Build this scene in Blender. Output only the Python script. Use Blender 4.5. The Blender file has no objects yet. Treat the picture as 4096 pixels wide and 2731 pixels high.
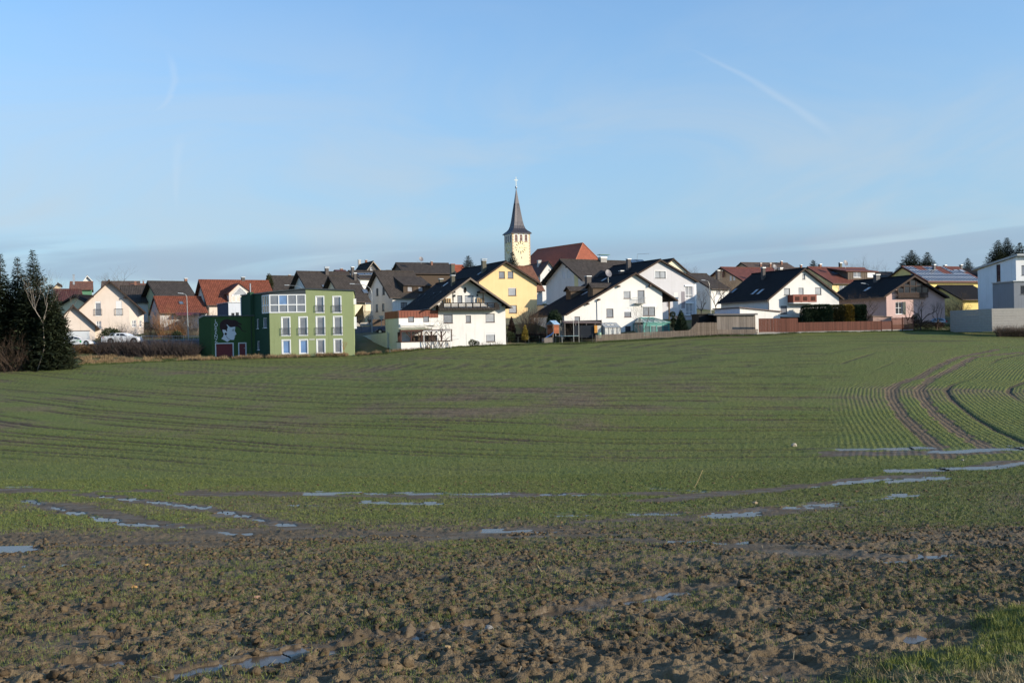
import bpy, math, random
import numpy as np
from mathutils import Vector, Matrix
from mathutils.geometry import tessellate_polygon
rng = np.random.default_rng(7)
random.seed(7)
scene = bpy.context.scene
R = math.radians

# ------------------------------------------------------------------ camera
FPX, CX, CY = 4000.0, 2048.0, 1365.5
EYE = Vector((0, 0, 6.0))
ROLL = 0.020
PITCH = 15.5 / FPX                      # looking very slightly down
_F = Vector((0, math.cos(PITCH), -math.sin(PITCH)))
_U0 = Vector((0, math.sin(PITCH), math.cos(PITCH)))
_X0 = Vector((1, 0, 0))
CAM_R = _X0 * math.cos(ROLL) - _U0 * math.sin(ROLL)
CAM_U = _U0 * math.cos(ROLL) + _X0 * math.sin(ROLL)
cd = bpy.data.cameras.new('camera')
cam = bpy.data.objects.new('camera', cd)
scene.collection.objects.link(cam)
cd.sensor_width = 36.0
cd.sensor_fit = 'HORIZONTAL'
cd.lens = 36.0 * FPX / 4096.0
cd.clip_start = 0.1
cd.clip_end = 6000
m3 = Matrix((CAM_R, CAM_U, -_F)).transposed()
cam.matrix_world = Matrix.Translation(EYE) @ m3.to_4x4()
scene.camera = cam

# ------------------------------------------------------------------ node helper
def N(nt, kind, ins=None, **props):
    n = nt.nodes.new(kind)
    for k, v in props.items():
        setattr(n, k, v)
    if ins:
        for k, v in ins.items():
            s = n.inputs[k]
            if isinstance(v, bpy.types.NodeSocket):
                nt.links.new(v, s)
            else:
                if isinstance(v, (tuple, list)) and len(v) == 3 and s.type == 'RGBA':
                    v = (*v, 1)
                s.default_value = v
    return n
def MATH(nt, op, a, b=0.0, c=0.0, clamp=False):
    n = N(nt, 'ShaderNodeMath', {0: a, 1: b, 2: c}, operation=op)
    n.use_clamp = clamp
    return n.outputs[0]
def MIX(nt, f, a, b, mode='MIX'):
    n = N(nt, 'ShaderNodeMix', None, data_type='RGBA', blend_type=mode)
    for idx, v in ((0, f), (6, a), (7, b)):
        s = n.inputs[idx]
        if isinstance(v, bpy.types.NodeSocket):
            nt.links.new(v, s)
        else:
            s.default_value = v if not isinstance(v, (tuple, list)) or len(v) == 4 else (*v, 1)
    return n.outputs[2]
def RAMP(nt, f, lo, hi):
    n = N(nt, 'ShaderNodeMapRange', {0: f, 1: lo, 2: hi, 3: 0.0, 4: 1.0}, interpolation_type='SMOOTHSTEP')
    return n.outputs[0]
def NOISE(nt, vec, scale, detail=3, rough=0.55, dist=0.0):
    n = N(nt, 'ShaderNodeTexNoise', {'Scale': scale, 'Detail': detail, 'Roughness': rough, 'Distortion': dist})
    if vec is not None:
        nt.links.new(vec, n.inputs['Vector'])
    return n.outputs[0]

# ------------------------------------------------------------------ sky and sun
SUN_AZ, SUN_EL = R(70.0), R(17.5)       # azimuth: to the right of straight behind the camera
SUN = Vector((math.sin(SUN_AZ) * math.cos(SUN_EL), -math.cos(SUN_AZ) * math.cos(SUN_EL), math.sin(SUN_EL)))
world = bpy.data.worlds.new('World')
scene.world = world
world.use_nodes = True
nt = world.node_tree
nt.nodes.clear()
sky = N(nt, 'ShaderNodeTexSky', sky_type='NISHITA')
sky.sun_disc = False
sky.sun_elevation = SUN_EL
sky.sun_rotation = math.pi - SUN_AZ      # measured clockwise from +Y
sky.altitude = 450
sky.air_density = 1.0
sky.dust_density = 0.8
sky.ozone_density = 2.4
tc = N(nt, 'ShaderNodeTexCoord')
sep = N(nt, 'ShaderNodeSeparateXYZ', {0: tc.outputs['Generated']})
az = MATH(nt, 'ARCTAN2', sep.outputs[0], sep.outputs[1])
el = MATH(nt, 'ARCSINE', sep.outputs[2])
# thin, stretched cloud sheets: noise over (azimuth, elevation)
tilt = MATH(nt, 'MULTIPLY_ADD', az, -0.06, el)
v1 = N(nt, 'ShaderNodeCombineXYZ', {0: MATH(nt, 'MULTIPLY', az, 2.6), 1: MATH(nt, 'MULTIPLY', tilt, 27.0), 2: 1.7}).outputs[0]
n1 = NOISE(nt, v1, 1.0, 5, 0.5, 0.6)
v2 = N(nt, 'ShaderNodeCombineXYZ', {0: MATH(nt, 'MULTIPLY', az, 3.4), 1: MATH(nt, 'MULTIPLY', tilt, 9.0), 2: 8.3}).outputs[0]
n2 = NOISE(nt, v2, 1.0, 6, 0.55, 0.8)
# white veil, thicker low down, thinning with height
veil = MATH(nt, 'MULTIPLY', RAMP(nt, n2, 0.36, 0.70), RAMP(nt, el, 0.40, 0.04))
veil = MATH(nt, 'MULTIPLY', veil, 0.64)
# grey stratus streaks just above the horizon
band = MATH(nt, 'MULTIPLY', RAMP(nt, el, 0.02, 0.045), RAMP(nt, el, 0.108, 0.078))
grey = MATH(nt, 'MULTIPLY', RAMP(nt, n1, 0.43, 0.54), band)
base = sky.outputs[0]
base = MIX(nt, 1.0, base, (.75, .92, 1.02, 1), 'MULTIPLY')
haze_f = MATH(nt, 'MULTIPLY', RAMP(nt, el, 0.46, -0.03), 0.86)
base = MIX(nt, haze_f, base, (1.38, 1.98, 2.56, 1))
c = MIX(nt, veil, base, (2.30, 2.58, 2.80, 1))
c = MIX(nt, MATH(nt, 'MULTIPLY', grey, 0.5), c, (1.18, 1.55, 2.15, 1))
# a few worn vapour trails, drawn as soft arcs over azimuth and elevation
def streak(a0, e0, a1, e1, bend, w, amp):
    dx, dy = a1 - a0, e1 - e0
    L = math.hypot(dx, dy)
    ux, uy = dx / L, dy / L
    pa = MATH(nt, 'SUBTRACT', az, a0); pe = MATH(nt, 'SUBTRACT', el, e0)
    s = MATH(nt, 'DIVIDE', MATH(nt, 'ADD', MATH(nt, 'MULTIPLY', pa, ux), MATH(nt, 'MULTIPLY', pe, uy)), L)
    d = MATH(nt, 'ADD', MATH(nt, 'MULTIPLY', pa, -uy), MATH(nt, 'MULTIPLY', pe, ux))
    arc = MATH(nt, 'MULTIPLY', MATH(nt, 'MULTIPLY', s, MATH(nt, 'SUBTRACT', 1.0, s)), bend)
    wob = MATH(nt, 'MULTIPLY', MATH(nt, 'SUBTRACT', n2, 0.5), w * 3.5)
    d = MATH(nt, 'ABSOLUTE', MATH(nt, 'ADD', MATH(nt, 'SUBTRACT', d, arc), wob))
    wid = MATH(nt, 'MULTIPLY_ADD', s, w * 0.9, w * 0.35)
    f = RAMP(nt, MATH(nt, 'DIVIDE', d, wid), 1.0, 0.0)
    ends = MATH(nt, 'MULTIPLY', RAMP(nt, s, -0.05, 0.35), RAMP(nt, s, 1.08, 0.80))
    return MATH(nt, 'MULTIPLY', MATH(nt, 'MULTIPLY', f, ends), amp)
trail = streak(0.175, 0.275, 0.315, 0.185, 0.022, 0.0055, 0.16)
trail = MATH(nt, 'ADD', trail, streak(0.38, 0.335, 0.56, 0.305, 0.01, 0.008, 0.20))
trail = MATH(nt, 'ADD', trail, streak(-0.345, 0.215, -0.325, 0.268, -0.05, 0.006, 0.14))
trail = MATH(nt, 'ADD', trail, streak(-0.322, 0.125, -0.318, 0.195, 0.01, 0.007, 0.11))
c = MIX(nt, trail, c, (3.0, 3.25, 3.5, 1))
bg = N(nt, 'ShaderNodeBackground', {'Color': c, 'Strength': 0.135})
out = N(nt, 'ShaderNodeOutputWorld', {0: bg.outputs[0]})

sl = bpy.data.lights.new('sun', 'SUN')
sl.energy = 3.25
sl.angle = R(0.6)
sl.color = (1.0, 0.88, 0.71)
so = bpy.data.objects.new('sun', sl)
scene.collection.objects.link(so)
so.rotation_euler = SUN.to_track_quat('Z', 'Y').to_euler()
so.location = (60, -40, 60)
scene.view_settings.view_transform = 'Standard'
scene.view_settings.look = 'None'
scene.view_settings.exposure = 0.9
scene.view_settings.gamma = 1.0

# ------------------------------------------------------------------ pixels to places
def ray(px, py):
    return (_F + CAM_R * ((px - CX) / FPX) - CAM_U * ((py - CY) / FPX))
def P(px, py, D):
    d = ray(px, py)
    return EYE + d * (D / d.y)
def hor(px):
    return 1350.0 + (2048.0 - px) * ROLL
def Z_(x0, y0, s):                       # crops of the photograph used for measuring
    return lambda x, y: (x0 + x * s, y0 + y * s)
A = Z_(0, 950, .35067); B = Z_(500, 980, .31888); C_ = Z_(770, 1050, .28912); D_ = Z_(1150, 1000, .2551)
E_ = Z_(1500, 1000, .26786); F_ = Z_(1800, 680, .29979); G_ = Z_(2000, 980, .26781); H_ = Z_(2300, 1000, .24240)
I_ = Z_(2750, 1000, .27636); J_ = Z_(3200, 980, .2424); K_ = Z_(3600, 920, .28054)
def rc(fn, x0, y0, x1, y1):
    a = fn(x0, y0); b = fn(x1, y1)
    return (a[0], a[1], b[0], b[1])

# ------------------------------------------------------------------ terrain height
_bx = np.array([-1500, 0, 263, 596, 1000, 1450, 1674, 1848, 2000, 2380, 2850, 3032, 3200, 3654, 4096, 5500.])
_by = np.array([1540, 1476, 1464, 1448, 1436, 1423, 1399, 1387, 1382, 1371, 1346, 1341, 1331, 1324, 1326, 1330.])
_bd = np.array([118, 122, 124, 127, 130, 131, 134, 137, 138, 140, 142, 143.5, 145, 148, 150, 154.])
_ny = np.array([-40, 0, 4, 6, 8, 10, 12, 14, 17, 20, 25, 30, 35, 40, 45, 50.])
_nz = np.array([-1.6, -1.62, -1.68, -1.88, -2.1, -2.35, -2.65, -2.95, -3.35, -3.7, -4.15, -4.55, -4.84, -5.05, -5.16, -5.2])
_ay = np.array([100, 142, 150, 155, 190, 230, 300, 400, 700, 2500.])
_az = np.array([-.3, 0.1, 1.2, 2.0, 5.0, 8.5, 12., 14., 15., 15.])
def sstep(x, a, b):
    t = np.clip((x - a) / (b - a), 0, 1)
    return t * t * (3 - 2 * t)
def ground(X, Y):
    X = np.asarray(X, float); Y = np.asarray(Y, float)
    px = 2048 + FPX * np.clip(X / np.maximum(Y, 1.0), -.9, .9)
    Db = np.interp(px, _bx, _bd)
    zb = -(np.interp(px, _bx, _by) - (1350 + (2048 - px) * ROLL)) / FPX * Db
    zn = np.interp(Y, _ny, _nz)
    s = np.clip((Y - 50) / (Db - 50), 0, 1)
    zf = -5.2 + (zb + 5.2) * s ** 1.12
    za = np.interp(Y, _ay, _az)
    za = za - 1.2 * sstep(px, 2500, 3600) * sstep(Y, 150, 175)
    k = sstep(Y, Db + 2, Db + 15)
    zbk = zb + (za - zb) * k
    z = np.where(Y < 50, zn, np.where(Y < Db, zf, zbk))
    z = z + 0.10 * np.sin(X * .13 + 1) * np.cos(Y * .09) * sstep(Y, 8, 25) * (1 - sstep(Y, 100, 120))
    return z + EYE.z
def gz(x, y):
    return float(ground(x, y))
def on_ground(px, py, off=0.0):
    d = ray(px, py); lo, hi = 2.0, 600.0
    t0 = 2.0; p = None
    for D in np.concatenate([np.arange(2, 60, .25), np.arange(60, 400, .5)]):
        q = EYE + d * (D / d.y)
        if q.z <= gz(q.x, q.y):
            lo, hi = max(D - .5, 1), D
            break
    else:
        return None
    for _ in range(18):
        mid = (lo + hi) / 2
        q = EYE + d * (mid / d.y)
        if q.z <= gz(q.x, q.y): hi = mid
        else: lo = mid
    q = EYE + d * (hi / d.y)
    return Vector((q.x, q.y, gz(q.x, q.y) + off))

# ------------------------------------------------------------------ value noise (numpy)
_perm = rng.random((256, 256))
def vnoise(x, y):
    xi = np.floor(x).astype(int); yi = np.floor(y).astype(int)
    fx = x - xi; fy = y - yi
    fx = fx * fx * (3 - 2 * fx); fy = fy * fy * (3 - 2 * fy)
    a = _perm[xi & 255, yi & 255]; b = _perm[(xi + 1) & 255, yi & 255]
    c = _perm[xi & 255, (yi + 1) & 255]; d = _perm[(xi + 1) & 255, (yi + 1) & 255]
    return (a * (1 - fx) + b * fx) * (1 - fy) + (c * (1 - fx) + d * fx) * fy
def fbm(x, y, o=4, g=.5):
    s = 0; a = 1; t = 0
    for i in range(o):
        s = s + a * vnoise(x + 17.3 * i, y - 9.1 * i); t += a
        a *= g; x = x * 2.03; y = y * 2.03
    return s / t

# ------------------------------------------------------------------ materials
def new_mat(name):
    m = bpy.data.materials.new(name)
    m.use_nodes = True
    t = m.node_tree
    b = t.nodes['Principled BSDF']
    return m, t, b
MATS = {}
def mat(name, col, rough=.8, var=.12, vs=1.2, bump=0.0, bs=20.0, metal=0.0, spec=.4, coat=0.0):
    if name in MATS: return MATS[name]
    m, t, b = new_mat(name)
    tco = N(t, 'ShaderNodeTexCoord').outputs['Object']
    n = NOISE(t, tco, vs, 5, .6)
    f = MATH(t, 'MULTIPLY_ADD', MATH(t, 'SUBTRACT', n, .5), 2 * var, 1.0)
    cc = N(t, 'ShaderNodeCombineColor', {0: f, 1: f, 2: f}).outputs[0]
    t.links.new(MIX(t, 1.0, col, cc, 'MULTIPLY'), b.inputs['Base Color'])
    b.inputs['Roughness'].default_value = rough
    b.inputs['Metallic'].default_value = metal
    b.inputs['Specular IOR Level'].default_value = spec
    b.inputs['Coat Weight'].default_value = coat
    if bump:
        n2 = NOISE(t, tco, bs, 3, .6)
        bn = N(t, 'ShaderNodeBump', {'Height': n2, 'Strength': bump, 'Distance': .03})
        t.links.new(bn.outputs[0], b.inputs['Normal'])
    MATS[name] = m
    return m
def plaster(name, col):
    """rendered wall: faint blotches, rain streaks, a dirtier foot"""
    if name in MATS: return MATS[name]
    m, t, b = new_mat(name)
    tco = N(t, 'ShaderNodeTexCoord').outputs['Object']
    n = NOISE(t, tco, .5, 6, .62)
    mp = N(t, 'ShaderNodeMapping', {'Vector': tco, 'Scale': (3.0, 3.0, .18)}).outputs[0]
    st = NOISE(t, mp, 1.0, 4, .6)
    f = MATH(t, 'MULTIPLY_ADD', MATH(t, 'SUBTRACT', n, .5), .26, 1.0)
    f = MATH(t, 'MULTIPLY', f, MATH(t, 'MULTIPLY_ADD', RAMP(t, st, .52, .85), -.2, 1.0))
    cc = N(t, 'ShaderNodeCombineColor', {0: f, 1: f, 2: MATH(t, 'POWER', f, 1.15)}).outputs[0]
    t.links.new(MIX(t, 1.0, col, cc, 'MULTIPLY'), b.inputs['Base Color'])
    b.inputs['Roughness'].default_value = .92
    b.inputs['Specular IOR Level'].default_value = .2
    bn = N(t, 'ShaderNodeBump', {'Height': NOISE(t, tco, 9, 4, .7), 'Strength': .25, 'Distance': .03})
    t.links.new(bn.outputs[0], b.inputs['Normal'])
    MATS[name] = m
    return m
def tiles(name, col, axis, var=.35, period=.30, rough=.7, moss=0.25, spec=.3):
    """pantiles: columns along one axis, courses down the slope, tint per tile"""
    key = name + axis
    if key in MATS: return MATS[key]
    m, t, b = new_mat(key)
    tco = N(t, 'ShaderNodeTexCoord').outputs['Object']
    s = N(t, 'ShaderNodeSeparateXYZ', {0: tco})
    u = MATH(t, 'DIVIDE', s.outputs[0 if axis == 'u' else 1], period)
    v = MATH(t, 'DIVIDE', s.outputs[2], .19)
    cu = MATH(t, 'FLOOR', u); cv = MATH(t, 'FLOOR', v)
    wn = N(t, 'ShaderNodeTexWhiteNoise', {'Vector': N(t, 'ShaderNodeCombineXYZ', {0: cu, 1: cv}).outputs[0]}, noise_dimensions='3D').outputs[0]
    big = NOISE(t, tco, .45, 5, .65)
    f = MATH(t, 'MULTIPLY_ADD', MATH(t, 'SUBTRACT', wn, .5), var, 1.0)
    f = MATH(t, 'MULTIPLY', f, MATH(t, 'MULTIPLY_ADD', MATH(t, 'SUBTRACT', big, .5), .5, 1.0))
    gr = MATH(t, 'SINE', MATH(t, 'MULTIPLY', u, 2 * math.pi))
    fv = MATH(t, 'FRACT', v)
    f = MATH(t, 'MULTIPLY', f, MATH(t, 'MULTIPLY_ADD', RAMP(t, gr, -.4, -1.0), -.35, 1.0))
    cc = N(t, 'ShaderNodeCombineColor', {0: f, 1: f, 2: f}).outputs[0]
    colr = MIX(t, 1.0, col, cc, 'MULTIPLY')
    colr = MIX(t, MATH(t, 'MULTIPLY', RAMP(t, big, .56, .8), moss), colr, (.05, .05, .032, 1))
    t.links.new(colr, b.inputs['Base Color'])
    b.inputs['Roughness'].default_value = rough
    b.inputs['Specular IOR Level'].default_value = spec
    h = MATH(t, 'ADD', MATH(t, 'MULTIPLY', gr, .5), MATH(t, 'MULTIPLY', fv, -.5))
    bn = N(t, 'ShaderNodeBump', {'Height': h, 'Strength': .8, 'Distance': .035})
    t.links.new(bn.outputs[0], b.inputs['Normal'])
    MATS[key] = m
    return m
def glass(name, col, rough=.06, spec=1.0):
    if name in MATS: return MATS[name]
    m, t, b = new_mat(name)
    tco = N(t, 'ShaderNodeTexCoord').outputs['Object']
    n = NOISE(t, tco, 1.1, 3, .5)
    f = MATH(t, 'MULTIPLY_ADD', MATH(t, 'SUBTRACT', n, .5), .9, 1.0)
    cc = N(t, 'ShaderNodeCombineColor', {0: f, 1: f, 2: f}).outputs[0]
    t.links.new(MIX(t, 1.0, col, cc, 'MULTIPLY'), b.inputs['Base Color'])
    b.inputs['Roughness'].default_value = rough
    b.inputs['Specular IOR Level'].default_value = spec
    MATS[name] = m
    return m
def wood(name, col, rough=.8, var=.3):
    if name in MATS: return MATS[name]
    m, t, b = new_mat(name)
    tco = N(t, 'ShaderNodeTexCoord').outputs['Object']
    mp = N(t, 'ShaderNodeMapping', {'Vector': tco, 'Scale': (9, 9, .6)}).outputs[0]
    n = NOISE(t, mp, 1.0, 4, .6)
    oi = N(t, 'ShaderNodeObjectInfo').outputs['Random']
    f = MATH(t, 'MULTIPLY_ADD', MATH(t, 'SUBTRACT', n, .5), 2 * var, 1.0)
    f = MATH(t, 'MULTIPLY', f, MATH(t, 'MULTIPLY_ADD', oi, .42, .79))
    cc = N(t, 'ShaderNodeCombineColor', {0: f, 1: f, 2: f}).outputs[0]
    t.links.new(MIX(t, 1.0, col, cc, 'MULTIPLY'), b.inputs['Base Color'])
    b.inputs['Roughness'].default_value = rough
    b.inputs['Specular IOR Level'].default_value = .25
    MATS[name] = m
    return m
def leafmat(name, col, col2, rough=.7, trans=.25):
    """foliage: tint varies from leaf to leaf"""
    if name in MATS: return MATS[name]
    m, t, b = new_mat(name)
    g = N(t, 'ShaderNodeNewGeometry')
    rnd = g.outputs['Random Per Island']
    tco = N(t, 'ShaderNodeTexCoord').outputs['Object']
    n = NOISE(t, tco, .7, 3, .6)
    k = MATH(t, 'MULTIPLY_ADD', n, .8, MATH(t, 'MULTIPLY_ADD', rnd, .7, -.25), clamp=True)
    t.links.new(MIX(t, k, col, col2), b.inputs['Base Color'])
    b.inputs['Roughness'].default_value = rough
    b.inputs['Specular IOR Level'].default_value = .25
    MATS[name] = m
    return m

# shared materials
M_WHITE = plaster('white render', (.69, .675, .645))
M_FRAME_W = mat('white window plastic', (.80, .80, .79), .45, .04)
M_FRAME_B = mat('dark brown window frame', (.055, .022, .016), .5, .1)
M_FRAME_K = mat('anthracite frame', (.035, .038, .045), .5, .1)
M_GLASS = glass('grey window glass', (.20, .21, .235))  # base colour holds the grey of reflected sky and curtains
M_GLASS_L = glass('window glass over pale curtain', (.34, .35, .37))
M_GLASS_D = glass('dark window glass', (.03, .033, .04), .1, .3)
M_GLASS_B = glass('window glass over blue curtain', (.16, .27, .48))
M_SHUT = mat('roller shutter', (.62, .63, .64), .6, .05)
M_SHEET = mat('galvanised sheet metal', (.42, .44, .46), .4, .12, metal=.6)
M_GUT = mat('dark gutter metal', (.10, .075, .06), .5, .1, metal=.3)
M_COP = mat('copper brown sheet', (.20, .058, .032), .5, .15, metal=.15)
M_CHIM = mat('slate clad chimney', (.075, .065, .06), .75, .2, 3)
M_BRICK = mat('brick chimney', (.22, .11, .075), .85, .3, 6)
M_FASCIA = wood('brown fascia board', (.05, .033, .025))
M_BLACKWOOD = wood('blackened timber', (.022, .018, .016))
M_CONC = mat('concrete', (.33, .31, .28), .9, .22, 2.2, .3, 14)
M_DARK = mat('dark interior', (.012, .012, .014), .9, .05)
M_TYRE = mat('rubber', (.012, .012, .012), .8, .1)
M_RIM = mat('alloy', (.5, .5, .5), .3, .05, metal=.8)
M_CARW = mat('white car paint', (.82, .83, .84), .25, .02, coat=.8, spec=.5)
M_POLE = mat('grey galvanised pole', (.36, .37, .36), .45, .1, metal=.4)
# ------------------------------------------------------------------ mesh helpers (geometry is given in world space)
COL = scene.collection
def wmat(o):
    m = o.matrix_basis.copy()
    while o.parent:
        o = o.parent
        m = o.matrix_basis @ m
    return m
def tag(o, label=None, cat=None, group=None, kind=None):
    if label: o['label'] = label
    if cat: o['category'] = cat
    if group: o['group'] = group
    if kind: o['kind'] = kind
    return o
class MB:
    def __init__(s):
        s.v = []; s.f = []
    def poly(s, pts):
        n = len(s.v)
        s.v += [tuple(p) for p in pts]
        s.f.append(tuple(range(n, n + len(pts))))
        return s
    def par(s, o, a, b, c):
        """parallelepiped: corner and three edge vectors"""
        o = Vector(o); a = Vector(a); b = Vector(b); c = Vector(c)
        if a.cross(b).dot(c) < 0: a, b = b, a
        n = len(s.v)
        for k in range(8):
            s.v.append(tuple(o + a * (k & 1) + b * ((k >> 1) & 1) + c * ((k >> 2) & 1)))
        for q in ((0, 2, 3, 1), (4, 5, 7, 6), (0, 1, 5, 4), (2, 6, 7, 3), (0, 4, 6, 2), (1, 3, 7, 5)):
            s.f.append(tuple(n + i for i in q))
        return s
    def box(s, x0, x1, y0, y1, z0, z1):
        return s.par((x0, y0, z0), (x1 - x0, 0, 0), (0, y1 - y0, 0), (0, 0, z1 - z0))
    def tube(s, p0, p1, r0, r1=None, n=6, cap=True):
        r1 = r0 if r1 is None else r1
        p0 = Vector(p0); p1 = Vector(p1)
        d = (p1 - p0)
        if d.length < 1e-6: return s
        d.normalize()
        a = d.cross(Vector((0, 0, 1)))
        if a.length < .01: a = d.cross(Vector((1, 0, 0)))
        a.normalize(); b = d.cross(a)
        k = len(s.v)
        for i in range(n):
            t = 2 * math.pi * i / n
            w = a * math.cos(t) + b * math.sin(t)
            s.v.append(tuple(p0 + w * r0)); s.v.append(tuple(p1 + w * r1))
        for i in range(n):
            j = (i + 1) % n
            s.f.append((k + 2 * i, k + 2 * j, k + 2 * j + 1, k + 2 * i + 1))
        if cap:
            s.f.append(tuple(k + 2 * i for i in range(n)))
            s.f.append(tuple(k + 2 * i + 1 for i in reversed(range(n))))
        return s
    def path(s, pts, r, n=6):
        for a, b in zip(pts[:-1], pts[1:]): s.tube(a, b, r, r, n)
        return s
    def prism(s, pts, vec):
        """planar polygon (list of points) swept along vec"""
        n = len(s.v); m = len(pts); vec = Vector(vec)
        for p in pts: s.v.append(tuple(p))
        for p in pts: s.v.append(tuple(Vector(p) + vec))
        s.f.append(tuple(n + i for i in reversed(range(m))))
        s.f.append(tuple(n + m + i for i in range(m)))
        for i in range(m):
            j = (i + 1) % m
            s.f.append((n + i, n + j, n + m + j, n + m + i))
        return s
    def lathe(s, o, prof, n=12):
        """profile [(r,z)] turned about the vertical through o"""
        o = Vector(o); k = len(s.v); m = len(prof)
        for i in range(n):
            t = 2 * math.pi * i / n
            for r, z in prof:
                s.v.append((o.x + r * math.cos(t), o.y + r * math.sin(t), o.z + z))
        for i in range(n):
            j = (i + 1) % n
            for q in range(m - 1):
                s.f.append((k + i * m + q, k + j * m + q, k + j * m + q + 1, k + i * m + q + 1))
        return s
    def build(s, name, material, parent=None, smooth=False, origin=None):
        v = s.v
        me = bpy.data.meshes.new(name)
        o = bpy.data.objects.new(name, me)
        if parent is not None:
            o.parent = parent
            im = wmat(parent).inverted()
            v = [tuple(im @ Vector(p)) for p in v]
        elif origin is not None:
            o.location = origin
            ox = Vector(origin)
            v = [tuple(Vector(p) - ox) for p in v]
        me.from_pydata(v, [], s.f)
        if material: me.materials.append(material)
        if smooth:
            me.polygons.foreach_set('use_smooth', [True] * len(me.polygons))
        COL.objects.link(o)
        return o
def np_mesh(name, V, Fq, material, origin=None, parent=None, smooth=False):
    """numpy mesh: V (n,3), Fq (m,k) with k equal corners"""
    V = np.asarray(V, np.float32); Fq = np.asarray(Fq, np.int32)
    me = bpy.data.meshes.new(name)
    o = bpy.data.objects.new(name, me)
    if origin is not None:
        o.location = origin
        V = V - np.array(origin, np.float32)
    if parent is not None:
        o.parent = parent
        im = np.array(wmat(parent).inverted())
        V = (V @ im[:3, :3].T + im[:3, 3]).astype(np.float32)
    k = Fq.shape[1]
    me.vertices.add(len(V)); me.vertices.foreach_set('co', V.ravel())
    me.loops.add(Fq.size); me.loops.foreach_set('vertex_index', Fq.ravel())
    me.polygons.add(len(Fq))
    me.polygons.foreach_set('loop_start', np.arange(0, Fq.size, k, dtype=np.int32))
    me.polygons.foreach_set('loop_total', np.full(len(Fq), k, np.int32))
    if smooth: me.polygons.foreach_set('use_smooth', np.ones(len(Fq), bool))
    me.materials.append(material)
    me.update(calc_edges=True)
    COL.objects.link(o)
    return o
def root(name, loc, psi=0.0, label=None, cat=None, group=None):
    e = bpy.data.objects.new(name, None)
    e.empty_display_size = .5
    e.location = loc
    e.rotation_euler = (0, 0, psi)
    e.matrix_basis = Matrix.Translation(Vector(loc)) @ Matrix.Rotation(psi, 4, 'Z')
    COL.objects.link(e)
    return tag(e, label, cat, group)

# ------------------------------------------------------------------ walls, windows, roofs
ZV = Vector((0, 0, 1))
class Plane:
    """an upright wall face: p0, S along it, N into the house"""
    def __init__(s, p0, S, Nn):
        s.p0 = Vector(p0); s.S = S; s.N = Nn; s.holes = []
    def at(s, a, d, z):
        return s.p0 + s.S * a + s.N * d + ZV * z
    def hit(s, px, py, d=0.0):
        r = ray(px, py)
        t = ((s.p0 + s.N * d - EYE).dot(s.N)) / r.dot(s.N)
        q = EYE + r * t - s.p0
        return q.dot(s.S), q.z
    def rect(s, px, d=0.0):
        x0, y0, x1, y1 = px
        xm, ym = (x0 + x1) / 2, (y0 + y1) / 2
        a = s.hit(x0, ym, d)[0]; b = s.hit(x1, ym, d)[0]
        return (min(a, b), s.hit(xm, y1, d)[1], max(a, b), s.hit(xm, y0, d)[1])
REVEAL = .15
def face_with_holes(mb, pl, outline, holes):
    loops = [[Vector((p[0], p[1], 0)) for p in outline]]
    for (a, z0, b, z1) in holes:
        loops.append([Vector((a, z0, 0)), Vector((a, z1, 0)), Vector((b, z1, 0)), Vector((b, z0, 0))])
    flat = [p for l in loops for p in l]
    n = len(mb.v)
    mb.v += [tuple(pl.at(p.x, 0, p.y)) for p in flat]
    for t in tessellate_polygon(loops):
        mb.f.append(tuple(n + i for i in t))
    for (a, z0, b, z1) in holes:
        for (p, q) in (((a, z0), (b, z0)), ((b, z0), (b, z1)), ((b, z1), (a, z1)), ((a, z1), (a, z0))):
            mb.poly([pl.at(p[0], 0, p[1]), pl.at(q[0], 0, q[1]), pl.at(q[0], REVEAL, q[1]), pl.at(p[0], REVEAL, p[1])])
def bar(mb, pl, a0, a1, d0, d1, z0, z1):
    mb.par(pl.at(a0, d0, z0), pl.S * (a1 - a0), pl.N * (d1 - d0), ZV * (z1 - z0))
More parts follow.
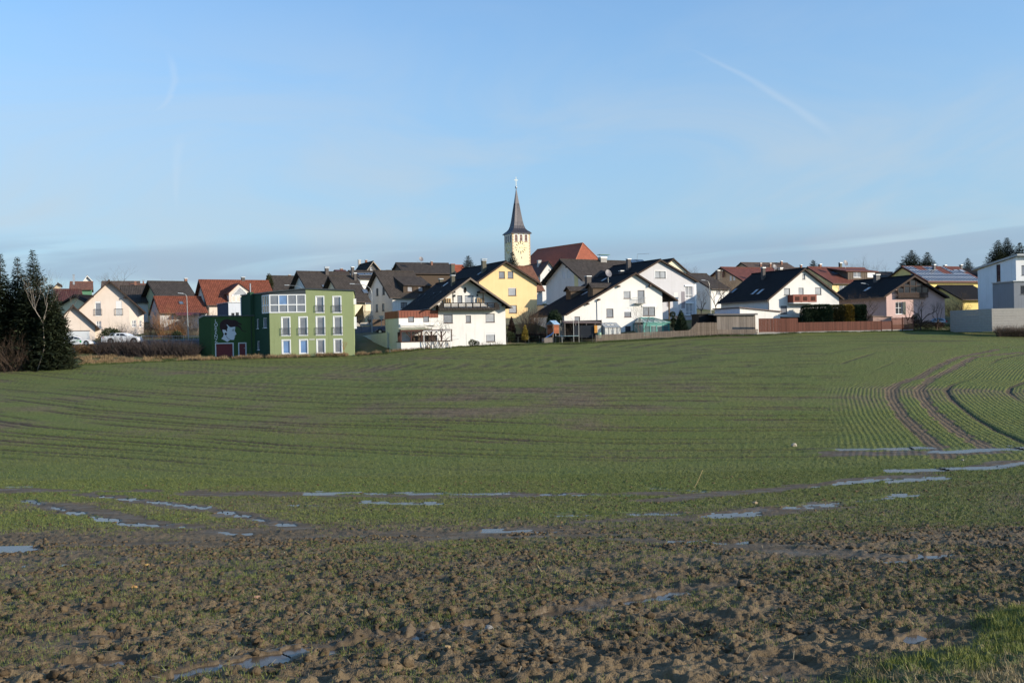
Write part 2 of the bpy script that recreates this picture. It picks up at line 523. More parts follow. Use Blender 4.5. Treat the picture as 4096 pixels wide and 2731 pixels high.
def window(parent, pl, r, cols=2, split=None, frame=None, gl=None, sill=True, fw=.07, trim=None, tw=.12,
           shutter=0.0, box=False, name='window', flush=False, sillmat=None, rail=None):
    """frame, panes, sill, roller shutter, painted surround; sits in the opening of the wall"""
    a, z0, b, z1 = r
    frame = frame or M_FRAME_W; gl = gl or M_GLASS
    d0, d1 = (.06, .13) if not flush else (-.03, .04)
    mb = MB()
    bar(mb, pl, a, b, d0, d1, z0, z0 + fw); bar(mb, pl, a, b, d0, d1, z1 - fw, z1)
    bar(mb, pl, a, a + fw, d0, d1, z0 + fw, z1 - fw); bar(mb, pl, b - fw, b, d0, d1, z0 + fw, z1 - fw)
    xs = [a + fw + (b - a - 2 * fw) * i / cols for i in range(cols + 1)]
    for x in xs[1:-1]: bar(mb, pl, x - fw / 2, x + fw / 2, d0, d1, z0 + fw, z1 - fw)
    zs = [z0 + fw, z1 - fw]
    if split:
        for k in ([split] if not isinstance(split, (list, tuple)) else split):
            zk = z0 + (z1 - z0) * k
            zs.insert(-1, zk)
            for x0, x1 in zip(xs[:-1], xs[1:]):
                bar(mb, pl, x0 + fw / 2, x1 - fw / 2, d0 + .004, d1 - .004, zk - fw / 2.4, zk + fw / 2.4)
    w = mb.build(name, frame, parent)
    dm = (d0 + d1) / 2
    for x0, x1 in zip(xs[:-1], xs[1:]):
        for q0, q1 in zip(zs[:-1], zs[1:]):
            p = MB(); bar(p, pl, x0 + .004, x1 - .004, dm, dm + .012, q0 + .004, q1 - .004)
            p.build('pane', gl, w)
    if sill:
        p = MB(); bar(p, pl, a - .05, b + .05, -.07, d0 - .003, z0 - .045, z0 - .003)
        p.build('sill', sillmat or frame, w)
    if shutter > 0:
        p = MB(); bar(p, pl, a + .01, b - .01, d0 - .035, d0 - .005, z1 - (z1 - z0) * shutter, z1 - .01)
        p.build('roller_shutter', M_SHUT, w)
    if box:
        p = MB(); bar(p, pl, a - .12, b + .12, -.14, -.003, z1 - .02, z1 + .22)
        p.build('shutter_box', M_FRAME_W, w)
    if trim:
        p = MB()
        bar(p, pl, a - tw, b + tw, -.025, .03, z1, z1 + tw); bar(p, pl, a - tw, b + tw, -.028, .03, z0 - tw * .7, z0)
        bar(p, pl, a - tw, a, -.025, .03, z0, z1); bar(p, pl, b, b + tw, -.025, .03, z0, z1)
        p.build('surround', trim, w)
    if rail:
        rz = z0 + (z1 - z0) * rail
        p = MB(); e = .16
        for zz in (z0 + .12, rz): p.par(pl.at(a - e, -.13, zz), pl.S * (b - a + 2 * e), pl.N * .04, ZV * .04)
        k = int((b - a) / .11)
        for i in range(k + 1):
            x = a + (b - a) * i / k
            p.par(pl.at(x - .009, -.12, z0 + .14), pl.S * .018, pl.N * .018, ZV * (rz - z0 - .14))
        for x in (a - e, b + e - .03):
            p.par(pl.at(x, -.13, z0 + .02), pl.S * .03, pl.N * .03, ZV * (rz - z0 + .02))
            for zz in (z0 + .2, rz - .06): p.par(pl.at(x, -.11, zz), pl.S * .02, pl.N * .13, ZV * .02)
        p.build('railing', M_FRAME_K, w)
    return w
class House:
    pass
def _finish_roof(h, roofmat, name='roof'):
    pass
def slab(mb, p, along, down, t):
    """roof slab: top corner p, edge vectors, thickness t straight down"""
    mb.par(p, along, down, Vector((0, 0, -t)))
def gable(name, label, D, psi, apex, el, er, wl, wr, L, wallm, roofm, oh=.5, t=.2, wins=(), lwins=(), fascia=None,
          group=None, cat='house', ohb=.4, gut=True, base=None, plinth=None, rwall=True):
    psi = R(psi)
    h = House()
    U = Vector((math.cos(psi), math.sin(psi), 0)); W = Vector((-math.sin(psi), math.cos(psi), 0))
    pa = P(*apex, D)
    tmp = Plane(pa + W * oh, U, W)
    ul = tmp.hit(*wl)[0]; ur = tmp.hit(*wr)[0]
    o = tmp.p0 + U * ul
    width = ur - ul
    cs = [o, o + U * width, o + W * L, o + U * width + W * L]
    zb = (min(gz(c.x, c.y) for c in cs) - .35) if base is None else base
    o.z = zb
    h.O, h.U, h.W, h.psi, h.L, h.width = o, U, W, psi, L, width
    h.root = root(name, o, psi, label, cat, group)
    F = Plane(o, U, W)
    verge = lambda q: F.hit(*q, -oh)
    (uA, zA), (uL, zL), (uR, zR) = verge(apex), verge(el), verge(er)
    h.F = F
    LF = Plane(o, W, U); h.LF = LF
    def top(u):
        return (zL + (zA - zL) * (u - uL) / (uA - uL)) if u < uA else (zA + (zR - zA) * (u - uA) / (uR - uA))
    h.top = top
    # walls
    fr = [F.rect(x[0]) for x in wins]; lr = [LF.rect(x[0]) for x in lwins]
    e = .02
    mb = MB()
    face_with_holes(mb, F, [(0, 0), (width, 0), (width, top(width) - t + e), (uA, zA - t + e), (0, top(0) - t + e)], fr)
    face_with_holes(mb, LF, [(0, 0), (L, 0), (L, top(0) - t + e), (0, top(0) - t + e)], lr)
    mb.poly([F.at(width, 0, 0), F.at(width, L, 0), F.at(width, L, top(width) - t + e), F.at(width, 0, top(width) - t + e)])
    mb.poly([F.at(0, L, 0), F.at(width, L, 0), F.at(width, L, top(width) - t + e), F.at(uA, L, zA - t + e), F.at(0, L, top(0) - t + e)])
    h.wall = mb.build('wall', wallm, h.root)
    for x, r in zip(wins, fr): window(h.root, F, r, **(x[1] if len(x) > 1 else {}))
    for x, r in zip(lwins, lr): window(h.root, LF, r, **(x[1] if len(x) > 1 else {}))
    # roof
    pA = F.at(uA, -oh, zA); pL = F.at(uL, -oh, zL); pR = F.at(uR, -oh, zR)
    along = W * (L + oh + ohb)
    mb = MB(); slab(mb, pA, along, pL - pA, t); slab(mb, pA, along, pR - pA, t)
    h.roof = mb.build('roof', roofm, h.root)
    mb = MB(); mb.tube(pA - W * .02 + ZV * .02, pA + along + W * .02 + ZV * .02, .11, .11, 8)
    mb.build('ridge_cap', roofm, h.roof)
    fm = fascia or M_FASCIA
    for q in (pL, pR):
        mb = MB(); mb.par(pA - W * .045 + ZV * .03, q - pA, W * .045, Vector((0, 0, -t - .08)))
        mb.build('verge_board', fm, h.roof)
    if gut:
        for q, sg in ((pL, -1), (pR, 1)):
            mb = MB(); g = q + U * (.06 * sg) - ZV * (t * .7)
            mb.tube(g, g + along, .07, .07, 7)
            mb.build('gutter', M_GUT, h.roof)
    h.pA, h.pL, h.pR, h.along, h.t = pA, pL, pR, along, t
    h.slopes = {'L': (pA, (pL - pA), W), 'R': (pA, (pR - pA), W)}
    return h
def eave(name, label, D, psi, el, er, ridge, b, wallm, roofm, oh=.45, ohg=.35, t=.2, wins=(), lwins=(), fascia=None,
         group=None, cat='house', back=0.0, gut=True, base=None):
    """ridge runs across the view; the front is an eaves wall, the left end a gable"""
    psi = R(psi)
    h = House()
    U = Vector((math.cos(psi), math.sin(psi), 0)); W = Vector((-math.sin(psi), math.cos(psi), 0))
    pe = P(*el, D)
    tmp = Plane(pe, U, W)
    ur = tmp.hit(*er)[0]
    o = pe + W * oh + U * ohg
    width = ur - 2 * ohg
    cs = [o, o + U * width, o + W * b, o + U * width + W * b]
    zb = (min(gz(c.x, c.y) for c in cs) - .35) if base is None else base
    ze = pe.z - zb
    o = Vector((o.x, o.y, zb))
    h.O, h.U, h.W, h.psi, h.b, h.width = o, U, W, psi, b, width
    h.root = root(name, o, psi, label, cat, group)
    F = Plane(o, U, W); LF = Plane(o, W, U); h.F = F; h.LF = LF
    wr_ = b / 2
    zr = F.hit(*ridge, wr_)[1]
    sl = (zr - ze) / (wr_ + oh)
    top = lambda w: ze + (w + oh) * sl if w < wr_ else zr - (w - wr_) * sl
    e = .02
    fr = [F.rect(x[0]) for x in wins]; lr = [LF.rect(x[0]) for x in lwins]
    mb = MB()
    face_with_holes(mb, F, [(0, 0), (width, 0), (width, top(0) - t + e), (0, top(0) - t + e)], fr)
    face_with_holes(mb, LF, [(0, 0), (b, 0), (b, top(b) - t + e), (wr_, zr - t + e), (0, top(0) - t + e)], lr)
    mb.poly([F.at(width, 0, 0), F.at(width, b, 0), F.at(width, b, top(b) - t + e), F.at(width, wr_, zr - t + e), F.at(width, 0, top(0) - t + e)])
    mb.poly([F.at(0, b, 0), F.at(width, b, 0), F.at(width, b, top(b) - t + e), F.at(0, b, top(b) - t + e)])
    h.wall = mb.build('wall', wallm, h.root)
    for x, r in zip(wins, fr): window(h.root, F, r, **(x[1] if len(x) > 1 else {}))
    for x, r in zip(lwins, lr): window(h.root, LF, r, **(x[1] if len(x) > 1 else {}))
    pr = F.at(-ohg, wr_, zr); pf = F.at(-ohg, -oh, ze); pb = F.at(-ohg, b + oh + back, zr - (wr_ + oh + back) * sl)
    along = U * (width + 2 * ohg)
    mb = MB(); slab(mb, pr, along, pf - pr, t); slab(mb, pr, along, pb - pr, t)
    h.roof = mb.build('roof', roofm, h.root)
    mb = MB(); mb.tube(pr + ZV * .02 - U * .02, pr + along + ZV * .02 + U * .02, .11, .11, 8)
    mb.build('ridge_cap', roofm, h.roof)
    for q in (pf, pb):
        mb = MB(); mb.par(pr - U * .045 + ZV * .03, q - pr, U * .045, Vector((0, 0, -t - .08)))
        mb.build('verge_board', fascia or M_BLACKWOOD, h.roof)
    if gut:
        mb = MB(); g = pf - W * .06 - ZV * (t * .7)
        mb.tube(g, g + along, .07, .07, 7)
        mb.build('gutter', M_GUT, h.roof)
    h.slopes = {'F': (pr, pf - pr, U)}
    h.pr, h.pf, h.pb, h.along, h.top, h.t = pr, pf, pb, along, top, t
    return h
def slope_hit(h, key, px, py):
    p, down, al = h.slopes[key]
    n = down.cross(al).normalized()
    if n.z < 0: n = -n
    r = ray(px, py)
    return EYE + r * ((p - EYE).dot(n) / r.dot(n)), down.normalized(), al, n
def chimney(h, key, px, m=None, capm=None, cap='slab', aspect=1.0):
    x0, y0, x1, y1 = px
    q, dn, al, n = slope_hit(h, key, (x0 + x1) / 2, y1)
    k = q.y / FPX
    ztop = P((x0 + x1) / 2, y0, q.y).z
    vis = (x1 - x0) * k
    c, s = abs(math.cos(h.psi)), abs(math.sin(h.psi))
    b = vis / (c * aspect + s); a = b * aspect
    mb = MB(); o = q - h.U * (a / 2) + h.W * .02
    capz = .12 if cap == 'slab' else .32
    mb.par(Vector((o.x, o.y, q.z - .7)), h.U * a, h.W * b, ZV * (ztop - capz - q.z + .7))
    ch = mb.build('chimney', m or M_CHIM, h.roof)
    mb = MB(); e = .07
    if cap == 'slab':
        mb.par(o - h.U * e - h.W * e + ZV * (ztop - capz - o.z), h.U * (a + 2 * e), h.W * (b + 2 * e), ZV * capz)
    else:                                    # sheet-metal hood on short legs
        zc = ztop - capz
        mb.par(o - h.U * e - h.W * e + ZV * (zc - o.z), h.U * (a + 2 * e), h.W * (b + 2 * e), ZV * .06)
        for i in (0, 1):
            for j in (0, 1):
                mb.par(o + h.U * (i * (a - .04)) + h.W * (j * (b - .04)) + ZV * (zc + .06 - o.z), h.U * .04, h.W * .04, ZV * .18)
        mb.par(o - h.U * .12 - h.W * .12 + ZV * (ztop - .08 - o.z), h.U * (a + .24), h.W * (b + .24), ZV * .06)
    mb.build('chimney_cap', capm or M_SHEET, ch)
    return ch
def skylight(h, key, px, py, w, hh, gl=None, fr=None):
    q, dn, al, n = slope_hit(h, key, px, py)
    o = q - al * (w / 2) - dn * (hh / 2)
    mb = MB(); f = .07
    mb.par(o, al * w, dn * f, n * .09); mb.par(o + dn * (hh - f), al * w, dn * f, n * .09)
    mb.par(o + dn * f, al * f, dn * (hh - 2 * f), n * .09); mb.par(o + dn * f + al * (w - f), al * f, dn * (hh - 2 * f), n * .09)
    s = mb.build('skylight', fr or M_CHIM, h.roof)
    mb = MB(); mb.par(o + dn * (f + .004) + al * (f + .004), al * (w - 2 * f - .008), dn * (hh - 2 * f - .008), n * .06)
    mb.build('pane', gl or M_GLASS_SKY, s)
    return s
M_GLASS_SKY = glass('skylight glass', (.10, .13, .17), .04)
def dish(h, px, py, r=.4, key=None, mast=.9, D=None, parent=None):
    """satellite dish on a mast: shallow bowl, arm with head"""
    if key:
        q, dn, al, n = slope_hit(h, key, px, py + 20)
        D = q.y
    c = P(px, py, D)
    mb = MB(); face = Vector((.45, -.8, .35)).normalized()
    a = face.cross(ZV).normalized(); b = face.cross(a)
    k0 = len(mb.v); n = 14
    for j, (rr, dd) in enumerate(((.02, 0), (.55, .06), (1, .2))):
        for i in range(n):
            t = 2 * math.pi * i / n
            mb.v.append(tuple(c + (a * math.cos(t) + b * math.sin(t) * 1.08) * rr * r + face * dd * r))
    for j in range(2):
        for i in range(n):
            i2 = (i + 1) % n
            mb.f.append((k0 + j * n + i, k0 + j * n + i2, k0 + (j + 1) * n + i2, k0 + (j + 1) * n + i))
    d = mb.build('satellite_dish', mat('dish grey', (.16, .15, .16), .5, .05), parent or h.roof, True)
    mb = MB(); mb.tube(c - face * .05, c - face * .05 - ZV * mast, .03, .03, 6)
    mb.tube(c + b * r, c + face * r * 1.1 + b * r * .3, .015, .015, 5)
    mb.build('mast', M_POLE, d)
    return d
# ------------------------------------------------------------------ the ground: one sheet from behind the camera to the horizon
def S2(pts):                              # overview crop -> photograph pixels
    return [(x * 1.7415, y * 1.7415) for x, y in pts]
def gpath(pts, step=None):
    out = []
    for x, y in pts:
        q = on_ground(x, y)
        if q is not None: out.append(q)
    return out
# standing water: (path in the photograph, half width in metres)
PUD = [
    ([(720, 1134), (860, 1133), (1060, 1134), (1250, 1135), (1440, 1139)], .34),
    ([(205, 1138), (330, 1150), (470, 1167)], .20), ([(500, 1172), (600, 1195), (665, 1206)], .20),
    ([(60, 1149), (160, 1175), (280, 1203), (420, 1209)], .24), ([(510, 1226), (570, 1227)], .20),
    ([(0, 1266), (65, 1265)], .26), ([(1262, 1183), (1400, 1181), (1540, 1179)], .34),
    ([(1640, 1187), (1800, 1168), (1950, 1153), (2080, 1141)], .42), ([(1120, 1222), (1280, 1221)], .16),
    ([(1545, 1246), (1600, 1244)], .15), ([(1655, 1249), (1700, 1248)], .12),
    ([(2040, 1293), (2120, 1282), (2205, 1271)], .13), ([(2060, 1082), (2180, 1077), (2260, 1075), (2350, 1062)], .5),
    ([(1940, 1034), (2040, 1031), (2130, 1030)], .75), ([(2160, 1036), (2260, 1034), (2352, 1030), (2450, 1026)], .95),
    ([(1500, 1121), (1560, 1125), (1625, 1129)], .22), ([(1860, 1119), (1950, 1109), (2040, 1099)], .34),
    ([(2045, 1107), (2160, 1099)], .34), ([(15, 1118), (75, 1117)], .25),
    ([(380, 1559), (470, 1540), (560, 1522), (640, 1510)], .085), ([(680, 1503), (800, 1484), (950, 1460)], .085),
    ([(1010, 1450), (1110, 1436), (1280, 1411)], .075), ([(1340, 1400), (1500, 1376), (1580, 1362)], .075),
    ([(180, 1472), (250, 1462)], .07), ([(240, 1400), (290, 1396)], .08), ([(520, 1472), (600, 1466)], .06),
    ([(2100, 1474), (2150, 1468)], .06), ([(1785, 1555), (1812, 1548)], .05), ([(150, 1530), (300, 1520)], .06),
    ([(840, 1155), (1000, 1158)], .2), ([(670, 1160), (730, 1163)], .14), ([(60, 1300), (220, 1296)], .09),
]
PUDW = [(gpath(S2(p)), w * (.52 if w > .11 else .85)) for p, w in PUD]
# churned mud (no water standing on it)
MUD = [([(0, 1125), (300, 1128), (720, 1138), (1100, 1140), (1500, 1135)], 1.0), ([(100, 1160), (420, 1212), (700, 1235), (1100, 1225)], .8),
       ([(1100, 1225), (1350, 1200), (1640, 1187), (1900, 1160)], .9), ([(1500, 1150), (1700, 1130), (2000, 1100), (2352, 1060)], 1.0),
       ([(900, 1240), (1300, 1232), (1700, 1255), (2100, 1285)], .7), ([(200, 1135), (480, 1170), (700, 1215)], .6),
       ([(1900, 1045), (2150, 1040), (2400, 1040)], 1.4),
       ([(0, 1262), (300, 1250), (700, 1238)], .5),
       ([(330, 1568), (640, 1510), (950, 1460), (1280, 1411), (1700, 1345)], .16)]
MUDW = [(gpath(S2(p)), w * .6) for p, w in MUD]
TR1 = gpath([(3990, 1398), (3833, 1428), (3740, 1472), (3685, 1506), (3600, 1530), (3563, 1555), (3567, 1590), (3615, 1663), (3702, 1741), (3754, 1790), (3775, 1830)])
TR2 = gpath([(4080, 1410), (3894, 1428), (3800, 1480), (3720, 1515), (3676, 1552), (3685, 1585), (3728, 1645), (3815, 1715), (3911, 1770), (3960, 1805)])

ts = np.concatenate([-np.geomspace(6, .66, 14), np.linspace(-.62, .62, 1000), np.geomspace(.66, 6, 14)])
def _rows():
    ys = [-60., -25., -8., -2., .8, 1.8, 2.4, 2.9]
    y = 3.2
    while y < 150:
        dz = np.interp(y, _ny, _nz) if y < 50 else -5.2 + 4.3 * (y - 50) / 90
        a = (dz / y)
        y2 = y + .01
        dz2 = np.interp(y2, _ny, _nz) if y2 < 50 else -5.2 + 4.3 * (y2 - 50) / 90
        g = abs(dz2 / y2 - a) / .01 * FPX         # photograph pixels per metre
        ys.append(y)
        y += min(max((2.7 if y < 50 else 2.4) / max(g, 1e-3), .004), .9)
    ys += [150, 152, 154, 156, 159, 162, 166, 170, 175, 180, 190, 200, 215, 230, 250, 275, 300, 340, 400, 500, 700, 1000, 1500, 2400, 4000]
    return np.array(sorted(set(ys)))
ys = _rows()
TT, YY = np.meshgrid(ts, ys)
XX = TT * np.maximum(YY, 3.0)
px_ = 2048 + FPX * TT
Zs = ground(XX, YY)
QL = .035                                     # a rut holds water in level steps this high
def path_dist(paths, X, Y, lim, lev=None, pid=None):
    """distance to polylines in units of their half width, only near them"""
    out = np.full(X.shape, 9.0, np.float32)
    for ip, (pts, w) in enumerate(paths):
        if len(pts) < 2: continue
        for a, b in zip(pts[:-1], pts[1:]):
            m = lim * w
            sel = (X > min(a.x, b.x) - m) & (X < max(a.x, b.x) + m) & (Y > min(a.y, b.y) - m) & (Y < max(a.y, b.y) + m)
            if not sel.any(): continue
            x = X[sel]; y = Y[sel]
            dx, dy = b.x - a.x, b.y - a.y
            t = np.clip(((x - a.x) * dx + (y - a.y) * dy) / (dx * dx + dy * dy + 1e-9), 0, 1)
            d = np.hypot(x - a.x - t * dx, y - a.y - t * dy) / w
            if lev is not None:
                lv = lev[sel]; up = d < out[sel]
                lv[up] = np.round(ground(a.x + t * dx, a.y + t * dy)[up] / QL) * QL
                lev[sel] = lv
                pv = pid[sel]; pv[up] = ip; pid[sel] = pv
            out[sel] = np.minimum(out[sel], d)
    return out
plev = Zs.copy(); pid = np.full(XX.shape, -1)
pd = path_dist(PUDW, XX, YY, 4.5, plev, pid)
Zs = Zs + (plev - Zs) * sstep(pd, 3.2, 1.9)      # the ground lies level where water stands
md = path_dist(MUDW, XX, YY, 3)
n_a = fbm(XX / .9, YY / .9, 3); n_b = fbm(XX / 4.5 + 3, YY / 4.5, 4); n_c = fbm(XX / 14, YY / 14 + 9, 3)
n_e = np.where(YY < 15, fbm(XX / .30 + 2, YY / .16, 3), fbm(XX / 1.6 + 2, YY / .5, 4))
water = sstep(pd + (n_e - .5) * 5.5, 1.15, .45) * sstep(pd, 2.1, 1.7)
n_d = fbm(XX / 2.2 + 40, YY / 1.1 + 3, 4)
wet = np.maximum(sstep(pd + (n_a - .5) * 2 + (n_e - .5) * 2, 3.2, .9), sstep(md + (n_a - .5) * 1.6 + (n_d - .5) * 3.2, 1.5, .3) * .75)
mud = np.maximum(water, sstep(md + (n_a - .5) * 1.8 + (n_d - .5) * 3.4, 1.3, .35))
# track ruts of the sprayer
td = path_dist([(TR1, .42), (TR2, .42)], XX, YY, 4)
trk = sstep(td + (n_a - .5) * 1.6, 1.25, .45)
# drill lines: level sets of a slowly turning coordinate
GX = np.interp(XX, [-90, -55, -30, -12, 5, 25, 45, 90], [0, 35, 57, 69, 76.5, 80.5, 81.5, 82])
rowc = YY + GX + (fbm(XX / 22, YY / 22, 2) - .5) * 3.0
# headland on the right: lines follow the wheel tracks
def lat(X, Y):
    best = np.full(X.shape, 1e9); sg = np.zeros(X.shape)
    for a, b in zip(TR1[:-1], TR1[1:]):
        dx, dy = b.x - a.x, b.y - a.y
        t = ((X - a.x) * dx + (Y - a.y) * dy) / (dx * dx + dy * dy)
        t = np.clip(t, 0, 1)
        ex, ey = X - a.x - t * dx, Y - a.y - t * dy
        d = np.hypot(ex, ey)
        s = np.sign(dx * ey - dy * ex)
        up = d < best
        best = np.where(up, d, best); sg = np.where(up, s, sg)
    return best * sg
hmask = sstep(px_ + (n_b - .5) * 240, 3230, 3420) * sstep(YY, 30, 38) * (1 - sstep(YY, 112, 124))
sel = hmask > 0.001
latc = np.zeros_like(XX); latc[sel] = lat(XX[sel], YY[sel])
far = sstep(YY, 33, 46) * (1 - sstep(YY, 140, 152))
def lines(c, sp, w, seed):
    k = np.floor(c / sp)
    f = np.abs(c / sp - k - .5) * sp
    amp = fbm(XX / 9 + seed, k * 3.7 + seed, 2)
    return sstep(f, w, w * .25) * sstep(amp, .36, .58)
ln = np.maximum(lines(rowc, 3.1, .42, 3), .8 * lines(rowc + 1.2, 3.1, .28, 11)) * far * (1 - hmask)
ln = np.maximum(ln, .75 * lines(latc + 2.3, 4.0, .26, 5) * hmask * (1 - trk))
edge = np.interp(px_, _bx, _bd)
field = 1 - sstep(YY, edge - .6, edge + .4)
# growth of the wheat
gy = np.interp(YY, [0, 5, 9, 13, 17, 21, 25, 29, 34, 46, 54, 64, 74, 84, 96, 112, 130, 150],
               [.205, .205, .19, .19, .26, .40, .54, .70, .90, .95, .76, .52, .56, .76, .86, .76, .82, .80])
green = np.clip(gy + (n_b - .5) * np.interp(YY, [10, 22], [.35, .9]) + (n_c - .5) * .6 * sstep(YY, 40, 60) + .25 * sstep(px_, 2700, 3500) * far, 0, 1)
green *= (1 - mud) * (1 - trk) * (1 - .75 * ln)
vx = XX - 4.2 - (fbm(YY * 1.2, XX * 1.2, 3) - .5) * .9
verge = sstep(vx * .78 - (YY - 6.4) * .78 + 1.1, 0.0, .5) * (1 - sstep(YY, 11, 12.5))   # grass verge by the photographer's feet
verge = np.where((XX > 1.0) & (YY < 13) & (YY > 1), verge, 0)
# rough soil
amp = np.interp(YY, [0, 12, 17, 22, 40, 80, 150, 160], [.034, .035, .033, .027, .024, .03, .02, 0.0])
lump = fbm(XX / .19, YY / .19, 2)
lump2 = fbm(XX / .08 + 31, YY / .08, 2)
big = fbm(XX / 1.3 + 7, YY / 1.3, 3)
dsp = (np.maximum(lump - .46, 0) * 2.2 + np.maximum(lump2 - .48, 0) * 2.6 + (big - .5) * .8) * amp
dsp += (fbm(XX / .045, YY / .045, 2) - .5) * .034 * (1 - sstep(YY, 10, 20))
dsp = dsp * (1 - .75 * mud * sstep(YY, 9, 15) - .35 * mud * (1 - sstep(YY, 9, 15))) - .05 * trk * (1 - sstep(YY, 100, 110)) - .10 * ln + .05 * verge
dsp = dsp * (1 - sstep(YY, edge + 14, edge + 20))
nearp = sstep(pd, 6.0, 4.0)
dsp = np.where(pd < 8.9, (dsp * (1 - nearp) + np.maximum(dsp, .009) * nearp) * (1 - .85 * water) - .045 * water, dsp)
dsp[:, :6] = 0; dsp[:, -6:] = 0
Z = Zs + dsp
nr, nc = XX.shape
ii = np.arange(nr * nc).reshape(nr, nc)
Fq = np.stack([ii[:-1, :-1].ravel(), ii[:-1, 1:].ravel(), ii[1:, 1:].ravel(), ii[1:, :-1].ravel()], 1)
m, t, b = new_mat('winter wheat field soil')
def ATT(nm): return N(t, 'ShaderNodeAttribute', attribute_name=nm).outputs['Fac']
gpos = N(t, 'ShaderNodeNewGeometry').outputs['Position']
a_g, a_w, a_l, a_r, a_h, a_v, a_t, a_f = [ATT(k) for k in ('green', 'wet', 'furrow', 'rowc', 'head', 'verge', 'track', 'field')]
nf = NOISE(t, gpos, 5.5, 5, .7); nm_ = NOISE(t, gpos, 1.4, 4, .65); nl = NOISE(t, gpos, .22, 3, .6); nfine = NOISE(t, gpos, 26, 4, .7)
soil = MIX(t, RAMP(t, nm_, .25, .75), (.084, .059, .031), (.180, .130, .072))
soil = MIX(t, MATH(t, 'MULTIPLY', RAMP(t, nfine, .52, .75), .5), soil, (.20, .145, .09))
soil = MIX(t, MATH(t, 'MULTIPLY', a_t, .5), soil, (.120, .082, .046))
soil = MIX(t, MATH(t, 'MULTIPLY', a_w, .55), soil, (.072, .051, .031))
gr = MIX(t, RAMP(t, nf, .3, .7), (.070, .086, .012), (.160, .172, .030))
gr = MIX(t, MATH(t, 'MULTIPLY', RAMP(t, nl, .35, .7), .55), gr, (.092, .134, .017))
# sown rows a hand apart show where the drill turned on the headland
row = MATH(t, 'SINE', MATH(t, 'MULTIPLY', a_r, 2 * math.pi / .27))
rowm = MATH(t, 'MULTIPLY', RAMP(t, row, -.2, -.9), MATH(t, 'MULTIPLY', MATH(t, 'MULTIPLY', a_h, RAMP(t, nm_, .25, .65)), .32))
gm = MATH(t, 'ADD', a_g, MATH(t, 'MULTIPLY', MATH(t, 'SUBTRACT', nf, .5), 1.1))
gm = MATH(t, 'SUBTRACT', gm, MATH(t, 'MULTIPLY', rowm, .6))
k = MATH(t, 'MULTIPLY', RAMP(t, gm, .28, .72), .92)
colr = MIX(t, k, soil, gr)
colr = MIX(t, MATH(t, 'MULTIPLY', a_l, .85), colr, (.030, .022, .015))
vg = MIX(t, RAMP(t, nm_, .42, .68), (.075, .10, .03), (.20, .16, .08))
colr = MIX(t, a_v, colr, vg)
# beyond the field edge: rough grass, gardens, trodden earth
yard = MIX(t, RAMP(t, nl, .35, .65), (.075, .095, .032), (.15, .125, .07))
colr = MIX(t, MATH(t, 'SUBTRACT', 1.0, a_f), colr, yard)
t.links.new(colr, b.inputs['Base Color'])
rg = MATH(t, 'MULTIPLY_ADD', MATH(t, 'MULTIPLY', a_w, RAMP(t, nm_, .35, .65)), -.48, .92)
t.links.new(rg, b.inputs['Roughness'])
b.inputs['Specular IOR Level'].default_value = .3
hgt = MATH(t, 'ADD', nf, MATH(t, 'MULTIPLY', nfine, .35))
hgt = MATH(t, 'ADD', hgt, MATH(t, 'MULTIPLY', row, MATH(t, 'MULTIPLY', a_h, .22)))
dist = MATH(t, 'MULTIPLY_ADD', a_w, -.05, .075)
bn = N(t, 'ShaderNodeBump', {'Height': hgt, 'Strength': .9, 'Distance': dist})
t.links.new(bn.outputs[0], b.inputs['Normal'])
field_mat = m
gob = np_mesh('ground', np.stack([XX.ravel(), YY.ravel(), Z.ravel()], 1), Fq, field_mat, smooth=True)
tag(gob, 'gently dipping field of young wheat with brown soil and village ground behind', kind='structure')
for nm, arr in (('green', green), ('wet', wet), ('furrow', ln), ('rowc', latc), ('head', hmask), ('verge', verge), ('track', trk), ('field', field)):
    at = gob.data.attributes.new(nm, 'FLOAT', 'POINT')
    at.data.foreach_set('value', np.ascontiguousarray(arr, dtype=np.float32).ravel())

def gsample(X, Y, arr):
    """bilinear lookup of a per-vertex field of the ground sheet"""
    fi = np.interp(Y, ys, np.arange(nr)); fj = np.interp(X / np.maximum(Y, 3.0), ts, np.arange(nc))
    i0 = np.clip(fi.astype(int), 0, nr - 2); j0 = np.clip(fj.astype(int), 0, nc - 2)
    a = fi - i0; c = fj - j0
    return (arr[i0, j0] * (1 - a) * (1 - c) + arr[i0, j0 + 1] * (1 - a) * c + arr[i0 + 1, j0] * a * (1 - c) + arr[i0 + 1, j0 + 1] * a * c)

